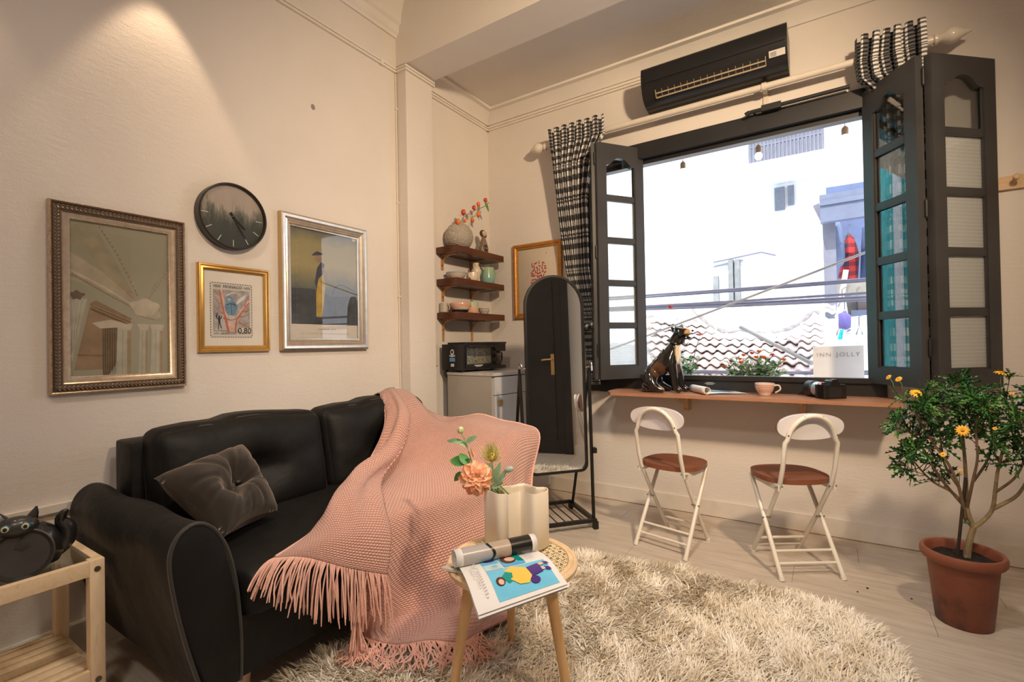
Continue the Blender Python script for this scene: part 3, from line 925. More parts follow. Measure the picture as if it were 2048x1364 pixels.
t.bump(kn, .9, .006)
KNIT = t.mat
YARN = mat('pink_yarn', (.72, .42, .34), .85, var=.15, scale=40, sheen=.2)
th_ = thing('throw_blanket', 'pink waffle knit throw draped over the right end of the sofa', 'blanket', (-1.35, 1.45, .03))
G = [
 [(-2.175,1.80,.77),(-2.175,1.88,.77),(-2.17,1.95,.77),(-2.15,2.0,.77),(-2.13,2.05,.75),(-2.10,2.09,.72)],
 [(-2.04,1.795,.832),(-2.04,1.87,.846),(-2.04,1.94,.842),(-2.02,2.0,.815),(-2.0,2.05,.75),(-1.95,2.10,.665)],
 [(-1.90,1.70,.70),(-1.87,1.83,.72),(-1.86,1.93,.72),(-1.85,2.0,.70),(-1.85,2.08,.66),(-1.80,2.18,.668)],
 [(-1.83,1.56,.55),(-1.80,1.74,.57),(-1.79,1.88,.59),(-1.77,2.0,.62),(-1.74,2.12,.655),(-1.69,2.23,.69)],
 [(-1.75,1.36,.475),(-1.74,1.62,.475),(-1.70,1.82,.49),(-1.66,1.98,.57),(-1.62,2.12,.645),(-1.58,2.29,.655)],
 [(-1.52,1.18,.472),(-1.52,1.48,.466),(-1.52,1.77,.47),(-1.50,1.98,.55),(-1.48,2.14,.63),(-1.46,2.33,.63)],
 [(-1.40,1.16,.445),(-1.39,1.46,.435),(-1.385,1.75,.425),(-1.38,1.97,.49),(-1.375,2.15,.60),(-1.37,2.35,.575)],
 [(-1.375,1.13,.33),(-1.36,1.44,.33),(-1.36,1.74,.32),(-1.36,1.95,.33),(-1.36,2.1,.36),(-1.36,2.26,.37)],
 [(-1.385,1.10,.18),(-1.35,1.40,.18),(-1.32,1.68,.17),(-1.31,1.88,.17),(-1.30,2.02,.18),(-1.29,2.14,.19)],
 [(-1.41,1.13,.09),(-1.32,1.33,.07),(-1.24,1.54,.07),(-1.2,1.68,.07),(-1.17,1.80,.07),(-1.15,1.90,.07)],
 [(-1.40,1.14,.058),(-1.27,1.18,.055),(-1.17,1.25,.055),(-1.09,1.31,.055),(-1.06,1.37,.055),(-1.02,1.53,.055)]]
def surf(G):
    nr, nc = len(G), len(G[0])
    def cr1(P, t):
        N = len(P); t = max(0, min(1, t))*(N-1); k = min(int(t), N-2); u = t-k
        a, b_, c, d = P[max(k-1, 0)], P[k], P[k+1], P[min(k+2, N-1)]
        return .5*((2*b_)+(c-a)*u+(2*a-5*b_+4*c-d)*u*u+(3*b_-a-3*c+d)*u**3)
    GG = [[Vector(p) for p in r] for r in G]
    return lambda u, v_: cr1([cr1(r, u) for r in GG], v_)
sm = surf(G)
def main_fn(u, v_):
    p = sm(u, v_)
    k = min(1, max(0, (v_-.62)/.12))*(1-min(1, max(0, (v_-.9)/.1)))
    p.x += .016*k*sin(u*17+v_*2)+.010*k*sin(u*31)
    p.z += .006*sin(u*14+v_*9)*(1-k)*(v_ > .12)
    return p
b = MB().use(KNIT); b.grid(main_fn, 90, 150, uvs=(85, 150))
SG = [
 [(-2.04,1.80,.834),(-2.04,1.83,.850),(-2.04,1.865,.856),(-2.04,1.90,.856)],
 [(-1.895,1.695,.70),(-1.87,1.73,.735),(-1.85,1.77,.745),(-1.85,1.83,.728)],
 [(-1.83,1.53,.53),(-1.79,1.57,.575),(-1.765,1.62,.60),(-1.77,1.70,.57)],
 [(-1.68,1.26,.49),(-1.66,1.30,.545),(-1.64,1.36,.565),(-1.63,1.44,.50)],
 [(-1.51,1.045,.475),(-1.49,1.09,.53),(-1.46,1.17,.545),(-1.44,1.27,.48)],
 [(-1.44,.93,.463),(-1.39,1.00,.475),(-1.355,1.10,.45),(-1.35,1.23,.40)],
 [(-1.40,.815,.457),(-1.37,.90,.435),(-1.335,1.03,.36),(-1.33,1.19,.275)]]
ss = surf(SG)
def strip_fn(u, v_):
    p = ss(u, v_)
    k = sin(pi*min(1, v_*1.15))
    p.z += .015*sin(u*11+v_*6)*k+.006*sin(u*23-v_*9)*k
    p.y += .009*sin(u*13+v_*11)*k; p.x += .008*sin(u*17+v_*5)*k
    return p
b.grid(strip_fn, 36, 90, uvs=(36, 90))
b.obj('knitted_cloth', th_, ang=85, solid=.006, recalc=False)
b = MB().use(YARN)
# rolled hems
b.tube([main_fn(1, v_) for v_ in np.linspace(.05, .97, 60)], .007, 6)
b.tube([strip_fn(0, v_) for v_ in np.linspace(.02, .98, 50)], .005, 6)
b.obj('hem', th_)
b = MB().use(YARN)
def strand(p, d, L, floor_=.045, stiff=.35):
    p = Vector(p); d = Vector(d).normalized(); pts = [p.copy()]
    n = 7; sw = Vector((rnd.uniform(-1, 1), rnd.uniform(-1, 1), 0))*.35
    for i in range(n):
        d = (d+Vector((0, 0, -stiff))+sw*rnd.uniform(-.5, .8)).normalized()
        p = p+d*L/n
        if p.z < floor_:
            p.z = floor_+rnd.uniform(0, .012); d.z = abs(d.z)*.1
            d = (d+Vector((rnd.uniform(-.6, .9), rnd.uniform(-.8, .5), 0))).normalized()
        pts.append(p.copy())
    b.tube(pts, [.0028]*n+[.0018], 4)
for k in range(95):                                    # fringe along the lobe's lower hem
    u = (k+rnd.random()*.5)/95
    p = strip_fn(u, 1); d = (-.0+rnd.uniform(.05, .4), -1.1*(1-u)**1.5+rnd.uniform(-.25, .2), .05-.7*u)
    strand(p, d, rnd.uniform(.08, .12)+.07*min(1, u*2), stiff=.16+.42*min(1, u*1.6))
for k in range(80):                                    # left edge of the front drop
    v_ = .70+.30*(k+rnd.random()*.6)/80
    strand(main_fn(0, v_), (rnd.uniform(.15, .45), -.5+rnd.uniform(-.25, .15), -.35), rnd.uniform(.12, .18), stiff=.32)
for k in range(110):                                    # hem pooled on the rug
    u = .82*(k+rnd.random()*.6)/110
    strand(main_fn(u, 1), (.7+rnd.uniform(-.4, .4), -.7+rnd.uniform(-.6, .5), .15), rnd.uniform(.10, .17), stiff=.25)
tag(b.obj('fringe', th_, recalc=True), kind='stuff')

# ------------------------------------------------------------------ slatted bedside table at the left edge
NW = wood('pale_pine', (.80, .58, .34), (.88, .68, .45), .5, (2, 14, 14), 4)
NWV = wood('pale_pine_upright', (.80, .58, .34), (.88, .68, .45), .5, (14, 14, 2), 4)
ns = thing('side_table', 'pale pine side table with glass top and slatted lower shelf beside the sofa arm', 'table', (-2.02, .30, 0))
NX0, NX1, NY0, NY1, NZ = -2.205, -1.842, .03, .545, .462
for x in (NX0, NX1-.036):
    for y in (NY0, NY1-.036):
        b = MB().use(NWV); b.box(x, x+.036, y, y+.036, 0, NZ, bev=.002); b.obj('leg', ns)
b = MB().use(NW)
for x in (NX0, NX1-.022):
    b.box(x, x+.022, NY0+.036, NY1-.036, NZ-.045, NZ-.0005, bev=.002); b.obj('rail', ns); b = MB().use(NW)
    b.box(x+.004, x+.022, NY0+.036, NY1-.036, .10, .14, bev=.002); b.obj('lower_rail', ns); b = MB().use(NW)
NWX = wood('pale_pine_cross', (.80, .58, .34), (.88, .68, .45), .5, (14, 2, 14), 4)
for y in (NY0, NY1-.022):
    b = MB().use(NWX); b.box(NX0+.036, NX1-.036, y, y+.022, NZ-.045, NZ-.0005, bev=.002); b.obj('rail', ns)
    b = MB().use(NWX); b.box(NX0+.036, NX1-.036, y+.002, y+.02, .085, .12, bev=.002); b.obj('lower_rail', ns)
for k in range(7):
    x = NX0+.030+k*.0435
    b = MB().use(NW); b.box(x, x+.033, NY0+.023, NY1-.023, .122, .138, bev=.0015); b.obj('slat', ns)
b = MB().use(glass('table_glass', (.94, .96, .94), 0, .03)); b.box(NX0+.024, NX1-.024, NY0+.024, NY1-.024, NZ-.007, NZ-.001); b.obj('glass_top', ns)
for z in (.435, .108):
    b = MB().use(mat('bolt_metal', (.25, .22, .16), .35, 1)); b.cyl((NX1-.001, NY1-.018, z), (NX1+.002, NY1-.018, z), .008, n=12); b.cyl((NX1+.001, NY1-.018, z), (NX1+.0025, NY1-.018, z), .004, n=6); b.obj('bolt', ns)

# black ceramic cat figurines on the glass
CER = mat('black_glaze', (.018, .017, .016), .25, var=.3, scale=9, bump=.08, bscale=25, coat=.3)
CERB = mat('brown_black_glaze', (.030, .027, .024), .33, var=.3, scale=9, coat=.2)
def cat(loc, rz, label, eyes=True, sc=1.0):
    g = thing('cat_figurine', label, 'figurine', loc, rz, group=None)
    M = TM(sc=sc)
    b = MB().use(CER)
    # squat body: a leaning round plate held in front of a low belly
    b.lathe([(.03, 0), (.075, .004), (.088, .03), (.084, .07), (.066, .105), (.04, .125)], 24, M, sx=.62, sy=1.0, capt=True)
    b.obj('body', g, world=False)
    b = MB().use(CERB)
    Mp = M @ TM((.052, .0, .052), (0, radians(72), 0))
    b.lathe([(.0, -.004), (.050, -.004), (.066, .006), (.070, .014), (.066, .015), (.058, .006), (.0, .003)], 28, Mp, capb=False); b.obj('dish', g, world=False)
    b = MB().use(CERB); b.ball((.030, -.012, .128), .034, .047, .030, 16, 10, M); h = b.obj('head', g, world=False)
    for s_ in (-1, 1):
        b = MB().use(CER); b.tube([M @ Vector((.02, -.012+s_*.030, .145)), M @ Vector((.018, -.012+s_*.036, .160)), M @ Vector((.015, -.012+s_*.040, .175))], [.014*sc, .009*sc, .002*sc], 8); b.obj('ear', h, world=False)
        if eyes:
            c = M @ Vector((.0595, -.012+s_*.020, .134))
            b = MB().use(mat('eye_blue', (.02, .10, .16), .2)); b.ball(c, .006*sc, .0125*sc, .012*sc, 12, 8)
            b.use(mat('eye_cream', (.62, .55, .32), .3)); b.ball(c+Vector((.003*sc, 0, 0)), .0045*sc, .009*sc, .009*sc, 12, 8)
            b.use(mat('eye_pupil', (.005, .005, .005), .1)); b.ball(c+Vector((.0055*sc, 0, 0)), .0035*sc, .005*sc, .006*sc, 10, 6); b.obj('eye', h, world=False)
    b = MB().use(CER); b.tube([M @ Vector(p) for p in spline([(.0, .05, .02), (-.005, .088, .045), (-.01, .094, .085), (-.008, .078, .115), (.0, .082, .135), (.004, .094, .148)], 18)], [sc*w for w in ([.020]*6+[.021, .021, .020, .018, .016, .014, .013, .012, .011, .009, .006, .002])], 10); b.obj('tail', g, world=False)
    return g
cat((-1.965, .395, NZ-.0005), radians(-16), 'black ceramic cat figurine with blue and cream eyes on the side table', True, 1.0)
cat((-2.115, .262, NZ-.0005), radians(-20), 'black ceramic cat figurine half hidden at the left edge behind the one with painted eyes', False, 1.18)

# ================================================================== ON THE LEFT WALL
MA = Matrix(((0, 0, 1, XA), (1, 0, 0, 0), (0, 1, 0, 0), (0, 0, 0, 1)))      # local (u, v, n) -> (y, z, out of the left wall)
MBK = Matrix(((1, 0, 0, 0), (0, 0, -1, YB), (0, 1, 0, 0), (0, 0, 0, 1)))    # local (u, v, n) -> (x, z, out of the window wall)
def mould(b, u0, u1, v0, v1, prof, M):
    """mitred picture-frame moulding: prof = [(inset, height)...]"""
    R = []
    for d, h in prof:
        R.append([b.bm.verts.new(M @ Vector(p)) for p in ((u0+d, v0+d, h), (u1-d, v0+d, h), (u1-d, v1-d, h), (u0+d, v1-d, h))])
    for i in range(len(R)-1):
        for k in range(4): b.face([R[i][k], R[i][(k+1) % 4], R[i+1][(k+1) % 4], R[i+1][k]])
def rect_path(u0, u1, v0, v1, step):
    out = []
    for (a, c, L, ang) in (((u0, v0), (1, 0), u1-u0, 0), ((u1, v0), (0, 1), v1-v0, pi/2), ((u1, v1), (-1, 0), u1-u0, 0), ((u0, v1), (0, -1), v1-v0, pi/2)):
        n = max(1, int(round(L/step)))
        for i in range(n): out.append((a[0]+c[0]*L*(i+.5)/n, a[1]+c[1]*L*(i+.5)/n, ang))
    return out
def beads(b, u0, u1, v0, v1, h, step, ra, rb, rh, M, nu=6, nv=4):
    for u, v, ang in rect_path(u0, u1, v0, v1, step):
        Mr = M @ TM((u, v, h), (0, 0, ang)); b.ball((0, 0, 0), ra, rb, rh, nu, nv, Mr)
class Print:
    """flat print: coloured shapes laid on a sheet, in unit coordinates of the picture"""
    def __init__(s, u0, u1, v0, v1, n, M):
        s.r = (u0, u1, v0, v1); s.n = n; s.M = M; s.b = MB(); s.k = 0
    def P(s, x, y):
        u0, u1, v0, v1 = s.r
        return s.M @ Vector((u0+(u1-u0)*x, v0+(v1-v0)*y, s.n+s.k*.00004))
    def shape(s, pts, m_):
        s.k += 1; s.b.use(m_); s.b.poly([s.P(*p) for p in pts]); return s
    def rect(s, x0, y0, x1, y1, m_): return s.shape([(x0, y0), (x1, y0), (x1, y1), (x0, y1)], m_)
    def blob(s, cx, cy, rx, ry, m_, n=18, rot=0, wob=0):
        return s.shape([(cx+rx*cos(a)*cos(rot)*(1+wob*sin(3*a))-ry*sin(a)*sin(rot), cy+rx*cos(a)*sin(rot)+ry*sin(a)*cos(rot)*(1+wob*sin(5*a))) for a in [2*pi*i/n for i in range(n)]], m_)
    def line(s, pts, w0, m_, w1=None):
        w1 = w0 if w1 is None else w1
        s.k += 1; s.b.use(m_); P = spline([(x, y, 0) for x, y in pts], max(8, 4*len(pts))); n = len(P); L, R = [], []
        u0, u1, v0, v1 = s.r; asp = (v1-v0)/(u1-u0)
        for i, p in enumerate(P):
            t = P[min(i+1, n-1)]-P[max(i-1, 0)]; t.y *= asp; t.normalize(); w = (w0+(w1-w0)*i/(n-1))/2
            L.append(s.P(p.x-t.y*w, p.y+t.x*w/asp)); R.append(s.P(p.x+t.y*w, p.y-t.x*w/asp))
        for i in range(n-1): s.b.poly([L[i], L[i+1], R[i+1], R[i]])
        return s
    def obj(s, name, parent): return s.b.obj(name, parent, smooth=False, recalc=False)
def ink(name, c, var=.18, sc=14): return mat('ink_'+name, c, .6, var=var, scale=sc)
def zramp(name, axis, lo, hi, stops, nsc=6, namp=.25, rough=.6):
    t = NT(name); v = t.coord('Object'); sp = t.n('ShaderNodeSeparateXYZ'); t.l(v, sp.inputs[0])
    k = t.math('DIVIDE', t.math('SUBTRACT', sp.outputs[axis], lo), hi-lo)
    k = t.math('ADD', k, t.math('MULTIPLY', t.math('SUBTRACT', t.noise(v, nsc, 5, .65), .5), namp))
    t.l(t.ramp(k, stops), t.b.inputs['Base Color']); t.setb(Roughness=rough); return t.mat
PGL = glass('picture_glass', (.99, .99, .99), 0, .02)

# --- big ornate frame with a sepia architectural print
pf = thing('framed_picture', 'large ornate bronze frame with a pale print of columns, leftmost on the wall', 'picture', (XA, .737, .935))
U0, U1, V0, V1 = .523, .951, .935, 1.624
BRZ = mat('antique_bronze', (.56, .43, .31), .32, .85, var=.25, scale=60, bump=.3, bscale=180, dist=.002)
SILV = mat('champagne_leaf', (.66, .55, .44), .30, .9, var=.12, scale=50, bump=.1, bscale=150, dist=.001)
DRK = mat('dark_recess', (.13, .095, .07), .45, .6)
b = MB().use(BRZ)
mould(b, U0, U1, V0, V1, [(0, .001), (0, .022), (.004, .030), (.008, .026)], MA)
b.use(DRK); mould(b, U0, U1, V0, V1, [(.008, .026), (.012, .022), (.020, .026), (.030, .024), (.033, .020)], MA)
b.use(SILV); mould(b, U0, U1, V0, V1, [(.033, .020), (.036, .023), (.040, .019), (.050, .017), (.054, .015), (.058, .014), (.061, .010), (.061, .004)], MA)
b.obj('frame', pf, ang=20)
b = MB().use(BRZ)
beads(b, U0+.004, U1-.004, V0+.004, V1-.004, .029, .0065, .0026, .002, .003, MA, 5, 4)
b.use(SILV)
for u, v, ang in rect_path(U0+.021, U1-.021, V0+.021, V1-.021, .0125):
    Mr = MA @ TM((u, v, .025), (0, 0, ang))
    for s_ in (-1, 1):
        b.ball((.002, s_*.0045, 0), .0048, .0022, .004, 5, 4, Mr @ TM(rot=(0, 0, s_*.7)))
    b.ball((.0055, 0, 0), .0022, .0022, .0045, 5, 4, Mr)
beads(b, U0+.057, U1-.057, V0+.057, V1-.057, .0145, .006, .0018, .0018, .0022, MA, 5, 4)
tag(b.obj('ornament', pf), kind='stuff')
pr = Print(U0+.060, U1-.060, V0+.060, V1-.060, .005, MA)
bgm = zramp('print_verdigris', 2, 0, V1-V0, [(0, (.34, .335, .26)), (.35, (.36, .35, .27)), (.7, (.30, .295, .215)), (1, (.33, .31, .22))], 5, .5)
PALE, CREAM, SEP, SEPD = ink('pale', (.44, .445, .375)), ink('cream', (.50, .45, .36)), ink('sepia', (.26, .18, .105)), ink('sepia_dark', (.15, .105, .07))
SEPL = ink('sepia_light', (.36, .28, .18))
pr.rect(0, 0, 1, 1, bgm)
pr.shape([(0, .80), (0, .62), (.62, .50), (.66, .56)], ink('band', (.40, .35, .26)))
pr.shape([(0, .97), (.22, 1), (.62, .56), (.55, .55), (.2, .78), (0, .86)], ink('vault', (.32, .285, .19)))
pr.line([(.26, .99), (.42, .85), (.58, .68), (.66, .55)], .012, SEPL); pr.line([(.99, .72), (.86, .63), (.78, .53)], .012, SEPL)
pr.line([(0, .80), (.3, .69), (.62, .52)], .018, SEPL); pr.line([(0, .68), (.3, .59), (.6, .48)], .030, CREAM, .012)
pr.shape([(0, .50), (.16, .50), (.02, .10), (0, .1)], PALE)
pr.shape([(.03, .04), (.18, .45), (.34, .40), (.42, .38), (.40, .04)], ink('rust', (.30, .21, .13)))
pr.shape([(.18, .47), (.24, .495), (.60, .38), (.56, .33), (.28, .40), (.20, .43)], SEP)
pr.shape([(.20, .345), (.38, .37), (.60, .34), (.58, .30), (.28, .31)], CREAM)
pr.shape([(.30, .31), (.48, .32), (.46, .10), (.36, .0), (.30, .0)], SEPD)
for x0, w in ((.45, .14), (.68, .09), (.81, .13)):
    pr.shape([(x0, .31), (x0+w, .31), (x0+w*.95, 0), (x0-.02, 0)], PALE); pr.shape([(x0+w*.72, .30), (x0+w, .30), (x0+w*.94, 0), (x0+w*.66, 0)], SEPL)
    pr.shape([(x0-.025, .345), (x0+w+.02, .345), (x0+w, .31), (x0, .31)], CREAM)
    for q in (.1, .24, .38, .52, .62): pr.line([(x0+w*q, .30), (x0+w*q-.01, 0)], .005, CREAM if q != .38 else SEPL)
pr.shape([(.58, .50), (.90, .44), (.92, .40), (.86, .375), (.62, .41)], ink('capital', (.42, .39, .30)))
pr.blob(.74, .46, .16, .06, CREAM, wob=.15); pr.blob(.06, .52, .07, .028, SEPD, wob=.3)
for k in range(34):
    u = k/33; pr.blob(.26+.40*u**.9, .985-.44*u**1.15, .006, .0045, SEP if k % 2 else CREAM, 6)
for k in range(16): pr.blob(.99-.20*k/15, .72-.18*k/15, .006, .0045, SEPL if k % 2 else CREAM, 6)
for k in range(22): pr.shape([(.02+.026*k, .665-.0088*k), (.034+.026*k, .66-.0088*k), (.034+.026*k, .645-.0085*k), (.02+.026*k, .65-.0085*k)], SEPL)
for q in (.25, .5, .75): pr.line([(.16*q+.01, .49), (.02*q, .12)], .008, CREAM, .004)
for k in range(6): pr.line([(.31+.024*k, .30), (.31+.022*k, .02)], .005, SEP)
pr.line([(.19, .44), (.55, .345)], .008, SEPD); pr.line([(.21, .46), (.59, .36)], .006, SEPL); pr.line([(.06, .14), (.40, .13)], .006, SEPD, .003)
pr.obj('print', pf)
b = MB().use(PGL); b.flat([(U0+.058, V0+.058), (U1-.058, V0+.058), (U1-.058, V1-.058), (U0+.058, V1-.058)], .009, MA); b.obj('glass', pf, smooth=False)

# --- small gold frame with an enlarged postage stamp
pf = thing('framed_picture', 'small gold frame with a large postage stamp print, under the wall clock', 'picture', (XA, 1.162, 1.074))
U0, U1, V0, V1 = 1.002, 1.322, 1.074, 1.466
GOLD = mat('satin_gold', (.72, .44, .14), .30, .8, var=.08, scale=30)
b = MB().use(GOLD); mould(b, U0, U1, V0, V1, [(0, .001), (0, .016), (.003, .021), (.009, .022), (.013, .016), (.020, .018), (.025, .014), (.028, .010), (.028, .003)], MA); b.obj('frame', pf, ang=25)
pr = Print(U0+.027, U1-.027, V0+.027, V1-.027, .004, MA)
MATB = mat('mount_board', (.78, .74, .68), .8, var=.03); INKB = ink('black', (.02, .02, .025)); STP = ink('stamp_paper', (.66, .63, .60), .04)
pr.rect(0, 0, 1, 1, MATB); pr.rect(.10, .115, .80, .845, INKB); pr.rect(.112, .124, .788, .836, STP)
for i in range(21):
    for xx in (.106, .794): pr.blob(xx, .125+i*.0356, .012, .0085, STP, 8)
for i in range(17):
    for yy in (.118, .842): pr.blob(.115+i*.0418, yy, .010, .0095, STP, 8)
GR1, BRN, BRL, BLU, WHT = ink('stamp_grey', (.36, .35, .36), .3, 30), ink('branch_rust', (.42, .16, .10), .3, 40), ink('branch_pale', (.62, .42, .38), .3, 40), ink('bird_blue', (.14, .27, .42), .3, 30), ink('lilac_white', (.70, .68, .72), .08)
pr.rect(.15, .20, .75, .755, GR1)
pr.shape([(.17, .21), (.55, .21), (.5, .40), (.3, .42)], ink('stamp_grey_light', (.50, .49, .50)))
pr.line([(.40, .19), (.36, .35), (.30, .55), (.26, .75)], .10, BRL, .05); pr.line([(.385, .19), (.34, .36), (.285, .55), (.25, .74)], .04, BRN, .03)
pr.line([(.48, .19), (.50, .32), (.60, .46), (.74, .62)], .10, BRL, .04); pr.line([(.50, .19), (.52, .33), (.62, .47), (.74, .60)], .03, BRN, .02)
for pts in ([(.30, .55), (.22, .58), (.16, .66)], [(.27, .66), (.20, .70), (.16, .75)], [(.33, .42), (.24, .46), (.155, .54)], [(.55, .40), (.65, .40), (.75, .46)], [(.62, .48), (.70, .47), (.75, .52)], [(.66, .54), (.69, .62), (.74, .70)], [(.56, .32), (.66, .29), (.75, .33)], [(.60, .30), (.68, .27), (.75, .26)], [(.30, .37), (.45, .35), (.60, .42)]):
    pr.line(pts, .024, BRN, .008)
pr.line([(.36, .68), (.48, .72), (.58, .70)], .02, WHT, .006)
for k in range(7): pr.line([(.52+.02*k, .56+.012*k), (.55+.022*k, .62+.012*k), (.60+.015*k, .66+.008*k)], .016, WHT, .004)
pr.blob(.43, .51, .105, .105, BLU, wob=.06); pr.blob(.405, .62, .06, .05, BLU); pr.blob(.40, .625, .035, .022, ink('bird_face', (.32, .40, .46)))
pr.line([(.35, .55), (.43, .57), (.51, .55)], .012, INKB); pr.line([(.43, .57), (.44, .42)], .008, INKB)
pr.blob(.235, .385, .016, .016, INKB); pr.shape([(.215, .37), (.255, .37), (.25, .30), (.225, .30)], INKB)
for pts in ([(.22, .36), (.195, .37), (.185, .41)], [(.25, .36), (.272, .375), (.28, .40)], [(.232, .31), (.222, .26), (.215, .22)], [(.245, .31), (.258, .26), (.275, .235)], [(.195, .38), (.20, .42), (.212, .44)]): pr.line(pts, .014, INKB, .010)
pr.rect(.545, .175, .76, .245, STP)
pr.obj('print', pf)
def MAt(u, v, h=.0104): return MA @ TM((u, v, h))
def uvp(x, y): return (U0+.027+(U1-U0-.054)*x, V0+.027+(V1-V0-.054)*y)
for s_, x, y, sz in (('1850', .20, .796, .0165), ('MONACO', .46, .795, .0185), ('1975', .70, .792, .0155), ('LOI', .185, .168, .0125), ('GRAMMONT', .385, .168, .0125), ('0,80', .655, .205, .036)):
    text(s_, sz, MAt(*uvp(x, y)), INKB, 'lettering', pf, .0002)
b = MB().use(PGL); b.flat([(U0+.027, V0+.027), (U1-.027, V0+.027), (U1-.027, V1-.027), (U0+.027, V1-.027)], .0125, MA); b.obj('glass', pf, smooth=False)

# --- silver frame with a painted figure
pf = thing('framed_picture', 'silver framed poster of a standing figure in yellow, nearest the pilaster', 'picture', (XA, 1.64, 1.075))
U0, U1, V0, V1 = 1.376, 1.912, 1.075, 1.772
SLV = mat('brushed_silver_leaf', (.70, .64, .56), .28, .85, var=.08, scale=30); GEDGE = mat('gilt_edge', (.60, .42, .22), .35, .8)
b = MB().use(GEDGE); mould(b, U0, U1, V0, V1, [(0, .001), (0, .026), (.004, .030)], MA)
b.use(SLV); mould(b, U0, U1, V0, V1, [(.004, .030), (.010, .034), (.022, .032), (.030, .024), (.036, .026), (.044, .020), (.048, .021), (.055, .014), (.060, .014), (.062, .010), (.062, .003)], MA); b.obj('frame', pf, ang=20)
pr = Print(U0+.061, U1-.061, V0+.061, V1-.061, .004, MA)
pr.rect(0, 0, 1, 1, ink('poster_paper', (.62, .58, .52), .03))
pr.rect(.0, .13, 1, 1, zramp('poster_sky', 2, .14, V1-V0-.06, [(.0, (.06, .07, .075)), (.34, (.10, .11, .11)), (.42, (.16, .16, .11)), (.62, (.34, .29, .14)), (.85, (.30, .26, .13)), (1, (.13, .13, .10))], 5, .30))
pr.shape([(0, .13), (1, .13), (1, .42), (.6, .40), (.3, .46), (0, .45)], ink('poster_ground', (.055, .060, .068), .4, 10))
YEL, NAV, SKIN = ink('poster_ochre', (.42, .30, .07), .3, 18), ink('poster_navy', (.05, .05, .08), .3), ink('poster_skin', (.30, .20, .14))
pr.shape([(.36, .20), (.44, .20), (.47, .33), (.50, .50), (.46, .62), (.40, .58), (.36, .42)], YEL)
pr.shape([(.34, .52), (.38, .66), (.44, .72), (.49, .70), (.46, .60), (.40, .56), (.37, .46)], NAV); pr.blob(.40, .745, .055, .036, SKIN); pr.shape([(.30, .765), (.46, .785), (.47, .80), (.38, .815), (.33, .79)], NAV)
pr.line([(.46, .66), (.54, .60), (.60, .64)], .03, SKIN, .02); pr.line([(.38, .20), (.36, .16)], .03, NAV); pr.line([(.43, .20), (.43, .16)], .03, NAV)
pr.line([(.60, .22), (.62, .45), (.74, .52), (.97, .47)], .012, NAV)
for k, (x0, x1, y, h_) in enumerate(((.36, .66, .085, .014), (.14, .86, .045, .007))):
    n = 12 if k == 0 else 40
    for i in range(n):
        if rnd.random() < .88: pr.rect(x0+(x1-x0)*i/n, y-h_/2, x0+(x1-x0)*(i+.6)/n, y+h_/2, ink('caption', (.40, .37, .34)))
pr.obj('print', pf)
b = MB().use(glass('poster_glass', (.99, .99, .99), 0, .05)); b.flat([(U0+.060, V0+.060), (U1-.060, V0+.060), (U1-.060, V1-.060), (U0+.060, V1-.060)], .0125, MA); b.obj('glass', pf, smooth=False)

# --- wall clock
ck = thing('wall_clock', 'round black wall clock with a misty forest dial', 'clock', (XA, 1.145, 1.688))
MC = MA @ TM((1.145, 1.688, 0))
CR = .150
b = MB().use(mat('clock_black', (.020, .017, .015), .4, var=.1))
b.lathe([(CR-.004, .001), (CR, .004), (CR, .046), (CR-.003, .050), (CR-.007, .050), (CR-.009, .046), (CR-.009, .030)], 64, MC, capb=True); b.obj('case', ck, ang=30)
t = NT('forest_dial'); v = t.coord('Object'); sp = t.n('ShaderNodeSeparateXYZ'); t.l(v, sp.inputs[0])
tree = t.noise(t.coord('Object', (1, 1, .22)), 42, 4, .7); k = t.math('ADD', sp.outputs[2], t.math('MULTIPLY', t.math('SUBTRACT', tree, .5), .22))
k = t.math('ADD', t.math('DIVIDE', k, .3), .5)
t.l(t.ramp(k, [(.18, (.022, .030, .026)), (.42, (.035, .045, .038)), (.56, (.13, .13, .11)), (.68, (.36, .31, .27)), (1, (.42, .36, .33))]), t.b.inputs['Base Color']); t.setb(Roughness=.5)
b = MB().use(t.mat); b.lathe([(.0005, .031), (CR-.009, .031)], 48, MC, capb=False); b.obj('dial', ck, smooth=False)
for h_ in range(12):
    if h_ in (11, 0, 1, 2, 10): continue
    a = pi/2-2*pi*h_/12
    b = MB().use(mat('white_print', (.75, .74, .72), .5)); b.box(-.0145, .0145, -.0012, .0012, 0, .0012, MC @ TM((cos(a)*(CR-.030), sin(a)*(CR-.030), .0315), (0, 0, a))); b.obj('hour_mark', ck, smooth=False)
HB = mat('hand_black', (.008, .008, .008), .4)
for hrs, L_, w_ in ((4.42/12, .072, .006), (25/60, .108, .005)):
    a = pi/2-2*pi*hrs; b = MB().use(HB); b.box(-.022, L_, -w_/2, w_/2, 0, .0015, MC @ TM((0, 0, .035+.002*(L_ > .1)), (0, 0, a))); b.obj('hand', ck)
b = MB().use(HB); b.lathe([(.006, .032), (.006, .041), (.003, .042)], 14, MC, capt=True); b.obj('hub', ck)
b = MB().use(PGL); b.lathe([(.0005, .046), (CR-.008, .046)], 48, MC, capb=False); b.obj('glass', ck, smooth=False)

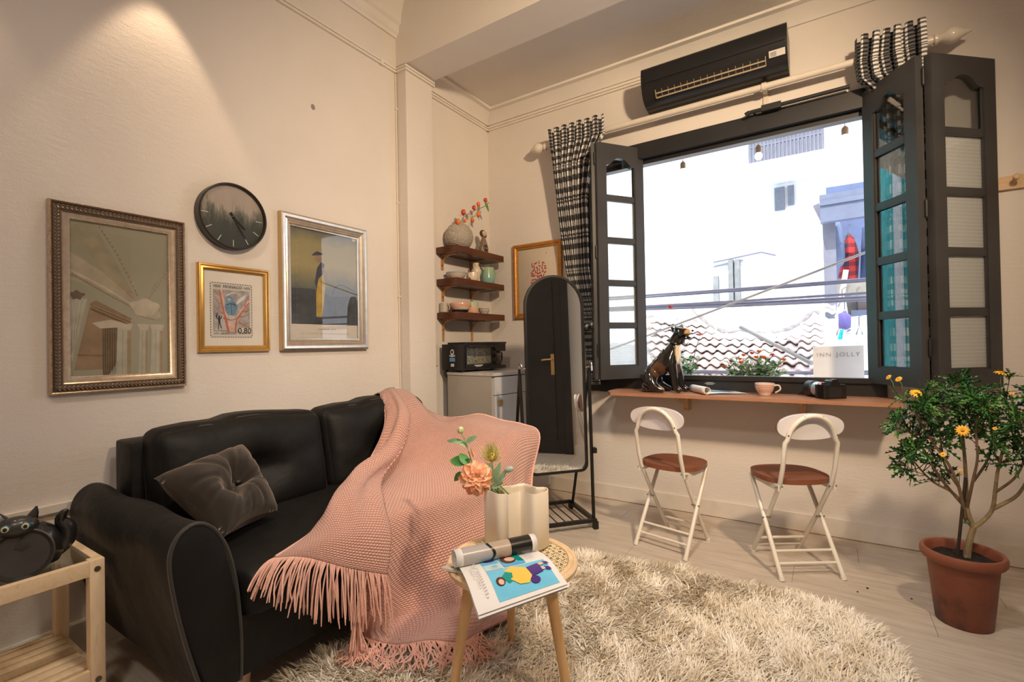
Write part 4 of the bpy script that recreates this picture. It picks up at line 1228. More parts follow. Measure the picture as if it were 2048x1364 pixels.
# ================================================================== THE KITCHEN CORNER
SHW = wood('walnut_stain', (.055, .017, .009), (.105, .034, .016), .35, (16, 1.5, 16), 3)
BRK = mat('copper_bracket', (.52, .29, .13), .45, .3, var=.2, scale=30)
SX = XA+.185
SHELVES = []
for z, lab in ((1.775, 'top walnut stained wall shelf, under the round woven vase'), (1.552, 'middle walnut stained wall shelf, holding the green pitcher'), (1.318, 'lowest walnut stained wall shelf, above the black toaster oven')):
    sh = thing('wall_shelf', lab, 'shelf', (XA, 2.82, z), group='wall shelves in the corner')
    b = MB().use(SHW); b.box(XA+.001, SX, 2.54, 3.115, z-.046, z, bev=.003); b.obj('board', sh)
    for y in (2.60, 2.93):
        b = MB().use(BRK)
        b.box(XA+.001, XA+.007, y-.011, y+.011, z-.150, z-.047); b.box(XA+.001, XA+.135, y-.011, y+.011, z-.053, z-.0465)
        pts = [(XA+.006+.080*(1-cos(a)), y, z-.128+.078*sin(a)) for a in np.linspace(.15, pi/2, 10)]
        for i in range(9): b.bar(pts[i], pts[i+1], .016, .006, up=(0, 0, 1))
        b.obj('bracket', sh, ang=50)
    b = MB().use(mat('screw_dark', (.1, .08, .06), .4, .6)); b.cyl((XA+.006, 2.60, z-.12), (XA+.010, 2.60, z-.12), .004, n=8); b.obj('screw', sh)
for y, z0 in ((2.60, 1.12), (2.93, 1.12)):
    b = MB().use(BRK); b.box(XA+.0005, XA+.006, y-.010, y+.010, z0, 1.166); tag(b.obj('bracket_strip'), 'copper coloured bracket strip on the wall below the lowest shelf, '+('nearest the pilaster' if y < 2.7 else 'behind the toaster oven'), 'bracket')
# -- top shelf
ZS1 = 1.775
t = NT('woven_paper'); v = t.coord('Object', (1, 1, 1)); w_ = t.n('ShaderNodeTexWave', i_Scale=38, i_Distortion=6, i_Detail=2, bands_direction='Z'); t.l(v, w_.inputs['Vector'])
w2 = t.n('ShaderNodeTexWave', i_Scale=30, i_Distortion=8, i_Detail=2, bands_direction='Y'); t.l(v, w2.inputs['Vector'])
hh_ = t.math('MULTIPLY', w_.outputs['Fac'], w2.outputs['Fac'])
t.l(t.ramp(hh_, [(.02, (.36, .31, .25)), (.4, (.62, .57, .50)), (.9, (.74, .70, .64))]), t.b.inputs['Base Color']); t.setb(Roughness=.8); t.bump(hh_, .8, .006)
vs = thing('vase', 'round woven off white vase on the top wall shelf', 'vase', (-2.195, 2.68, ZS1))
b = MB().use(t.mat); b.lathe([(.052, 0), (.075, .012), (.098, .05), (.104, .085), (.095, .125), (.068, .162), (.040, .180), (.036, .192), (.034, .192), (.036, .178), (.06, .158), (.088, .12), (.09, .05), (.05, .012), (.0, .010)], 36, TM((-2.195, 2.68, ZS1))); b.obj('body', vs, ang=60)
ph = thing('berry_branch', 'branch of orange red lantern berries standing in the woven vase', 'flower', (-2.195, 2.68, ZS1+.15))
STEM = mat('green_stem', (.22, .26, .12), .6)
pts = [(-2.195, 2.68, ZS1+.13), (-2.185, 2.71, ZS1+.22), (-2.17, 2.77, ZS1+.27), (-2.16, 2.84, ZS1+.31), (-2.15, 2.93, ZS1+.355), (-2.145, 2.985, ZS1+.395)]
b = MB().use(STEM); b.tube(spline(pts, 24), .0028, 6)
BER = [(916, 443, .017, 1), (927, 424, .016, 0), (948, 415, .014, 0), (957, 408, .014, 1), (971, 400, .014, 0), (957, 428, .015, 1), (945, 440, .014, 1), (930, 441, .011, 1)]
heads = []
for px, py, r_, k in BER:
    p = atx(px, py, -2.155); near = min(spline(pts, 40), key=lambda q: (q-p).length); heads.append((p, r_, k))
    b.tube([near, (near+p)/2+Vector((0, 0, .008)), p+Vector((0, 0, r_))], .0018, 5)
b.obj('stem', ph)
BR1, BR2 = mat('lantern_red', (.58, .05, .02), .45, var=.25, scale=50), mat('lantern_orange', (.72, .17, .03), .45, var=.25, scale=50)
for p, r_, k in heads:
    b = MB().use(BR2 if k else BR1)
    def fn(u, w, p=p, r_=r_):
        a = 2*pi*u; q = pi*w; rr = r_*(sin(q)**.8)*(1+.13*cos(5*a)); return Vector((p.x+rr*cos(a), p.y+rr*sin(a), p.z+r_*1.15*cos(q)-r_*.35*w**4))
    b.grid(fn, 20, 10, cu=True); b.obj('lantern', ph, ang=70)
def leaf_on(b, base, tip, w, curl=.15, n=6, up=(0, 0, 1)):
    base, tip = Vector(base), Vector(tip); d = tip-base; L = d.length; d.normalize(); s_ = d.cross(Vector(up))
    if s_.length < .2: s_ = d.cross(Vector((0, 1, 0)))
    s_.normalize(); nn = s_.cross(d); prev = None
    for i in range(n+1):
        u = i/n; ww = w*sin(pi*min(1, u*.92+.08))**.8*(1-u*.15) if 0 < i < n else .0005
        c = base+d*L*u-nn*curl*L*u*u+Vector((0, 0, 0))
        rowv = [b.bm.verts.new(c-s_*ww+nn*.18*ww), b.bm.verts.new(c), b.bm.verts.new(c+s_*ww+nn*.18*ww)]
        if prev: b.face([prev[0], prev[1], rowv[1], rowv[0]]); b.face([prev[1], prev[2], rowv[2], rowv[1]])
        prev = rowv
LEAFG = mat('leaf_green', (.13, .30, .06), .5, var=.25, scale=25); LEAFP = mat('papery_leaf', (.55, .48, .42), .7, var=.1)
b = MB().use(LEAFG); leaf_on(b, atx(969, 403, -2.15), atx(980, 424, -2.15), .014, up=(.8, -.5, .2)); b.obj('leaf', ph, recalc=False)
for (a_, c_) in (((930, 432), (918, 430)), ((938, 428), (940, 460)), ((950, 425), (962, 441))):
    b = MB().use(LEAFP); leaf_on(b, atx(*a_, -2.16), atx(*c_, -2.165), .011, up=(.8, -.5, .2)); b.obj('leaf', ph, recalc=False)
fg = thing('figurine', 'brown ceramic girl figurine at the right end of the top wall shelf', 'figurine', (-2.18, 2.955, ZS1))
FM = TM((-2.18, 2.955, ZS1))
b = MB().use(mat('brown_glaze', (.20, .135, .085), .35, var=.35, scale=30, coat=.3)); b.lathe([(.036, 0), (.041, .02), (.041, .055), (.030, .090), (.021, .115), (.017, .128), (.010, .135)], 20, FM, sx=.8, capt=True); b.obj('body', fg)
b = MB().use(mat('face_glaze', (.60, .42, .27), .4)); b.ball((.008, -.004, .155), .020, .021, .024, 16, 10, FM); hd_ = b.obj('head', fg)
b = MB().use(mat('dark_hair_glaze', (.07, .04, .025), .35)); b.ball((-.006, 0, .162), .024, .027, .026, 16, 10, FM); b.ball((.002, -.024, .146), .011, .007, .017, 10, 6, FM); b.ball((.002, .024, .146), .011, .007, .017, 10, 6, FM); b.obj('hair', fg)
b = MB().use(HB)
for y in (-.010, .004): b.ball((.0275, y, .157), .0015, .002, .002, 6, 4, FM)
b.obj('eye', hd_)
b = MB().use(mat('apron_glaze', (.045, .05, .055), .3, var=.4, scale=60)); b.ball((.020, -.004, .042), .018, .029, .034, 14, 8, FM); b.obj('bundle', fg)
b = MB().use(BR1); b.ball((.036, -.006, .040), .005, .009, .009, 8, 6, FM); b.obj('flower', fg)
# -- middle shelf
ZS2 = 1.552
CREAMC = mat('cream_ceramic', (.72, .62, .50), .28, var=.05, coat=.4)
def bowl(name, lab, cat_, loc, prof, m_, n=32, parts=()):
    g = thing(name, lab, cat_, loc); b = MB().use(m_); b.lathe(prof, n, TM(loc)); b.obj('body', g, ang=50)
    for nm, pf_, mm in parts: b = MB().use(mm); b.lathe(pf_, n, TM(loc), capb=False); b.obj(nm, g, ang=50)
    return g
bowl('bowl', 'cream bowl with pale blue rim on the middle wall shelf', 'bowl', (-2.205, 2.655, ZS2), [(.035, 0), (.040, .006), (.062, .022), (.073, .050), (.070, .050), (.058, .024), (.03, .010), (0, .009)], CREAMC, parts=[('rim', [(.0715, .042), (.0745, .050), (.072, .0525), (.069, .050), (.067, .042)], mat('blue_rim_glaze', (.40, .47, .58), .25, coat=.4))])
g = thing('mug', 'squat cream mug between the bowl and the small jug on the middle shelf', 'mug', (-2.165, 2.79, ZS2))
b = MB().use(CREAMC); b.lathe([(.036, 0), (.042, .008), (.044, .035), (.042, .062), (.039, .062), (.040, .035), (.036, .010), (0, .008)], 28, TM((-2.165, 2.79, ZS2))); b.obj('body', g, ang=50)
b = MB().use(CREAMC); b.tube(spline([(-2.155, 2.75, ZS2+.05), (-2.145, 2.725, ZS2+.048), (-2.14, 2.722, ZS2+.025), (-2.15, 2.752, ZS2+.015)], 14), .006, 8); b.obj('handle', g)
g = thing('jug', 'small cream jug with a narrow neck beside the green pitcher', 'jug', (-2.20, 2.885, ZS2))
JM = TM((-2.20, 2.885, ZS2)); b = MB().use(CREAMC); b.lathe([(.028, 0), (.030, .01), (.026, .045), (.036, .075), (.038, .092), (.028, .118), (.019, .130), (.018, .140), (.023, .150), (.020, .150), (.015, .138), (.02, .11), (0, .1)], 26, JM); b.obj('body', g, ang=50)
b = MB().use(CREAMC); b.tube(spline([(-2.20, 2.872, ZS2+.142), (-2.195, 2.848, ZS2+.140), (-2.195, 2.845, ZS2+.115), (-2.20, 2.858, ZS2+.10)], 14), .004, 8); b.obj('handle', g)
g = thing('pitcher', 'green glazed pitcher at the right end of the middle shelf', 'pitcher', (-2.185, 3.01, ZS2)); PM = TM((-2.185, 3.01, ZS2))
t = NT('celadon_glaze'); sp = t.n('ShaderNodeSeparateXYZ'); t.l(t.coord('Object'), sp.inputs[0]); t.l(t.ramp(t.math('DIVIDE', sp.outputs[2], .13), [(0, (.20, .38, .42)), (.35, (.24, .44, .36)), (1, (.38, .52, .34))]), t.b.inputs['Base Color']); t.setb(Roughness=.15); t.b.inputs['Coat Weight'].default_value = .5
b = MB().use(t.mat); b.lathe([(.046, 0), (.052, .006), (.051, .05), (.047, .10), (.049, .128), (.046, .128), (.044, .10), (.047, .05), (.046, .01), (0, .008)], 32, PM); b.obj('body', g, ang=50)
b = MB().use(t.mat); b.tube(spline([(-2.175, 3.052, ZS2+.115), (-2.17, 3.085, ZS2+.112), (-2.168, 3.09, ZS2+.07), (-2.175, 3.058, ZS2+.045)], 16), .006, 8); b.obj('handle', g)
b = MB().use(t.mat); b.bm.verts.ensure_lookup_table(); b.tube([(-2.19, 2.966, ZS2+.105), (-2.195, 2.958, ZS2+.118), (-2.20, 2.948, ZS2+.130)], [.016, .014, .008], 10, flat=.7); b.obj('spout', g)
# -- lowest shelf
ZS3 = 1.318
PINKG = mat('pink_glaze', (.68, .36, .26), .25, var=.12, scale=20, coat=.4); PEACH = mat('peach_glaze', (.74, .47, .32), .3, var=.06, coat=.3); MINT = mat('mint_glaze', (.42, .58, .42), .3, coat=.3)
bowl('bowl', 'pink and cream bowl with a black foot on the lowest shelf', 'bowl', (-2.18, 2.665, ZS3), [(.042, 0), (.046, .012), (.062, .022), (.074, .042), (.076, .066), (.072, .066), (.07, .042), (.05, .02), (0, .018)], CREAMC, parts=[('foot', [(.044, .0), (.050, .013), (.058, .020), (.0585, .012), (.046, .0)], HB), ('rim', [(.0745, .040), (.078, .052), (.078, .064), (.076, .068), (.071, .066), (.0715, .045)], PINKG)])
g = thing('jar', 'peach and mint glazed jar behind the pink bowl on the lowest shelf', 'jar', (-2.19, 2.80, ZS3)); q = TM((-2.19, 2.80, ZS3))
b = MB().use(PEACH); b.lathe([(.052, 0), (.055, .004), (.054, .055)], 30, q); b.obj('body', g)
b = MB().use(MINT); b.lathe([(.054, .055), (.054, .082), (.051, .084), (.049, .055), (.0, .05)], 30, q, capb=False); b.obj('glazed_rim', g)
g = thing('mug', 'grey mug tucked behind the pink bowl at the left end of the lowest shelf', 'mug', (-2.255, 2.578, ZS3)); q = TM((-2.255, 2.578, ZS3))
b = MB().use(mat('grey_ceramic', (.48, .43, .37), .4)); b.lathe([(.026, 0), (.031, .005), (.031, .068), (.028, .068), (.028, .008), (0, .006)], 24, q); b.obj('body', g)
b = MB().use(mat('grey_ceramic', (.48, .43, .37), .4)); b.tube(spline([(-2.225, 2.575, ZS3+.055), (-2.205, 2.575, ZS3+.05), (-2.205, 2.576, ZS3+.025), (-2.224, 2.576, ZS3+.016)], 12), .004, 8); b.obj('handle', g)
def stripemat(name, base, line, period, duty, lo=None, hi=None):
    t = NT(name); sp = t.n('ShaderNodeSeparateXYZ'); t.l(t.coord('Object'), sp.inputs[0])
    k = t.math('LESS_THAN', t.math('FRACT', t.math('DIVIDE', sp.outputs[2], period)), duty)
    if lo is not None: k = t.math('MULTIPLY', t.math('MULTIPLY', k, t.math('GREATER_THAN', sp.outputs[2], lo)), t.math('LESS_THAN', sp.outputs[2], hi))
    t.l(t.ramp(k, [(.4, base), (.6, line)]), t.b.inputs['Base Color']); t.setb(Roughness=.25); t.b.inputs['Coat Weight'].default_value = .4; return t.mat
def cup(lab, loc, prof, m_, hz, hr, ang, group=None):
    g = thing('cup', lab, 'cup', loc, 0, group); b = MB().use(m_); b.lathe(prof, 32, TM(loc)); b.obj('body', g, ang=50)
    b = MB().use(CREAMC); c = Vector(loc)+Vector((0, 0, hz)); e = Vector((cos(ang), sin(ang), 0)); R0 = max(r for r, z in prof)*.93
    b.tube([c+e*(R0+hr*.75*(1-cos(a))*.9)+Vector((0, 0, hr*sin(a)*-1)) for a in np.linspace(-pi*.62, pi*.62, 14)] if False else spline([c+e*R0+Vector((0, 0, hr*.75)), c+e*(R0+hr*1.1)+Vector((0, 0, hr*.8)), c+e*(R0+hr*1.35)+Vector((0, 0, -.1*hr)), c+e*(R0*.92+hr*.5)+Vector((0, 0, -hr*.85))], 16), .0042, 8); b.obj('handle', g); return g
cup('white cup with thin black rings at the right of the lowest shelf', (-2.165, 2.925, ZS3), [(.028, 0), (.030, .004), (.039, .02), (.041, .046), (.038, .046), (.036, .02), (.026, .008), (0, .006)], stripemat('black_ring_stripe', (.68, .62, .54), (.05, .045, .04), .0095, .34), .026, .016, radians(80))

# grey cabinet with the toaster oven on it
RC = radians(7)
CAB = mat('warm_grey_laminate', (.40, .365, .32), .45, var=.04); CABF = mat('pale_grey_front', (.52, .53, .55), .40, var=.03); CABT = mat('grey_worktop', (.50, .48, .46), .35)
Fl = Vector((-1.785, 2.50, 0)); ef = Vector((sin(RC), cos(RC), 0)); eb = Vector((-cos(RC), sin(RC), 0))
MCB = Matrix((ef, eb, Vector((0, 0, 1)))).transposed().to_4x4(); MCB.translation = Fl     # local x along the front, y to the back
cb = thing('cabinet', 'grey cabinet with a drawer and doors behind the sofa in the corner', 'cabinet', Fl+ef*.3)
b = MB().use(CAB); b.box(0, .61, .018, .43, .06, .885, MCB); b.obj('carcass', cb, bev=.002)
b = MB().use(CABT); b.box(-.004, .614, -.004, .43, .886, .905, MCB); b.obj('worktop', cb, bev=.002)
b = MB().use(CAB); b.box(.01, .60, .05, .42, 0, .06, MCB); b.obj('plinth', cb)
b = MB().use(CABF); b.box(.012, .60, 0, .017, .765, .878, MCB); b.obj('drawer', cb, bev=.002)
for x0, x1, kx in ((.012, .304, .055), (.308, .60, .55)):
    b = MB().use(CABF); b.box(x0, x1, 0, .017, .07, .760, MCB); d_ = b.obj('door', cb, bev=.002)
    b = MB().use(BRASS); b.box(kx-.016, kx+.016, -.014, 0, .70, .732, MCB); b.obj('knob', d_, bev=.003)
ov = thing('toaster_oven', 'black toaster oven with glass door and coffee maker side on the grey cabinet', 'oven', (-2.02, 2.75, .905))
Of = Vector((-2.045, 2.515, .905)); MO = MCB.copy(); MO.translation = Of
OVB = mat('oven_black', (.014, .013, .013), .38, var=.1); CHR = mat('chrome', (.72, .70, .68), .12, 1)
b = MB().use(OVB); b.box(0, .335, 0, .205, .014, .190, MO); b.obj('body', ov, bev=.006)
b = MB().use(OVB); b.box(.04, .47, .02, .19, .1905, .203, MO); b.obj('griddle_lid', ov, bev=.003)
b = MB().use(mat('oven_inside', (.16, .15, .13), .35, .7, var=.5, scale=60)); b.box(.035, .275, -.0035, -.001, .052, .168, MO)
b.use(mat('oven_glow', (.33, .32, .22), .3, .6, var=.6, scale=90)); b.box(.037, .273, -.0042, -.0035, .054, .105, MO); b.obj('window', ov)
b = MB().use(CHR)
for k in range(14): b.cyl(MO @ Vector((.04+k*.0176, -.0045, .105)), MO @ Vector((.04+k*.0176, -.0045, .112)), .0012, n=5)
b.cyl(MO @ Vector((.037, -.0045, .108)), MO @ Vector((.273, -.0045, .108)), .0018, n=6); b.obj('rack', ov)
b = MB().use(OVB); b.box(.025, .285, -.006, 0, .168, .180, MO); b.box(.025, .285, -.006, 0, .030, .052, MO); b.box(.025, .035, -.006, 0, .052, .168, MO); b.box(.275, .285, -.006, 0, .052, .168, MO); b.obj('door_frame', ov, bev=.0015)
b = MB().use(mat('oven_handle', (.03, .028, .027), .25)); b.tube([MO @ Vector(p) for p in ((.05, -.004, .174), (.052, -.024, .174), (.26, -.024, .174), (.262, -.004, .174))], .006, 8); b.obj('handle', ov)
for x in (.318,):
    for z in (.155, .105, .055):
        b = MB().use(OVB); b.cyl(MO @ Vector((x, 0, z)), MO @ Vector((x, -.016, z)), .013, .011, 16); b.obj('dial', ov)
b = MB().use(OVB); b.box(.34, .46, .02, .20, .010, .034, MO); b.box(.34, .46, .12, .20, .034, .190, MO); b.box(.34, .455, .015, .20, .135, .190, MO); b.obj('coffee_maker', ov, bev=.004)
qp = MO @ Vector((.405, .07, .035))
b = MB().use(glass('pot_glass', (.55, .5, .45), 0, .12)); b.lathe([(.036, 0), (.044, .02), (.044, .055), (.034, .080), (.034, .092)], 20, TM(qp)); pt_ = b.obj('coffee_pot', ov)
b = MB().use(OVB); b.lathe([(.035, .088), (.037, .088), (.037, .099), (.02, .104)], 20, TM(qp), capt=True); b.tube(spline([qp+ef*.036+Vector((0, 0, .088)), qp+ef*.068+Vector((0, 0, .086)), qp+ef*.066+Vector((0, 0, .03)), qp+ef*.045+Vector((0, 0, .018))], 12), .005, 8); b.obj('pot_handle', pt_)
RS = Matrix(((0, 0, -1, 0), (-1, 0, 0, 0), (0, 1, 0, 0), (0, 0, 0, 1)))
MOs = MO @ Matrix(((0, 0, -1, -.001), (-1, 0, 0, .205), (0, 1, 0, 0), (0, 0, 0, 1)))    # left side: u towards the front
STK = mat('sticker_white', (.62, .62, .66), .5); STB = mat('sticker_blue', (.12, .30, .55), .4)
b = MB().use(STK); b.prism([(.105+.018*cos(a), .135+.021*sin(a)) for a in np.linspace(0, 2*pi, 18)[:-1]], .0, .0008, MOs); b.obj('sticker', ov, smooth=False)
b = MB().use(STK); b.prism([(.078, .117), (.105, .112), (.132, .117), (.132, .108), (.105, .103), (.078, .108)], .0, .0012, MOs); b.obj('sticker', ov, smooth=False)
b = MB().use(OVB); b.prism([(.105+.010*cos(a), .137+.011*sin(a)) for a in np.linspace(0, 2*pi, 14)[:-1]], .0, .0014, MOs); b.obj('sticker', ov, smooth=False)
b = MB().use(STB); b.prism([(.078, .098), (.132, .098), (.132, .072), (.078, .072)], .0, .0008, MOs); b.obj('sticker', ov, smooth=False)
b = MB().use(STK); b.prism([(.09, .058), (.122, .058), (.122, .038), (.09, .038)], .0, .0008, MOs); b.obj('sticker', ov, smooth=False)
b = MB().use(STK)
for k, (x0, x1, z) in enumerate(((.105, .185, .040), (.12, .17, .0335))): b.box(x0, x1, -.0072, -.0062, z, z+(.006 if k == 0 else .003), MO)
b.obj('brand_strip', ov, smooth=False)
for x, y in ((.02, .02), (.31, .02), (.02, .18), (.31, .18)):
    b = MB().use(HB); b.cyl(MO @ Vector((x, y, 0)), MO @ Vector((x, y, .015)), .012, n=10); b.obj('foot', ov)
# wall socket plate seen at the left of the oven
b = MB().use(mat('socket_white', (.66, .62, .54), .4)); b.box(XA, XA+.010, 2.47, 2.535, .95, 1.10); tag(b.obj('socket', bev=.003), 'cream wall socket plate behind the left side of the toaster oven', 'socket')

# --- red leaf print on the window wall
pf = thing('framed_picture', 'gold framed print of red leaves beside the curtain on the window wall', 'picture', (-1.85, YB, 1.29))
U0, U1, V0, V1 = -2.055, -1.628, 1.285, 1.858
OGOLD = mat('orange_gilt', (.60, .28, .07), .38, .7, var=.2, scale=70, bump=.25, bscale=160, dist=.002)
b = MB().use(OGOLD); mould(b, U0, U1, V0, V1, [(0, .001), (0, .020), (.004, .024), (.020, .022), (.030, .016), (.036, .016), (.040, .010), (.040, .003)], MBK); b.obj('frame', pf, ang=20)
b = MB().use(OGOLD); beads(b, U0+.012, U1-.012, V0+.012, V1-.012, .0235, .009, .003, .004, .002, MBK, 5, 4); tag(b.obj('ornament', pf), kind='stuff')
pr = Print(U0+.038, U1-.038, V0+.038, V1-.038, .004, MBK)
pr.rect(0, 0, 1, 1, mat('cream_mount', (.76, .65, .50), .8, var=.03)); pr.rect(.14, .16, .86, .92, mat('ivory_sheet', (.76, .66, .53), .8, var=.02))
REDI = ink('leaf_red', (.50, .03, .025))
r2 = random.Random(3)
for i in range(9):
    for j in range(6):
        x, y = .34+.36*(j+.5)/6+r2.uniform(-.022, .022), .78-.42*(i+.5)/9+r2.uniform(-.015, .015)
        a = r2.uniform(0, pi)
        pr.blob(x, y, .030+.012*(i/9), .010+.004*(i/9), REDI, 10, a)
        if i > 4: pr.blob(x, y, .012, .004, mat('ivory_sheet', (.76, .66, .53), .8), 8, a)
pr.blob(.72, .90, .010, .007, INKB); pr.blob(.34, .62, .02, .006, INKB, 8, .6)
pr.obj('print', pf)
b = MB().use(PGL); b.flat([(U0+.038, V0+.038), (U1-.038, V0+.038), (U1-.038, V1-.038), (U0+.038, V1-.038)], .0125, MBK); b.obj('glass', pf, smooth=False)

# --- standing arched mirror on wheels
mr = thing('standing_mirror', 'tall arched standing mirror in a black wheeled frame by the window', 'mirror', (-1.38, 2.55, 0))
wv = Vector((.65, .76, 0)).normalized(); nv = Vector((.76, -.65, 0)).normalized()
PVR = Vector((-1.235, 2.70, .94)); PVL = PVR-wv*.405; Cm = (PVR+PVL)/2
TILT = radians(-1.5)
zt_ = (Vector((0, 0, 1))*cos(TILT)+nv*sin(TILT)); nt2 = wv.cross(zt_)
if nt2.dot(nv) < 0: nt2 = -nt2
MM = Matrix((wv, zt_, nt2)).transposed().to_4x4(); MM.translation = Cm+nv*.01
HW, HB_, HT = .188, -.620, .555
def mout(w, bot, top, r=.045, n=20):
    pts = []
    for cx, a0 in ((-w+r, pi), (w-r, 1.5*pi)):
        for i in range(7): a = a0+i/6*pi/2; pts.append((cx+r*cos(a), bot+r+r*sin(a)))
    for i in range(n+1): a = i/n*pi; pts.append((w*cos(a), top-w+w*sin(a)))
    return pts
MBLK = mat('black_metal', (.014, .014, .014), .35, .3); MFR = mat('bronze_mirror_frame', (.10, .085, .07), .30, .7)
o_ = mout(HW, HB_, HT); n = len(o_)
b = MB().use(MBLK)
i_ = mout(HW-.013, HB_+.013, HT-.013)
def ringv(pts, h): return [b.bm.verts.new(MM @ Vector((x, y, h))) for x, y in pts]
A_, B_, C_, D_ = ringv(o_, -.012), ringv(o_, .010), ringv(i_, .010), ringv(i_, .0)
for P, Q in ((A_, B_), (B_, C_), (C_, D_)):
    for k in range(n): b.face([P[k], P[(k+1) % n], Q[(k+1) % n], Q[k]])
b.face(A_[::-1]); b.obj('mirror_frame', mr, ang=35)
t = NT('mirror_silver'); t.setb(Metallic=1, Roughness=.004); t.b.inputs['Base Color'].default_value = (.88, .89, .88, 1)
b = MB().use(t.mat); b.prism(i_, -.002, .001, MM); b.obj('mirror_glass', mr, smooth=False)
FRp, RRp = Vector((-1.163, 2.630, 0)), Vector((-1.441, 2.868, 0))
for side, off in (('r', Vector((0, 0, 0))), ('l', -wv*.405)):
    f0, r0 = FRp+off+Vector((0, 0, .045)), RRp+off+Vector((0, 0, .045)); pv = (PVR if side == 'r' else PVL)
    pvo = pv+wv*(.018 if side == 'r' else -.018)
    b = MB().use(MBLK); b.bar(f0, r0, .022, .022); b.obj('base_bar', mr, bev=.002)
    b = MB().use(MBLK); b.tube([f0+(r0-f0)*.06, pvo+Vector((0, 0, -.03)), pvo+Vector((0, 0, .0))], .0105, 8); b.obj('upright', mr)
    b = MB().use(MBLK); b.tube([r0+(f0-r0)*.08, pvo+Vector((0, 0, -.02))], .0095, 8); b.obj('rear_strut', mr)
    b = MB().use(CHR); b.cyl(pv-wv*.022, pv+wv*.022, .009, n=10); b.tube(spline([pvo, pvo+Vector((0, 0, .03)), pvo+nv*.03+Vector((0, 0, .025)), pvo+nv*.035-Vector((0, 0, .02))], 10), .005, 6); b.obj('pivot', mr)
    b = MB().use(HB); b.box(-.014, .014, -.014, .014, 0, .045, TM(f0-Vector((0, 0, .045)), (0, 0, atan2(nv.y, nv.x)))); b.obj('foot', mr, bev=.003)
    w0 = r0-Vector((0, 0, .045)); b = MB().use(HB); b.cyl(w0+Vector((0, 0, .021))-wv*.010, w0+Vector((0, 0, .021))+wv*.010, .021, n=16); b.box(-.008, .008, -.008, .008, .03, .05, TM(w0)); b.obj('wheel', mr)
fl_, rl_ = FRp-wv*.405+Vector((0, 0, .05)), RRp-wv*.405+Vector((0, 0, .05))
for p in (FRp+Vector((0, 0, .05)), RRp+Vector((0, 0, .05))):
    b = MB().use(MBLK); b.bar(p, p-wv*.405, .020, .020); b.obj('cross_bar', mr, bev=.002)
for k in range(8):
    p = fl_.lerp(FRp+Vector((0, 0, .05)), (k+.5)/8); q = rl_.lerp(RRp+Vector((0, 0, .05)), (k+.5)/8)
    b = MB().use(MBLK); b.cyl(p, q, .0035, n=6); b.obj('rack_wire', mr)
b = MB().use(MBLK); p = (FRp+Vector((0, 0, .045))).lerp(PVR, .45)+wv*.018; b.box(-.012, .012, -.018, .018, -.015, .015, TM(p, (0, 0, .8))); b.obj('clamp', mr, bev=.003)

# ================================================================== WINDOW WALL FITTINGS
ac = thing('air_conditioner', 'black split air conditioner with an open louvre above the window', 'air conditioner', (-.555, YB, 2.64))
ACB = mat('ac_black', (.012, .012, .013), .30, var=.05)
AX0, AX1 = -.950, -.155
prof = [(3.186, 2.795), (2.985, 2.792), (2.972, 2.780), (2.966, 2.735), (2.971, 2.69), (2.984, 2.645)]
low = [(3.004, 2.612), (3.03, 2.592), (3.065, 2.578), (3.12, 2.570), (3.186, 2.570)]
def extr(b, pr, x0, x1):
    A = [b.bm.verts.new((x0, y, z)) for y, z in pr]; B2 = [b.bm.verts.new((x1, y, z)) for y, z in pr]; n = len(pr)
    b.face(A); b.face(B2[::-1])
    for i in range(n): b.face([A[i], A[(i+1) % n], B2[(i+1) % n], B2[i]])
b = MB().use(ACB); extr(b, prof+low, AX0, AX1)
b.obj('body', ac, ang=28, bev=.004)
b = MB().use(ACB); extr(b, [(2.9655, 2.700), (2.9635, 2.7005), (2.9645, 2.693), (2.967, 2.693)], AX0+.01, AX1-.01); b.obj('panel_lip', ac)
q0, q1 = Vector((0, 2.985, 2.644)), Vector((0, 3.012, 2.604)); dn = (q1-q0).normalized(); no = Vector((0, dn.z, -dn.y))
if no.y > 0: no = -no
def acp(x, s_, h): p = q0+(q1-q0)*s_+no*h; return Vector((x, p.y, p.z))
b = MB().use(mat('louvre_dark', (.004, .004, .004), .6)); LX0, LX1 = AX0+.085, AX1-.105
vv = [acp(LX0, 0, .0025), acp(LX1, 0, .0025), acp(LX1, 1, .006), acp(LX0, 1, .006)]; b.poly(vv); b.obj('air_outlet', ac, smooth=False)
SLIV = mat('louvre_edge', (.50, .40, .28), .35, .4)
for s_ in (.45, .98):
    b = MB().use(SLIV); b.bar(acp(LX0, s_, .009), acp(LX1, s_, .009), .004, .008); b.obj('louvre', ac, smooth=False)
b = MB().use(SLIV)
for k in range(17):
    x = LX0+(LX1-LX0)*k/16; b.bar(acp(x, .05, .005), acp(x, .95, .008), .0022, .003)
b.bar(acp(LX0, 0, .006), acp(LX0, 1, .009), .004, .008); b.bar(acp(LX1, 0, .006), acp(LX1, 1, .009), .004, .008)
b.obj('grille', ac, smooth=False)
b = MB().use(mat('rating_label', (.66, .64, .60), .5, var=.03)); b.poly([acp(AX1-.088, -.35, .004), acp(AX1-.010, -.35, .004), acp(AX1-.010, .35, .006), acp(AX1-.088, .35, .006)]); b.obj('label_plate', ac, smooth=False)
b = MB().use(mat('label_grey', (.40, .40, .40), .6))
for k in range(5): b.poly([acp(AX1-.08, -.2+k*.1, .0075), acp(AX1-.052, -.2+k*.1, .0075), acp(AX1-.052, -.15+k*.1, .0075), acp(AX1-.08, -.15+k*.1, .0075)])
b.obj('label_print', ac, smooth=False)

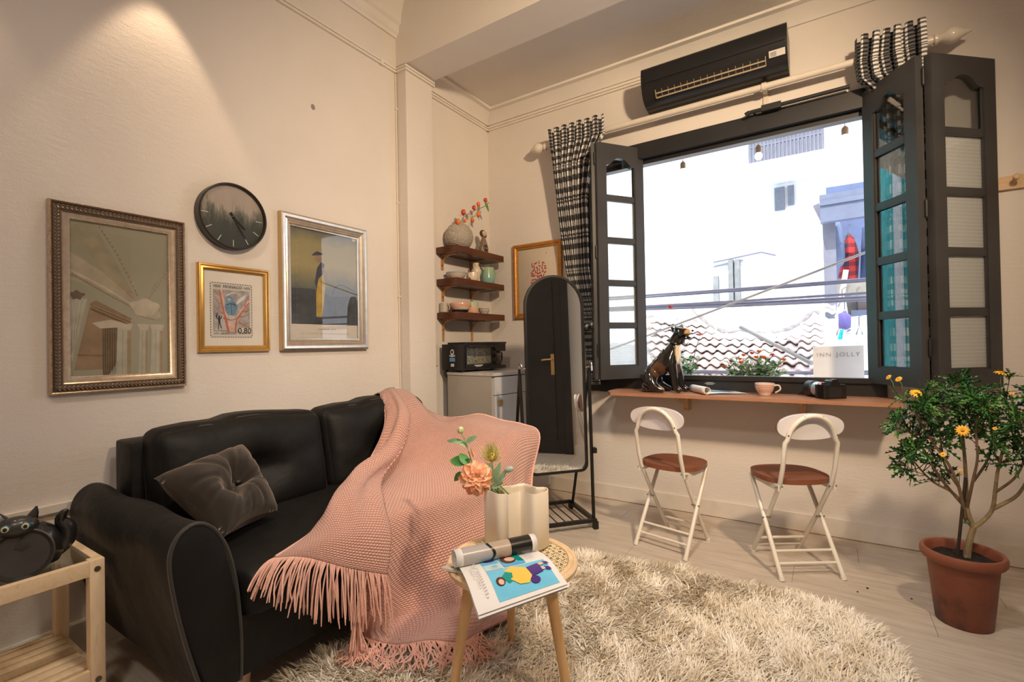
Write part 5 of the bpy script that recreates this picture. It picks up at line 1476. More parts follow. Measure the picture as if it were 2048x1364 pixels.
RODM = mat('cream_rod_paint', (.70, .64, .56), .35, var=.04, coat=.2)
RY, RZ = 3.098, 2.530
rd = thing('curtain_rod', 'long cream wooden curtain rod with carved finials over the window', 'curtain rod', (-.6, YB, RZ))
b = MB().use(RODM); b.cyl((-1.70, RY, RZ), (.455, RY, RZ), .0185, n=18); b.obj('rod', rd)
for sg, x in ((-1, -1.70), (1, .455)):
    b = MB().use(RODM); Mf = TM((x, RY, RZ), (0, sg*pi/2, 0)); b.lathe([(.019, -.002), (.026, .004), (.026, .014), (.017, .022), (.024, .036), (.036, .052), (.040, .068), (.034, .088), (.022, .104), (.012, .124), (.004, .140)], 18, Mf, capt=True); b.obj('finial', rd)
for x in (-1.66, -.28, .435):
    b = MB().use(RODM); b.box(x-.012, x+.012, RY-.005, YB, RZ-.012, RZ+.012); b.box(x-.014, x+.014, YB-.008, YB, RZ-.085, RZ+.03); b.cyl((x-.012, RY, RZ), (x+.012, RY, RZ), .0235, n=16); b.obj('bracket', rd, bev=.002)

def gingham(name, dark, light, mid):
    t = NT(name); uv = t.n('ShaderNodeTexCoord'); sp = t.n('ShaderNodeSeparateXYZ'); t.l(uv.outputs['UV'], sp.inputs[0])
    a = t.math('LESS_THAN', t.math('FRACT', sp.outputs[0]), .5); c = t.math('LESS_THAN', t.math('FRACT', sp.outputs[1]), .5)
    t.l(t.ramp(t.math('MULTIPLY', t.math('ADD', a, c), .5), [(.2, light), (.25, mid), (.74, mid), (.8, dark)]), t.b.inputs['Base Color'])
    t.t.nodes['Color Ramp'].color_ramp.interpolation = 'CONSTANT'
    t.setb(Roughness=.9); t.b.inputs['Sheen Weight'].default_value = .15
    t.bump(t.noise(t.coord('UV', (30, 30, 30)), 6, 2), .1, .001)
    return t.mat
GING = gingham('black_gingham', (.006, .006, .008), (.86, .84, .80), (.13, .13, .135))
def curtain(name, lab, rows, folds, amp, uvs, nu=150, nv=70, ph=0):
    """rows = [(z, x left, x right, y, fold amplitude factor)] from top to hem"""
    zs = [r[0] for r in rows]
    def at(v_):
        k = v_*(len(rows)-1); i = min(int(k), len(rows)-2); f_ = k-i; f_ = f_*f_*(3-2*f_) if i else f_
        return [rows[i][j]+(rows[i+1][j]-rows[i][j])*f_ for j in range(5)]
    def fn(u, v_):
        z, xl, xr, y, a = at(v_)
        ph_ = 2*pi*folds*u+ph
        w = (xr-xl)/folds
        x = xl+(xr-xl)*u+.28*w*sin(2*ph_)*min(1, a)
        yy = y-amp*a*cos(ph_)*(1+.25*sin(u*23))+.006*a*sin(u*41+v_*9)
        return Vector((x+.004*sin(v_*14+u*6), yy, z+.006*cos(ph_)*(v_ < .03)))
    g = thing(name, lab, 'curtain', ((rows[0][1]+rows[0][2])/2, YB, rows[-1][0]))
    b = MB().use(GING); b.grid(fn, nu, nv, uvs=uvs); o = b.obj('cloth', g, ang=180, recalc=False)
    return g, fn
cl, fnL = curtain('curtain', 'black and white gingham curtain tied back left of the window',
    [(2.612, -1.648, -1.225, RY-.047, .68), (2.50, -1.640, -1.228, RY-.047, .7), (2.34, -1.625, -1.335, RY-.03, .75), (2.1, -1.605, -1.375, RY-.01, .75), (1.85, -1.585, -1.378, RY+.01, .72), (1.6, -1.555, -1.38, RY+.015, .70), (1.40, -1.505, -1.36, RY+.015, .55), (1.29, -1.455, -1.345, RY+.015, .42), (1.18, -1.43, -1.355, RY+.02, .35), (1.02, -1.42, -1.345, RY+.02, .4), (.86, -1.415, -1.33, RY+.02, .5), (.80, -1.405, -1.325, RY+.02, .5)], 7, .032, (28, 51))
b = MB().use(GING); b.grid(lambda u, w: Vector((-1.393+.052*cos(2*pi*u), RY+.02+.030*sin(2*pi*u), 1.185+.035*w+.015*cos(2*pi*u))), 24, 3, cu=True, uvs=(8, 1)); b.obj('tieback', cl, recalc=False)
cr_, fnR = curtain('curtain', 'black and white gingham curtain bunched behind the right folding shutters',
    [(2.622, .142, .415, RY-.047, .75), (2.50, .135, .412, RY-.047, .8), (2.42, .150, .415, RY-.02, .7), (2.32, .250, .440, RY+.03, .6), (2.1, .252, .452, RY+.032, .6), (1.7, .254, .455, RY+.032, .6), (1.3, .256, .450, RY+.032, .6), (.95, .262, .445, RY+.032, .6), (.87, .265, .44, RY+.032, .6)], 6, .027, (15, 50), ph=1.0)

pg = thing('peg_rail', 'pale wooden peg rail on the wall right of the shutters', 'peg rail', (.86, YB, 1.80))
PEGW = wood('pale_beech', (.58, .38, .21), (.68, .47, .28), .5, (2, 14, 14), 4)
b = MB().use(PEGW); b.box(.655, 1.02, YB-.018, YB, 1.770, 1.832); b.obj('board', pg, bev=.003)
for x in (.735, .845, .955):
    b = MB().use(PEGW); b.lathe([(.009, 0), (.008, .03), (.013, .046), (.014, .056), (.006, .062)], 12, TM((x, YB-.016, 1.80), (radians(90-15), 0, 0)), capt=True); b.obj('peg', pg)
b = MB().use(mat('screw_dark', (.1, .08, .06), .4, .6)); b.cyl((.672, YB-.020, 1.80), (.672, YB-.017, 1.80), .005, n=8); b.obj('screw', pg)

# ------------------------------------------------------------------ the counter and what stands on it
CT = .775
CTW = wood('red_brown_counter', (.34, .155, .085), (.46, .235, .14), .28, (1.5, 16, 16), 4, .04)
CTE = wood('counter_edge', (.30, .12, .05), (.38, .17, .08), .5, (1.5, 16, 16), 4)
ct = thing('bar_counter', 'narrow red brown wooden counter fixed to the wall under the window', 'counter', (-.44, 3.02, CT))
b = MB().use(CTW); b.prism([(-1.155, 2.878), (.285, 2.885), (.285, 3.170), (-1.215, 3.170), (-1.205, 2.96)], CT-.019, CT); b.obj('top', ct, bev=.002)
for x in (-.752, -.127):
    b = MB().use(PEGW); b.box(x-.014, x+.014, 3.10, YB-.001, .655, CT-.020); b.obj('support', ct, bev=.002)
    b = MB().use(PEGW); b.box(x-.010, x+.010, 2.93, 3.10, CT-.045, CT-.020); b.obj('arm', ct, bev=.002)
    b = MB().use(mat('screw_dark', (.1, .08, .06), .4, .6)); b.cyl((x-.015, 3.12, .72), (x-.0135, 3.12, .72), .004, n=8); b.cyl((x+.0, 3.0995, .67), (x+.0, 3.098, .67), .003, n=8); b.obj('screw', ct)

# glossy black panther, sitting with raised head (built as one skinned body)
pn = thing('panther_figurine', 'glossy black panther figurine with cream chest sitting on the counter', 'figurine', (-.86, 3.03, CT+.002))
def skin(name, parent, nodes, edges, m_, sub=2, root=0):
    me = bpy.data.meshes.new(name); me.from_pydata([n[:3] for n in nodes], edges, []); me.update()
    o = bpy.data.objects.new(name, me); COL.objects.link(o)
    sk = o.modifiers.new('skin', 'SKIN'); sk.use_smooth_shade = True
    for i, v_ in enumerate(me.skin_vertices[0].data):
        r_ = nodes[i][3]; v_.radius = r_ if isinstance(r_, tuple) else (r_, r_); v_.use_root = (i == root)
    ss_ = o.modifiers.new('sub', 'SUBSURF'); ss_.levels = sub; ss_.render_levels = sub
    dg = bpy.context.evaluated_depsgraph_get(); m2 = bpy.data.meshes.new_from_object(o.evaluated_get(dg))
    bpy.data.objects.remove(o); bpy.data.meshes.remove(me)
    m2.materials.clear(); m2.materials.append(m_)
    for p in m2.polygons: p.use_smooth = True; p.material_index = 0
    o = bpy.data.objects.new(name, m2); COL.objects.link(o); o.parent = parent
    return o
def blotch(name, base, spots, rough=.08):
    """glaze colour with soft ellipsoidal patches: spots = [(centre, radii, colour)]"""
    t = NT(name); v = t.coord('Object'); col = None
    for c, r_, cc in spots:
        mp = t.n('ShaderNodeMapping'); mp.vector_type = 'TEXTURE'; mp.inputs['Location'].default_value = c; mp.inputs['Scale'].default_value = r_; t.l(v, mp.inputs['Vector'])
        ln = t.n('ShaderNodeVectorMath', operation='LENGTH'); t.l(mp.outputs[0], ln.inputs[0])
        k = t.n('ShaderNodeMapRange'); k.inputs[1].default_value = .85; k.inputs[2].default_value = 1.12; k.inputs[3].default_value = 1; k.inputs[4].default_value = 0; t.l(t.math('ADD', ln.outputs['Value'], t.math('MULTIPLY', t.math('SUBTRACT', t.noise(v, 40, 3), .5), .25)), k.inputs[0])
        mx = t.n('ShaderNodeMix', data_type='RGBA'); t.l(k.outputs[0], mx.inputs[0])
        if col is None: mx.inputs[6].default_value = (*base, 1)
        else: t.l(col, mx.inputs[6])
        mx.inputs[7].default_value = (*cc, 1); col = mx.outputs[2]
    t.l(col, t.b.inputs['Base Color']); t.setb(Roughness=rough); t.b.inputs['Coat Weight'].default_value = .6
    return t.mat
BLKG = (.010, .009, .009)
PG = blotch('panther_glaze', BLKG, [((.104, -.012, .232), (.038, .040, .085), (.72, .60, .40)), ((.065, .0, .150), (.035, .045, .05), (.10, .045, .02)), ((-.02, -.06, .14), (.05, .03, .05), (.09, .04, .018)), ((.01, -.055, .035), (.035, .03, .035), (.36, .27, .18))], .10)
N_ = [(-.085, 0, .075, .072), (-.050, 0, .125, .068), (-.005, 0, .180, .062), (.040, 0, .225, .056), (.066, 0, .270, .044), (.078, 0, .312, .036),
      (.058, -.040, .165, .034), (.072, -.046, .100, .026), (.080, -.046, .040, .022), (.090, -.046, .016, .022), (.118, -.048, .012, .017),
      (.062, .040, .165, .034), (.082, .046, .100, .026), (.096, .046, .040, .022), (.108, .046, .016, .022), (.138, .046, .012, .017),
      (-.075, -.062, .075, .052), (-.045, -.072, .030, .034), (-.005, -.070, .016, .020), (.022, -.068, .012, .015),
      (-.075, .062, .075, .052), (-.045, .072, .030, .034), (.005, .068, .016, .020), (.030, .068, .012, .015),
      (-.125, .015, .035, .026), (-.120, -.045, .020, .018), (-.080, -.085, .016, .013)]
E_ = [(0, 1), (1, 2), (2, 3), (3, 4), (4, 5), (3, 6), (6, 7), (7, 8), (8, 9), (9, 10), (3, 11), (11, 12), (12, 13), (13, 14), (14, 15), (0, 16), (16, 17), (17, 18), (18, 19), (0, 20), (20, 21), (21, 22), (22, 23), (0, 24), (24, 25), (25, 26)]
skin('body', pn, N_, E_, PG, 2, 2)
PH = blotch('panther_head_glaze', BLKG, [((.156, -.026, .362), (.024, .034, .022), (.62, .36, .15)), ((.160, -.030, .345), (.020, .030, .012), (.74, .56, .36))], .12)
hd = skin('head', pn, [(.076, 0, .312, .038), (.084, -.006, .345, .043), (.108, -.014, .360, .040), (.136, -.022, .364, .031), (.158, -.028, .362, .025), (.168, -.031, .360, .020)], [(0, 1), (1, 2), (2, 3), (3, 4), (4, 5)], PH, 2, 1)
PBK = mat('panther_black', BLKG, .1, coat=.5)
for s_ in (-1, 1):
    b = MB().use(PBK); b.tube([Vector((.076, s_*.034-.008, .374)), Vector((.068, s_*.040-.008, .390)), Vector((.064, s_*.043-.008, .400))], [.019, .014, .004], 10, flat=.6); b.obj('ear', hd, world=False)
    b = MB().use(mat('amber_eye', (.35, .22, .04), .1)); b.ball((.130, s_*.022-.021, .386), .007, .007, .006, 10, 6); b.obj('eye', hd, world=False)
b = MB().use(PBK); b.ball((.183, -.034, .372), .008, .011, .007, 10, 6); b.obj('nose', hd, world=False)
b = MB().use(PBK); b.tube(spline([(.140, -.052, .350), (.168, -.050, .352), (.187, -.034, .354), (.176, -.014, .353), (.152, -.002, .352)], 16), .0028, 6); b.obj('mouth', hd, world=False)
b = MB().use(PBK); b.tube(spline([(.116, -.046, .330), (.146, -.047, .329), (.164, -.036, .330), (.156, -.012, .330), (.132, .006, .331)], 16), .0085, 8); b.obj('jaw_marking', hd, world=False)

# rolled magazine, cup, camera
PAPER = mat('magazine_paper', (.74, .73, .73), .45, var=.03)
mg = thing('magazine', 'open magazine with its cover rolled up on the counter beside the panther', 'magazine', (-.62, 3.02, CT))
a0, a1 = Vector((-.708, 3.105, CT+.024)), Vector((-.588, 2.935, CT+.024)); ax_ = (a1-a0).normalized(); sd = Vector((0, 0, 1)).cross(ax_)
if sd.x < 0: sd = -sd
def roll(u, w):
    a = -pi/2-w*2*pi*1.35; r_ = .0225-.006*w
    return a0.lerp(a1, u)+sd*(r_*cos(a))+Vector((0, 0, r_*sin(a)+.0))
b = MB().use(PAPER); b.grid(roll, 6, 40); b.obj('rolled_cover', mg, recalc=False, solid=.002, ang=180)
b = MB().use(PAPER)
for k in range(4): b.grid(lambda u, w, k=k: a0.lerp(a1, u)+sd*(.235*w-.002*k)+Vector((0, 0, -.0235+.0018*k+.006*sin(pi*min(1, w*1.4))*(k/4))), 6, 14)
b.obj('pages', mg, recalc=False, ang=180)
b = MB().use(mat('page_picture', (.20, .42, .62), .4, var=.3)); b.grid(lambda u, w: a0.lerp(a1, .1+.55*u)+sd*(.06+.13*w)+Vector((0, 0, -.0235+.0064+.006*sin(pi*min(1, (.06+.13*w)/.235*1.4)))), 6, 10); b.obj('page_picture', mg, recalc=False)
ringst = stripemat('orange_ring_stripe', (.70, .62, .56), (.58, .22, .13), .0092, .5, .020, .062)
cup('cream cup with orange rings standing on the counter', (-.305, 3.03, CT), [(.026, 0), (.029, .003), (.030, .012), (.041, .026), (.049, .050), (.050, .070), (.0465, .070), (.045, .05), (.036, .026), (.024, .012), (0, .010)], ringst, .040, .024, radians(-12))
cmr = thing('camera', 'black photo camera with an orange ringed lens lying on the counter', 'camera', (.012, 3.0, CT), radians(44))
CBK = mat('camera_black', (.010, .010, .011), .42, var=.2, scale=60, bump=.1, bscale=300, dist=.0006)
b = MB().use(CBK); b.box(-.064, .064, -.018, .030, .001, .074); b.box(-.064, -.030, -.010, .045, .001, .072); b.obj('body', cmr, world=False, bev=.006)
b = MB().use(CBK); b.prism([(-.030, .070), (.030, .070), (.022, .092), (.012, .098), (-.012, .098), (-.022, .092)], -.016, .03, Matrix(((1, 0, 0, 0), (0, 0, 1, 0), (0, 1, 0, 0), (0, 0, 0, 1)))); b.obj('viewfinder', cmr, world=False, bev=.003)
for x, r_ in ((.045, .009), (-.045, .011)):
    b = MB().use(CBK); b.cyl((x, .008, .074), (x, .008, .084), r_, n=16); b.obj('dial', cmr, world=False)
b = MB().use(CHR); b.box(-.012, .012, -.012, .010, .098, .101); b.obj('hot_shoe', cmr, world=False)
b = MB().use(mat('camera_screen', (.02, .02, .024), .08)); b.box(-.042, .034, -.0195, -.0175, .010, .060); b.obj('screen', cmr, world=False)
ML = TM((-.006, .028, .043), (radians(-90), 0, 0))
b = MB().use(CBK); b.lathe([(.033, 0), (.036, .006), (.036, .020)], 28, ML); b.lathe([(.038, .028), (.038, .072), (.043, .078), (.043, .118), (.039, .120), (.036, .105), (.0, .10)], 28, ML); ln_ = b.obj('lens', cmr, world=False)
b = MB().use(mat('orange_lens_ring', (.72, .20, .03), .35)); b.lathe([(.036, .012), (.0395, .014), (.0395, .029), (.036, .031)], 28, ML, capb=False); b.obj('lens_ring', cmr, world=False)
b = MB().use(mat('lens_silver', (.42, .46, .54), .3, .6)); b.lathe([(.0384, .036), (.0388, .038), (.0388, .068), (.0384, .070)], 28, ML, capb=False); b.obj('zoom_ring', cmr, world=False)

# ------------------------------------------------------------------ folding chairs
CHW = mat('white_tube_enamel', (.76, .73, .66), .32, var=.03, coat=.3); SEATB = wood('brown_seat', (.17, .058, .030), (.22, .08, .042), .35, (2, 10, 10), 3, .03)
WBACK = mat('white_laminate_back', (.72, .70, .74), .4, var=.02)
ch = thing('folding_chair', 'white folding chair with brown seat under the left half of the counter', 'chair', (-.717, 2.65, 0), radians(-12.9), 'folding chairs at the counter')
def ob(b, name, par=ch, **k): return b.obj(name, par, world=False, **k)
pts = [(-.115, .155, .008), (-.117, .0, .235), (-.119, -.118, .425), (-.119, -.142, .50), (-.118, -.165, .62)]
top_ = [(-.108*cos(a), -.165-.020*sin(a), .62+.122*sin(a)) for a in np.linspace(.12, pi-.12, 16)]
path = pts+top_+[(-p[0], p[1], p[2]) for p in pts[::-1]]
b = MB().use(CHW); b.tube(path, .0105, 10); ob(b, 'back_frame')
for s_ in (-1, 1):
    b = MB().use(CHW); b.tube([(s_*.140, -.155, .006), (s_*.137, -.02, .215), (s_*.134, .118, .415)], .0105, 10); ob(b, 'leg')
    b = MB().use(CHW); b.cyl((s_*.140, -.1555, .0), (s_*.1395, -.150, .016), .0125, n=10); b.cyl((s_*.115, .1555, 0), (s_*.1153, .150, .016), .0125, n=10); ob(b, 'foot_cap')
    b = MB().use(CHW); b.box(s_*.128-.003, s_*.128+.003, -.125, .125, .392, .418); ob(b, 'seat_rail', bev=.001)
    b = MB().use(STEEL); b.cyl((s_*.108, -.013, .235), (s_*.150, -.013, .235), .004, n=8); b.cyl((s_*.105, -.115, .41), (s_*.142, -.115, .41), .004, n=8); ob(b, 'rivet')
for y, z, hw in ((-.118, .062, .138), (-.090, .108, .137)):
    b = MB().use(CHW); b.cyl((-hw, y, z), (hw, y, z), .0065, n=8); ob(b, 'crossbar')
for y, z in ((.122, .055), (.092, .098)):
    b = MB().use(CHW); b.cyl((-.115, y, z), (.115, y, z), .0065, n=8); ob(b, 'crossbar')
def se(a, rx, ry, n=2.6): c, s_ = cos(a), sin(a); return (rx*abs(c)**(2/n)*(1 if c > 0 else -1), ry*abs(s_)**(2/n)*(1 if s_ > 0 else -1))
b = MB().use(SEATB); b.prism([(se(a, .158, .150)[0], se(a, .158, .150)[1]+.02) for a in np.linspace(0, 2*pi, 49)[:-1]], .420, .443); ob(b, 'seat', bev=.006)
bk = [se(a, .150, .060, 2.3) for a in np.linspace(0, 2*pi, 41)[:-1]]
def bkp(x, z, d): return Vector((x, -.170+.28*x*x*-1+.012+d-.10*(z), .690+z-.12*x*x*(z < 0)*-0))
def slab(b, d0, d1, sc=1.0):
    A = [b.bm.verts.new(bkp(x*sc, z*sc, d0)) for x, z in bk]; B2 = [b.bm.verts.new(bkp(x*sc, z*sc, d1)) for x, z in bk]; n = len(bk)
    b.face(A); b.face(B2[::-1])
    for i in range(n): b.face([A[i], A[(i+1) % n], B2[(i+1) % n], B2[i]])
b = MB().use(WBACK); slab(b, .0, .007); ob(b, 'backrest', ang=50)
b = MB().use(SEATB); slab(b, .0072, .016); ob(b, 'backrest_facing', ang=50)
for x, z in ((-.108, .655), (.108, .655), (-.040, .737), (.040, .737)):
    b = MB().use(mat('screw_dark', (.1, .08, .06), .4, .6)); b.ball((x, -.190 if z > .7 else -.178, z), .0045, .003, .0045, 8, 6); ob(b, 'screw')
dup(ch, (-.166, 2.684, 0), radians(33.5), 'white folding chair with brown seat nearest the potted shrub')

# ================================================================== ON THE FLOOR
# shaggy rug
rg = thing('shag_rug', 'cream and beige long pile shag rug in the middle of the floor', 'rug', (-.65, 1.4, 0))
RUGP = [(-1.42, .55), (-1.50, 1.0), (-1.46, 1.32), (-1.33, 1.70), (-1.20, 2.02), (-1.08, 2.18), (-.93, 2.27), (-.62, 2.315), (-.30, 2.315), (.02, 2.27), (.15, 2.15), (.19, 1.92), (.19, 1.3), (.12, .8), (0, .55)]
RUGL = [(p.x, p.y) for p in spline([(x, y, 0) for x, y in RUGP], 90)]
b = MB().use(mat('rug_backing', (.70, .62, .50), .9)); b.prism(RUGL, .001, .014); b.obj('backing', rg)
def make_pile(N):
    rs = np.random.RandomState(5)
    P = np.array(RUGL); x = rs.uniform(-1.5, .2, N*3); y = rs.uniform(.72, 2.33, N*3)
    ins = np.zeros(len(x), bool); j = len(P)-1
    for i in range(len(P)):
        c = ((P[i, 1] > y) != (P[j, 1] > y)) & (x < (P[j, 0]-P[i, 0])*(y-P[i, 1])/(P[j, 1]-P[i, 1]+1e-12)+P[i, 0]); ins ^= c; j = i
    x, y = x[ins][:N], y[ins][:N]; n = len(x)
    # clumps: swirl direction and tone from smooth random fields
    def field(seed, f, k=10):
        r = np.random.RandomState(seed); out = np.zeros(n)
        for _ in range(k):
            a = r.uniform(0, 2*np.pi); fr = f*r.uniform(.5, 1.7); out += np.sin((x*np.cos(a)+y*np.sin(a))*fr+r.uniform(0, 6.28))
        return out/np.sqrt(k)
    ang = field(1, 5)*1.2+field(2, 30)*1.1+rs.normal(0, .8, n)
    lean = np.clip(1.12+.18*field(3, 26)+rs.normal(0, .22, n), .45, 1.5)
    L = rs.uniform(.032, .068, n); w = rs.uniform(.0013, .0028, n)
    tone = np.clip(.60+.09*field(4, 9)+.13*field(9, 40)+rs.normal(0, .20, n), 0, 1)
    d = np.stack([np.cos(ang), np.sin(ang)], 1); s = np.stack([-d[:, 1], d[:, 0]], 1)
    co = np.zeros((n, 7, 3)); base = np.stack([x, y], 1)
    bend = rs.uniform(.5, 1.1, n)
    pos = base.copy(); z = np.full(n, .010)
    for k, f in enumerate((0, 1/3, 2/3, 1)):
        if k:
            a = lean*(.35+bend*f); a = np.clip(a, 0, 1.62)
            pos = pos+d*(np.sin(a)*L/3)[:, None]; z = z+np.cos(a)*L/3
        ww = w*(1-.25*f)
        zz = np.maximum(z, .012)
        if k < 3:
            co[:, 2*k, :2] = pos-s*ww[:, None]; co[:, 2*k+1, :2] = pos+s*ww[:, None]; co[:, 2*k, 2] = zz; co[:, 2*k+1, 2] = zz
        else:
            co[:, 6, :2] = pos; co[:, 6, 2] = zz
    me = bpy.data.meshes.new('pile')
    q = np.array([[0, 1, 3, 2], [2, 3, 5, 4]]); base_i = (np.arange(n)*7)[:, None, None]
    quads = (q[None]+base_i).reshape(n, 8); tris = np.array([4, 5, 6])[None]+(np.arange(n)*7)[:, None]
    loops = np.concatenate([quads, tris], 1).reshape(-1)
    me.vertices.add(n*7); me.vertices.foreach_set('co', co.reshape(-1))
    me.loops.add(len(loops)); me.loops.foreach_set('vertex_index', loops.astype(np.int32))
    st = (np.arange(n)*11)[:, None]+np.array([0, 4, 8])[None]
    me.polygons.add(n*3); me.polygons.foreach_set('loop_start', st.reshape(-1).astype(np.int32))
    me.update(calc_edges=True)
    me.polygons.foreach_set('use_smooth', np.ones(n*3, bool))
    at = me.attributes.new('tone', 'FLOAT', 'POINT'); at.data.foreach_set('value', np.repeat(tone, 7))
    h = me.attributes.new('tip', 'FLOAT', 'POINT'); h.data.foreach_set('value', np.tile(np.array([0, 0, .33, .33, .66, .66, 1.]), n))
    return me
t = NT('shag_yarn'); a1 = t.n('ShaderNodeAttribute', attribute_name='tone')
t.l(t.ramp(a1.outputs['Fac'], [(.0, (.46, .35, .22)), (.2, (.68, .58, .43)), (.45, (.84, .77, .63)), (.75, (.94, .90, .82))]), t.b.inputs['Base Color']); t.setb(Roughness=.6); t.b.inputs['Sheen Weight'].default_value = .2
me = make_pile(85000); me.materials.append(t.mat)
o = bpy.data.objects.new('pile', me); COL.objects.link(o); o.parent = rg; o.matrix_parent_inverse = Matrix.Translation((.65, -1.4, 0)); tag(o, kind='stuff')

# round cane-top table
TZ, TC, TR = .412, Vector((-.845, 1.268, 0)), .203
OAK = wood('golden_oak', (.56, .33, .14), (.66, .42, .20), .42, (9, 9, 1.3), 4); RIMW = wood('bent_rim', (.66, .45, .25), (.76, .57, .35), .4, (6, 6, 6), 3)
rt = thing('cane_table', 'small round three legged table with woven cane top on the rug', 'table', TC)
b = MB().use(RIMW); b.lathe([(TR-.030, TZ-.020), (TR-.004, TZ-.022), (TR, TZ-.014), (TR+.001, TZ-.004), (TR-.004, TZ+.001), (TR-.010, TZ+.001), (TR-.013, TZ-.002), (TR-.016, TZ+.002), (TR-.026, TZ+.003), (TR-.030, TZ-.004), (TR-.030, TZ-.020)], 72, TM(TC), capb=False); b.obj('rim', rt, ang=30)
CANE = mat('cane_strand', (.74, .62, .40), .5, var=.12, scale=60)
b = MB().use(CANE); R_ = TR-.029; g_ = .0185
def chord(n_, off, w_, zz):
    hl = R_*R_-off*off
    if hl <= 0: return
    hl = sqrt(hl); dx, dy = cos(n_), sin(n_); c = TC+Vector((-dy*off, dx*off, zz)); e = Vector((dx, dy, 0))*hl
    b.bar(c-e, c+e, w_, .0012)
for k in range(-10, 11):
    for dd in (-.0024, .0024):
        chord(.35, k*g_+dd, .0028, TZ-.004); chord(.35+pi/2, k*g_+dd, .0028, TZ-.0028)
    chord(.35+pi/4, k*g_*.97, .0036, TZ-.0018); chord(.35-pi/4, k*g_*.97, .0036, TZ-.0008)
tag(b.obj('cane_weave', rt, smooth=False), kind='stuff')
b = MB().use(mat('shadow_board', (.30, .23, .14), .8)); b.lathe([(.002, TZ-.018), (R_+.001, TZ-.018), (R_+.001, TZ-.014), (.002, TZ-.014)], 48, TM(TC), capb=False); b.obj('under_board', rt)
for a in (radians(126), radians(236), radians(-4)):
    e = Vector((cos(a), sin(a), 0)); b = MB().use(OAK)
    b.tube([TC+e*.205+Vector((0, 0, .012)), TC+e*.19+Vector((0, 0, .09)), TC+e*.135+Vector((0, 0, TZ-.022))], [.0115, .0135, .0195], 16); b.obj('leg', rt)

# ivory ripple vase on it
VC = Vector((-.886, 1.360, TZ+.0035)); VA = atan2(1.407-1.309, -.777+.981)
rv = thing('vase', 'tall ivory vase with rippled sides on the cane table', 'vase', VC, VA)
IVO = mat('ivory_ceramic', (.76, .68, .56), .38, var=.03, scale=4, bump=.03, bscale=60, coat=.15)
def rip(a, inset=0):
    hx, hy = .108-inset, .046-inset
    ex = 3.2; c, s_ = cos(a), sin(a)
    x = hx*abs(c)**(2/ex)*(1 if c > 0 else -1); y = hy*abs(s_)**(2/2.2)*(1 if s_ > 0 else -1)
    u = x/hx
    y += .020*sin(u*5.6+.9)*(1-u**4) - .026*exp_(-((u+.10)**2)*55)*(1 if s_ < 0 else .4)
    return x, y
VH = .185
b = MB().use(IVO)
n = 120
prof = [(0, 0, .97), (0, .004, 1.0), (0, VH*.5, 1.0), (0, VH-.002, 1.0), (.0012, VH, 1.0), (.0035, VH-.001, 1.0), (.0045, VH-.01, 1.0), (.0045, .012, .97)]
rows = [[b.bm.verts.new((rip(2*pi*k/n, i_)[0]*sc_, rip(2*pi*k/n, i_)[1]*sc_, z)) for k in range(n)] for i_, z, sc_ in prof]
for i in range(len(rows)-1):
    for k in range(n): b.face([rows[i][k], rows[i][(k+1) % n], rows[i+1][(k+1) % n], rows[i+1][k]])
b.face(rows[0][::-1]); b.face(rows[-1]); b.obj('body', rv, world=False, ang=60)

# artificial flowers standing in it
VT = VC+Vector((0, 0, VH-.05))
FSTEM = mat('flower_stem', (.20, .30, .10), .5)
DLEAF = mat('deep_leaf', (.07, .26, .06), .45, var=.3, scale=30); SAGE = mat('sage_leaf', (.26, .42, .24), .5, var=.25, scale=30)
def F(px, py, y=1.325): return aty(px, py, y)
dh = thing('dahlia', 'large peach dahlia leaning over the left lip of the ivory vase', 'flower', VT)
hc = F(952, 956, 1.285)
b = MB().use(FSTEM); b.tube(spline([VT+Vector((-.05, -.01, 0)), VT+Vector((-.07, -.03, .075)), hc+Vector((-.006, .025, -.005)), hc], 14), .0032, 8); b.obj('stem', dh)
fd = (EYEP-hc).normalized(); fx = fd.cross(Vector((0, 0, 1))).normalized(); fy = fx.cross(fd)*-1
PET = mat('peach_petal', (.80, .30, .15), .55, var=.25, scale=60); PET2 = mat('pale_peach_petal', (.84, .46, .28), .55, var=.2, scale=60)
PETS = []
def petal(b, c, ang, tilt, L, w):
    rd_ = (fx*cos(ang)+fy*sin(ang)); d = rd_*cos(tilt)+fd*sin(tilt); s_ = d.cross(fd*cos(tilt)-rd_*sin(tilt)).normalized(); up = s_.cross(d).normalized()
    if up.dot(fd) < 0: up = -up
    prev = None
    for i in range(6):
        u = i/5; ww = w*(sin(pi*(u*.78+.16)))**.7*(1 if u < .95 else .45); cc = c+d*(L*u)+up*(.18*L*sin(pi*u)-.16*L*u*u)
        row_ = [b.bm.verts.new(cc+s_*ww*q+up*(abs(q)**1.5*ww*.55)) for q in (-1, -.4, .4, 1)]
        if prev:
            for q in range(3): b.face([prev[q], prev[q+1], row_[q+1], row_[q]])
        prev = row_
for ring, (cnt, tilt, L, w) in enumerate(((11, -.25, .062, .0165), (11, .05, .056, .0155), (10, .38, .046, .0135), (8, .72, .033, .011), (6, 1.02, .023, .008))):
    for k in range(cnt):
        b = MB().use(PET2 if (k+ring) % 2 else PET); petal(b, hc+fd*(.002+.004*ring), 2*pi*(k+.5*(ring % 2))/cnt+rnd.uniform(-.08, .08), tilt+rnd.uniform(-.08, .08), L*rnd.uniform(.92, 1.06), w); b.obj('petal', dh, recalc=False)
b = MB().use(mat('dahlia_heart', (.55, .42, .10), .6, var=.4, scale=200))
for k in range(42):
    a = 2.4*k; r_ = .0020*sqrt(k); p = hc+fd*.022+(fx*cos(a)+fy*sin(a))*r_; b.tube([p, p+fd*.008+(fx*cos(a)+fy*sin(a))*r_*.4], [.0012, .0016], 5)
tag(b.obj('stamens', dh), kind='stuff')
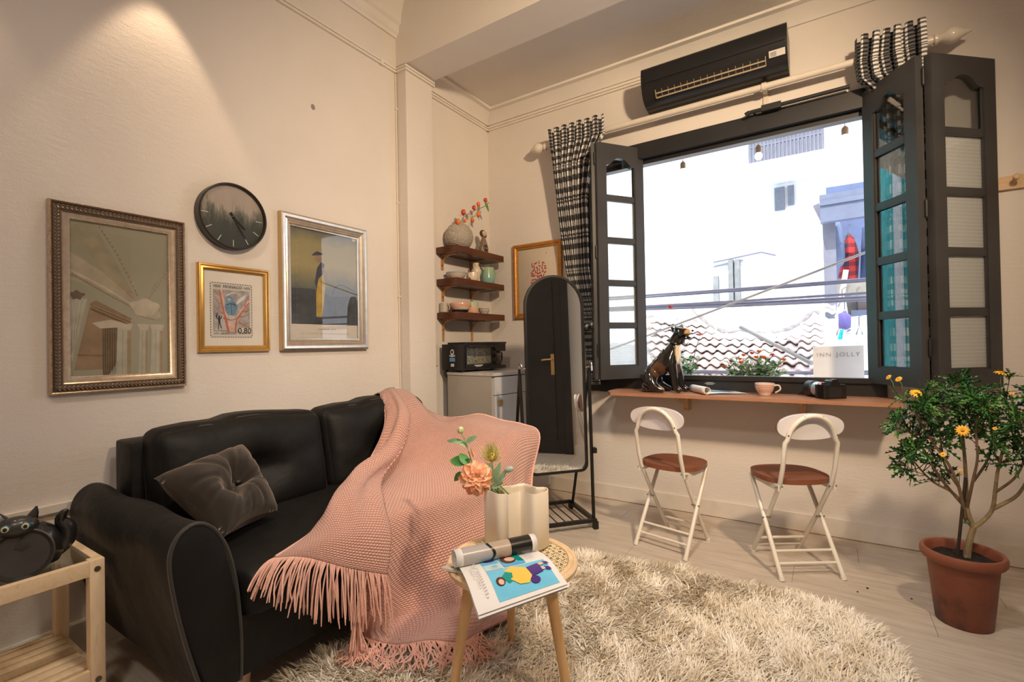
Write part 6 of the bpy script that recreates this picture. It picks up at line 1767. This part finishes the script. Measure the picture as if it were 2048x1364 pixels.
def blade(th, a, c, w, m_, curl=.12, name='leaf'):
    b = MB().use(m_); leaf_on(b, a, c, w, curl, 8, up=(.45, -.75, .55)); b.obj(name, th, recalc=False)
for (a_, c_, w_) in (((935, 925), (897, 918), .022), ((938, 930), (918, 905), .016), ((925, 945), (905, 962), .014), ((940, 918), (925, 935), .013)):
    blade(dh, F(*a_, 1.31), F(*c_, 1.31), w_, DLEAF)
bd = thing('flower_bud', 'pale green closed bud on the tallest stem in the ivory vase', 'flower', VT+Vector((0, 0, .01)))
stp = spline([VT+Vector((-.04, .005, 0)), F(952, 940, 1.335), F(938, 905, 1.335), F(930, 880, 1.335), F(923, 866, 1.335)], 24)
b = MB().use(FSTEM); b.tube(stp, .0022, 6); b.obj('stem', bd)
bc = F(921, 860, 1.335); BUDM = mat('pale_bud', (.52, .58, .30), .55, var=.25, scale=60)
b = MB().use(BUDM)
def fnb(u, w): a = 2*pi*u; q = pi*w; rr = .0105*sin(q)**.7*(1+.14*cos(6*a+w*3)); return bc+Vector((rr*cos(a), rr*sin(a), .0125*cos(q)))
b.grid(fnb, 24, 10, cu=True); b.obj('bud', bd, ang=70)
for (a_, c_, w_) in (((926, 884), (890, 879), .011), ((932, 885), (952, 872), .012), ((934, 893), (915, 878), .010)): blade(bd, F(*a_, 1.335), F(*c_, 1.335), w_, SAGE)
b = MB().use(mat('rust_catkin', (.62, .28, .12), .7)); b.tube([F(943, 897, 1.33), F(948, 913, 1.33)], [.004, .005], 10); b.obj('catkin', bd)
ps = thing('pincushion_flower', 'yellow green spidery pincushion flower behind the dahlia in the ivory vase', 'flower', VT+Vector((.02, 0, .01)))
pc = F(984, 918, 1.345)
b = MB().use(FSTEM); b.tube(spline([VT+Vector((0, .01, 0)), F(992, 960, 1.345), pc], 12), .003, 6); b.obj('stem', ps)
b = MB().use(mat('pincushion_heart', (.60, .46, .10), .6, var=.3, scale=80)); b.ball(pc+Vector((0, 0, .006)), .014, .014, .017, 12, 8); b.obj('heart', ps)
b = MB().use(mat('pincushion_style', (.42, .40, .10), .5, var=.4, scale=40))
ax = (Vector((-.25, -.1, 1))).normalized()
for k in range(150):
    d = Vector((rnd.gauss(0, 1), rnd.gauss(0, 1), rnd.gauss(.55, .8))).normalized(); L_ = rnd.uniform(.022, .046); tip_ = pc+ax*.010+d*L_+ax*rnd.uniform(.004, .018); mid = pc+d*L_*.6
    b.tube([pc+d*.012, mid, tip_], .0006, 3)
tag(b.obj('styles', ps), kind='stuff')
sp_ = thing('leaf_spray', 'grey green leaf spray with a pale oval pod at the right of the dahlia', 'foliage', VT+Vector((.03, 0, .01)))
b = MB().use(FSTEM); b.tube(spline([VT+Vector((-.01, 0, 0)), F(985, 985, 1.335), F(995, 960, 1.335), F(1010, 945, 1.335)], 14), .0022, 6); b.obj('stem', sp_)
for (a_, c_, w_) in (((988, 972), (1012, 940), .013), ((985, 965), (1000, 925), .013), ((982, 975), (1005, 965), .012), ((975, 985), (995, 988), .010), ((968, 945), (985, 925), .012)): blade(sp_, F(*a_, 1.325), F(*c_, 1.325), w_, SAGE)
pdc = F(1018, 939, 1.33); b = MB().use(mat('frosty_pod', (.38, .50, .44), .4)); b.ball((0, 0, 0), .017, .010, .010, 14, 10, TM(pdc, (0, radians(-22), VA-.3))); b.obj('pod', sp_)

# magazines on the table
PAPW = mat('glossy_page', (.80, .79, .78), .28, var=.02)
mg1 = thing('magazine', 'closed magazine with orange and teal cover under the open one on the cane table', 'magazine', TC+Vector((-.06, -.06, TZ)))
def tq(px, py, z): return atz(px, py, z)
z0 = TZ+.0045
cA_, cB_ = tq(884, 1139, z0), tq(1040, 1172, z0); cD_ = tq(918, 1100, z0)
e1 = (cB_-cA_).normalized(); e2 = Vector((-e1.y, e1.x, 0))
MGm = Matrix((e1, e2, Vector((0, 0, 1)))).transposed().to_4x4(); MGm.translation = cA_
b = MB().use(PAPW); b.box(0, .255, 0, .10, -.0008, .005, MGm); b.obj('pages', mg1)
b = MB().use(mat('cover_cream', (.72, .62, .45), .35)); b.flat([(0, 0), (.255, 0), (.255, .10), (0, .10)], .0053, MGm)
b.use(mat('cover_orange', (.72, .27, .06), .35)); b.flat([(.0, .055), (.05, .05), (.075, .10), (0, .10)], .0056, MGm)
b.use(mat('cover_teal', (.02, .38, .36), .35)); b.flat([(.02, .012), (.10, .0), (.11, .05), (.06, .06), (.03, .045)], .0056, MGm)
b.use(mat('cover_skin', (.72, .45, .33), .4)); b.flat([(.018+.016*cos(a), .026+.011*sin(a)) for a in np.linspace(0, 6.28, 14)[:-1]], .0059, MGm)
b.use(mat('cover_hair', (.16, .06, .03), .4)); b.flat([(.030, .012), (.040, .022), (.036, .036), (.028, .034)], .0062, MGm); b.obj('cover', mg1, smooth=False, recalc=False)
mg2 = thing('magazine', 'open fashion magazine with its left page rolled up on the cane table', 'magazine', TC+Vector((0, -.05, TZ+.01)))
zp = TZ+.019
q00, q10, q01, q11 = tq(914, 1128, zp), tq(957, 1222, zp), tq(1072, 1100, zp), tq(1136, 1160, zp)   # spine-left, front-left, spine-right, front-right
def page(s_, w, dz=0):
    """s_ along the spine, w from the spine to the free edge; the free edge sags over the table rim"""
    p = q00.lerp(q01, s_).lerp(q10.lerp(q11, s_), w)
    p.z += .012*sin(pi*min(1, w*1.15))*(1-.3*w)-.016*max(0, w-.55)**1.5*2.2+dz
    return p
b = MB().use(PAPW)
for k in range(3): b.grid(lambda u, w, k=k: page(u, w*(1-.0*k)+.012*k*w, -.0035*(3-k)*(.25+w)), 14, 16)
b.obj('pages', mg2, recalc=False, ang=180)
b = MB().use(PAPW); b.grid(lambda u, w: page(u, w, 0), 20, 20); b.obj('page', mg2, recalc=False, ang=180)
class PagePrint:
    def __init__(s): s.b = MB(); s.k = 0
    def patch(s, pts, m_):
        """a printed shape that follows the curve of the page"""
        s.k += 1; s.b.use(m_)
        n = len(pts); cx = sum(p[0] for p in pts)/n; cy = sum(p[1] for p in pts)/n; dz = .0007+.00022*s.k
        rows = []
        for f_ in (0.0, .34, .67, 1.0):
            rows.append([s.b.bm.verts.new(page(cx+(x-cx)*f_, cy+(y-cy)*f_, dz)) for x, y in pts] if f_ else [s.b.bm.verts.new(page(cx, cy, dz))])
        for i in range(n):
            j = (i+1) % n; s.b.face([rows[0][0], rows[1][i], rows[1][j]])
            for r_ in (1, 2): s.b.face([rows[r_][i], rows[r_+1][i], rows[r_+1][j], rows[r_][j]])
    def rect(s, x0, y0, x1, y1, m_):
        m = 4; s.patch([(x0+(x1-x0)*i/m, y0) for i in range(m)]+[(x1, y0+(y1-y0)*i/m) for i in range(m)]+[(x1-(x1-x0)*i/m, y1) for i in range(m)]+[(x0, y1-(y1-y0)*i/m) for i in range(m)], m_)
    def oval(s, cx, cy, rx, ry, m_, rot=0): s.patch([(cx+rx*cos(a)*cos(rot)-ry*sin(a)*sin(rot), cy+rx*cos(a)*sin(rot)+ry*sin(a)*cos(rot)) for a in np.linspace(0, 6.2832, 17)[:-1]], m_)
pp = PagePrint(); gl_ = lambda n, c: mat('page_'+n, c, .28, var=.06, scale=20)
SKY, DEEP, YELW, PURP, TEAL, HAIR, FLESH = gl_('sky', (.16, .55, .80)), gl_('deep_sky', (.10, .44, .74)), gl_('yellow', (.80, .56, .10)), gl_('purple', (.07, .03, .22)), gl_('teal', (.0, .30, .26)), gl_('hair', (.10, .03, .02)), gl_('flesh', (.74, .50, .42))
# the page is read with its top at the left end of the spine
pp.rect(.24, .42, .93, .93, SKY); pp.rect(.24, .06, .44, .24, SKY); pp.rect(.24, .25, .44, .41, gl_('pale_blue', (.45, .70, .82))); pp.rect(.455, .03, .72, .40, DEEP)
pp.oval(.345, .13, .075, .050, PURP); pp.oval(.36, .33, .055, .055, gl_('silver', (.62, .62, .60))); pp.oval(.36, .33, .035, .032, SKY)
pp.oval(.56, .21, .090, .13, HAIR); pp.oval(.58, .21, .062, .075, FLESH); pp.patch([(.65, .05), (.72, .03), (.72, .34), (.66, .30), (.63, .18)], TEAL)
pp.patch([(.36, .60), (.43, .52), (.50, .56), (.50, .68), (.42, .72)], TEAL); pp.patch([(.42, .50), (.52, .44), (.66, .52), (.70, .56), (.70, .68), (.62, .80), (.52, .78), (.45, .68)], YELW)
pp.oval(.335, .66, .050, .070, HAIR); pp.oval(.338, .675, .030, .046, FLESH)
pp.patch([(.67, .54), (.82, .50), (.835, .68), (.69, .72)], PURP); pp.oval(.70, .78, .055, .060, PURP)
pp.patch([(.825, .52), (.88, .50), (.885, .56), (.83, .57)], FLESH); pp.patch([(.825, .61), (.87, .61), (.87, .66), (.83, .66)], FLESH); pp.patch([(.87, .49), (.93, .52), (.945, .58), (.90, .56)], PURP); pp.patch([(.865, .61), (.92, .64), (.93, .70), (.88, .68)], PURP)
GRT = gl_('text', (.50, .49, .50))
for k, (x, y0, y1) in enumerate(((.075, .30, .52), (.10, .26, .70), (.135, .22, .86))):
    n = 14
    for i in range(n):
        if rnd.random() < .85: pp.rect(x, y0+(y1-y0)*i/n, x+.012+.008*(k == 2), y0+(y1-y0)*(i+.55)/n, GRT)
for i in range(7): pp.rect(.75, .06+.045*i, .75+.15*rnd.uniform(.6, 1), .068+.045*i, GRT)
tag(pp.b.obj('printed_pictures', mg2, smooth=True, recalc=False, ang=180), kind='stuff')
# the rolled page
r0, r1 = tq(908, 1118, TZ+.045), tq(1068, 1084, TZ+.045); rax = (r1-r0).normalized(); rsd = Vector((0, 0, 1)).cross(rax)
if rsd.y > 0: rsd = -rsd
def rollp(u, w, rr=.0265):
    a = -.65+w*2*pi*1.02; r_ = rr-.0035*w; c = r0.lerp(r1, u)
    return c+rsd*(r_*cos(a))+Vector((0, 0, r_*sin(a)))
b = MB().use(PAPW); b.grid(lambda u, w: rollp(u, w), 8, 44); b.obj('rolled_page', mg2, recalc=False, ang=180, solid=.0012)
b = MB()
for (u0, u1, w0, w1, m_) in ((.08, .42, .0, .42, gl_('grey_photo', (.40, .38, .38))), (.42, .72, .0, .42, gl_('tan_photo', (.42, .34, .27))), (.66, .93, .0, .42, gl_('black_photo', (.012, .012, .012)))):
    b.use(m_); b.grid(lambda u, w: rollp(u0+(u1-u0)*u, w0+(w1-w0)*w, .0274+.0002*(m_.name == 'page_black_photo')), 8, 20)
b.use(gl_('black_photo', (.012, .012, .012))); b.grid(lambda u, w: rollp(.40+.035*u+.03*sin(w*5), .02+.33*w, .0278), 3, 16)
b.obj('page_photo', mg2, recalc=False, ang=180)

# ------------------------------------------------------------------ potted yellow daisy shrub
PX, PY = .408, 2.475
pt = thing('potted_shrub', 'bushy green shrub with yellow daisies in a terracotta pot at the right', 'plant', (PX, PY, 0))
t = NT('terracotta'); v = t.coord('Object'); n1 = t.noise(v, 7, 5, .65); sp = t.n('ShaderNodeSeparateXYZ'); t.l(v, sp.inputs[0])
foot_tone = t.math('ADD', t.math('MULTIPLY', n1, .8), t.math('MULTIPLY', sp.outputs[2], 1.0))  # darker towards the foot of the pot, broken up by noise
t.l(t.ramp(foot_tone, [(.32, (.055, .022, .014)), (.48, (.20, .058, .030)), (.8, (.25, .080, .045))]), t.b.inputs['Base Color']); t.setb(Roughness=.5); t.bump(t.noise(t.coord('Object', (14, 14, 1)), 5, 3), .12, .004)
TERRA = t.mat
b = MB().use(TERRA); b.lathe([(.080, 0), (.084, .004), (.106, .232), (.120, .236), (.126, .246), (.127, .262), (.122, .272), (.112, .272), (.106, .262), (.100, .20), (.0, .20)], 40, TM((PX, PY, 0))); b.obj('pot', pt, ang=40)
t = NT('potting_soil'); f = t.noise(t.coord('Object'), 60, 6, .8); t.l(t.ramp(f, [(.4, (.012, .008, .006)), (.62, (.05, .033, .022)), (.75, (.18, .13, .09))]), t.b.inputs['Base Color']); t.setb(Roughness=.95); t.bump(f, 1, .02)
b = MB().use(t.mat)
b.grid(lambda u, w: Vector((PX+.104*w*cos(2*pi*u), PY+.104*w*sin(2*pi*u), .238+.012*(1-w)+.004*sin(u*40+w*20))), 40, 8, cu=True); b.obj('soil', pt, recalc=False)
BARK = mat('shrub_bark', (.25, .19, .10), .8, var=.3, scale=50, bump=.4, bscale=120, dist=.004); TWIG = mat('shrub_twig', (.17, .11, .065), .8, var=.25, scale=50)
D0 = PY
def G_(px, py, dy=0): return aty(px, py, D0+dy)
def lim(name, pts, r0_, r1_, m_, n=16):
    P = spline(pts, n); b = MB().use(m_); b.tube(P, [r0_+(r1_-r0_)*i/(n-1) for i in range(n)], 8); b.obj(name, pt); return P
trunk = lim('trunk', [Vector((PX+.012, PY, .235)), G_(1938, 1085), G_(1947, 1055)], .0125, .0095, BARK)
limbs = [
 ([G_(1947, 1055), G_(1930, 1035, .01), G_(1928, 1012, .02), G_(1905, 985, .03), G_(1868, 965, .03), G_(1842, 940, .04), G_(1822, 915, .04)], .008),
 ([G_(1928, 1012, .02), G_(1880, 955, 0), G_(1850, 905, -.02), G_(1838, 878, -.02), G_(1815, 862, -.03)], .006),
 ([G_(1930, 1035), G_(1918, 975, -.03), G_(1895, 925, -.05), G_(1862, 880, -.06), G_(1838, 838, -.06), G_(1825, 805, -.06)], .006),
 ([G_(1947, 1055), G_(1934, 1015), G_(1932, 960, .01), G_(1928, 900, .02), G_(1922, 850, .02), G_(1910, 800, .02), G_(1905, 780, .02)], .008),
 ([G_(1934, 1015, 0), G_(1945, 965, -.05), G_(1955, 915, -.07), G_(1952, 860, -.08), G_(1960, 815, -.08)], .006),
 ([G_(1947, 1055), G_(1968, 1040, .0), G_(1985, 1018, -.0), G_(1990, 985, -.02), G_(1995, 945, -.02), G_(2008, 890, -.02), G_(2020, 840, -.02), G_(2012, 790, 0)], .0085),
 ([G_(1985, 1018), G_(2012, 1005, 0), G_(2035, 990, .01), G_(2052, 965, .02), G_(2075, 920, .02), G_(2085, 860, .02), G_(2080, 800, .02)], .0075),
 ([G_(1990, 985, -.02), G_(2030, 955, -.06), G_(2050, 915, -.08), G_(2062, 860, -.08)], .005),
 ([G_(1945, 965, -.05), G_(1975, 920, .06), G_(1985, 870, .09), G_(1975, 815, .10)], .005),
 ([G_(1918, 975, -.03), G_(1890, 930, .08), G_(1880, 870, .11), G_(1870, 810, .12)], .005)]
twigs = []
for pts, r_ in limbs:
    P = lim('branch', pts, r_, .0024, TWIG if r_ < .007 else BARK, 22); twigs.append(P)
ends = []
tb_ = MB().use(TWIG)
pr_ = random.Random(11)
for P in twigs:
    for i in range(12, 22):
        for _ in range(2 if i < 20 else 4):
            if pr_.random() < .58:
                d = Vector((pr_.uniform(-1, 1), pr_.uniform(-1, 1), pr_.uniform(-.1, 1.2))).normalized(); L_ = pr_.uniform(.03, .085); e = P[i]+d*L_
                tb_.tube([P[i], P[i]+d*L_*.5+Vector((0, 0, -.004)), e], [.0018, .0015, .001], 5); ends.append((e, d))
tag(tb_.obj('twigs', pt), kind='stuff')
SHL = [mat('shrub_leaf_dark', (.022, .085, .020), .34, var=.35, scale=40), mat('shrub_leaf_mid', (.045, .15, .035), .34, var=.35, scale=40), mat('shrub_leaf_light', (.11, .27, .06), .38, var=.3, scale=40)]
def lobed(b, M):
    """narrow leaf cut into fingers: outline in its own plane, slightly folded"""
    half = [(0, .0018), (.014, .0022), (.020, .0075), (.024, .0080), (.025, .0030), (.030, .0032), (.036, .0100), (.040, .0102), (.040, .0036), (.045, .0036), (.051, .0082), (.054, .0080), (.053, .0028), (.064, .0)]
    up_ = lambda x, y: Vector((x, y, .35*abs(y)-2.2*x*x))
    c = [b.bm.verts.new(M @ up_(x, 0)) for x, y in half]
    for s_ in (-1, 1):
        e = [b.bm.verts.new(M @ up_(x, s_*y)) for x, y in half[:-1]]+[c[-1]]
        for i in range(len(half)-1):
            b.face([c[i], c[i+1], e[i+1], e[i]] if e[i+1] is not c[i+1] else [c[i], c[i+1], e[i]])
protos = []
places = []
for e, d in ends:
    n_l = pr_.randint(5, 8)
    for k in range(n_l):
        a = 2*pi*k/n_l+pr_.uniform(-.3, .3); el = pr_.uniform(.05, .9)
        x_ = d.orthogonal().normalized(); y_ = d.cross(x_); dirv = (x_*cos(a)+y_*sin(a))*cos(el)+d*sin(el)
        zl = d.cross(dirv)
        if zl.length < .05: continue
        zl = (d-dirv*d.dot(dirv)).normalized(); yl = zl.cross(dirv)
        M = Matrix((dirv, yl, zl)).transposed().to_4x4(); M.translation = e-d*pr_.uniform(0, .022)
        s_ = pr_.uniform(.65, 1.25); M = M @ Matrix.Diagonal((s_, s_*1.05, s_, 1)); places.append(((M.translation-EYEP).length, M, pr_.choices((0, 1, 2), (5, 5, 2))[0]))
places.sort(key=lambda q: q[0])
for m_ in SHL:
    b = MB().use(m_); lobed(b, ID); protos.append(b.obj('leaf', pt, world=False, recalc=False))
usd = [False]*3
PT0 = Matrix.Translation((-PX, -PY, 0))
for _, M, k in places[:300]:
    Ml = PT0 @ M
    if not usd[k]: protos[k].matrix_basis = Ml; usd[k] = True
    else:
        c = protos[k].copy(); COL.objects.link(c); c.parent = pt; c.matrix_basis = Ml
b = MB()
for _, M, k in places[300:]: b.use(SHL[k]); lobed(b, M)
tag(b.obj('foliage', pt, recalc=False), kind='stuff')
DYEL = mat('daisy_yellow', (.82, .42, .02), .5, var=.1); DCEN = mat('daisy_centre', (.62, .30, .02), .7, var=.3, scale=200)
def daisy(px, py, dy, r_, tilt):
    r_ *= .8; c = G_(px, py, dy); ax_ = Vector(tilt).normalized(); x_ = ax_.orthogonal().normalized(); y_ = ax_.cross(x_)
    b = MB().use(DYEL)
    for k in range(13):
        a = 2*pi*k/13; d = x_*cos(a)+y_*sin(a); s_ = ax_.cross(d)
        pr2 = None
        for i in range(5):
            u = i/4; w_ = .16*r_*sin(pi*(.12+.8*u)); p = c+d*r_*(.2+.8*u)+ax_*(.12*r_*sin(pi*u)-.1*r_*u)
            row_ = [b.bm.verts.new(p-s_*w_), b.bm.verts.new(p+s_*w_)]
            if pr2: b.face([pr2[0], pr2[1], row_[1], row_[0]])
            pr2 = row_
    b.use(DCEN); b.ball(c+ax_*.002, r_*.26, r_*.26, r_*.16, 10, 6)
    b.use(FSTEM); b.tube([c-ax_*.002, c-ax_*.02+Vector((0, 0, -.01)), c-ax_*.03-Vector((0, 0, .05))], .0013, 5)
    b.obj('flower', pt, recalc=False)
for a_ in ((1832, 786, -.10, .026, (.1, -.8, .9)), (1797, 758, -.06, .017, (-.5, -.5, .6)), (1777, 754, -.06, .015, (-.6, -.4, .5)), (1925, 861, -.17, .026, (0, -1, .35)), (2003, 745, -.02, .028, (.1, -.25, 1)), (1886, 909, -.14, .013, (-.3, -.8, .5)), (1985, 820, -.14, .013, (.2, -.8, .6)), (2024, 786, -.05, .010, (0, -.6, .8)), (1990, 857, -.15, .009, (0, -.8, .6)), (1921, 941, -.16, .008, (0, -.9, .3))): daisy(*a_)
b = MB().use(mat('dark_stake', (.035, .022, .015), .7, var=.3, scale=40)); b.cyl((PX-.018, PY-.01, .22), G_(1931, 955, -.01), .0055, .005, 8); b.obj('stake', pt)
b = MB().use(mat('twine_green', (.03, .10, .03), .7)); b.tube([G_(1928, 1045, -.012), G_(1936, 1047, -.02), G_(1942, 1043, -.004), G_(1930, 1040, .008)], .0025, 6, closed=True); b.obj('tie', pt)
for (px, py, r_) in ((1735, 1176, .004), (1715, 1183, .003), (1823, 1197, .003)):
    p = atz(px, py, .003); b = MB().use(mat('soil_crumb', (.03, .02, .015), .9)); b.ball((p.x, p.y, r_*.7), r_*1.4, r_, r_*.7, 7, 5); tag(b.obj('soil_crumb'), {1735: 'largest of the two tiny soil crumbs on the floor beside the right chair', 1715: 'smaller soil crumb on the floor closest to the right chair', 1823: 'tiny soil crumb on the floor closest to the terracotta pot'}[px], 'crumb', 'soil crumbs by the pot')

# ------------------------------------------------------------------ plants in the box outside the window
wbx = thing('window_box', 'pale planter ledge outside the window under the flowers', 'planter', (-.6, 3.55, .60))
b = MB().use(mat('planter_concrete', (.70, .69, .68), .8)); b.box(-1.35, .2, YB+.225, 3.69, .60, .79); b.obj('box', wbx, bev=.01)
OLEAF = mat('grey_green_leaf', (.36, .46, .38), .5, var=.3, scale=30); OLEAF2 = mat('fresh_leaf', (.16, .34, .18), .5, var=.3, scale=30)
def bush(lab, cx, cy, w_, h_, d_, blooms, nl, seed, mats_, lsz, name='flowering_plant'):
    g = thing(name, lab, 'plant', (cx, cy, .79)); q = random.Random(seed); b = MB().use(FSTEM); tips = []
    for k in range(nl//5):
        p = Vector((cx+q.uniform(-.3, .3)*w_, cy+q.uniform(-.3, .3)*d_, .79)); e = Vector((cx+q.uniform(-.5, .5)*w_, cy+q.uniform(-.5, .5)*d_, .79+h_*q.uniform(.4, 1)*(1-.35*abs(p.x-cx)/w_))); b.tube([p, (p+e)/2+Vector((q.uniform(-.01, .01), 0, .01)), e], .0016, 4); tips.append((p, e))
    tag(b.obj('stems', g), kind='stuff')
    b = MB()
    for k in range(nl):
        p, e = tips[k % len(tips)]; a = p.lerp(e, q.uniform(.3, 1.0)); d = Vector((q.uniform(-1, 1), q.uniform(-1, 1), q.uniform(-.3, .8))).normalized(); b.use(mats_[k % len(mats_)]); leaf_on(b, a, a+d*lsz*q.uniform(.6, 1.2), lsz*.28, .1, 3)
    tag(b.obj('foliage', g, recalc=False), kind='stuff')
    for (px, py, r_, m_) in blooms:
        c = aty(px, py, cy+q.uniform(-.04, .02)); b = MB().use(m_)
        for k in range(7):
            a = 2*pi*k/7; d = Vector((cos(a), sin(a)*.7-.2, .55+.5*(k % 2))).normalized(); leaf_on(b, c, c+d*r_*1.5, r_*.75, -.1, 3)
        b.obj('flower', g, recalc=False)
OR1, OR2 = mat('marigold_orange', (.85, .25, .03), .5, var=.2), mat('marigold_red', (.75, .08, .03), .5, var=.2)
pc_ = aty(1508, 740, 3.56)
bush('orange flowering plant with grey green leaves outside behind the cup', pc_.x, 3.56, .40, .20, .16, [(1449, 738, .022, OR2), (1463, 725, .016, OR2), (1482, 728, .020, OR1), (1480, 720, .014, OR1), (1504, 709, .016, OR2), (1518, 706, .018, OR1), (1512, 717, .016, OR1), (1527, 718, .020, OR1), (1487, 713, .016, OR1), (1568, 722, .016, OR1), (1545, 712, .014, OR2)], 520, 2, (OLEAF, OLEAF, OLEAF2), .045)
pb_ = aty(1375, 715, 3.6)
bush('leafy plant outside just behind the panther', pb_.x, 3.6, .16, .24, .10, [], 90, 4, (OLEAF2, OLEAF2, OLEAF), .055, 'leafy_plant')
pe_ = aty(1322, 700, 3.6)
bush('leafy plant with small red flower outside by the left shutter', pe_.x, 3.6, .16, .26, .10, [(1341, 618, .022, OR2)], 80, 6, (OLEAF2, OLEAF), .055, 'leafy_plant')
b = MB().use(FSTEM)
py_ = thing('poppy', 'single coral poppy on a bent stalk outside beside the panther', 'flower', aty(1385, 745, 3.58))
b = MB().use(mat('poppy_stalk', (.20, .18, .17), .6)); b.tube(spline([aty(1380, 760, 3.58), aty(1388, 715, 3.58), aty(1394, 690, 3.58), aty(1399, 676, 3.58)], 12), .0028, 6); b.obj('stalk', py_)
CORAL = mat('poppy_coral', (.88, .22, .15), .5, var=.2, scale=20); pcn = aty(1399, 672, 3.58)
for k in range(7):
    a = 2*pi*k/7; d = Vector((cos(a), sin(a), .25)).normalized(); b = MB().use(CORAL); leaf_on(b, pcn, pcn+d*.042, .019, -.2, 5); b.obj('petal', py_, recalc=False)
b = MB().use(mat('street_dark', (.06, .06, .08), .6)); b.cyl(aty(1377, 746, 3.62), aty(1391, 726, 3.62), .012); tag(b.obj('pipe_stub'), 'short dark pipe stub outside beside the panther', 'pipe')
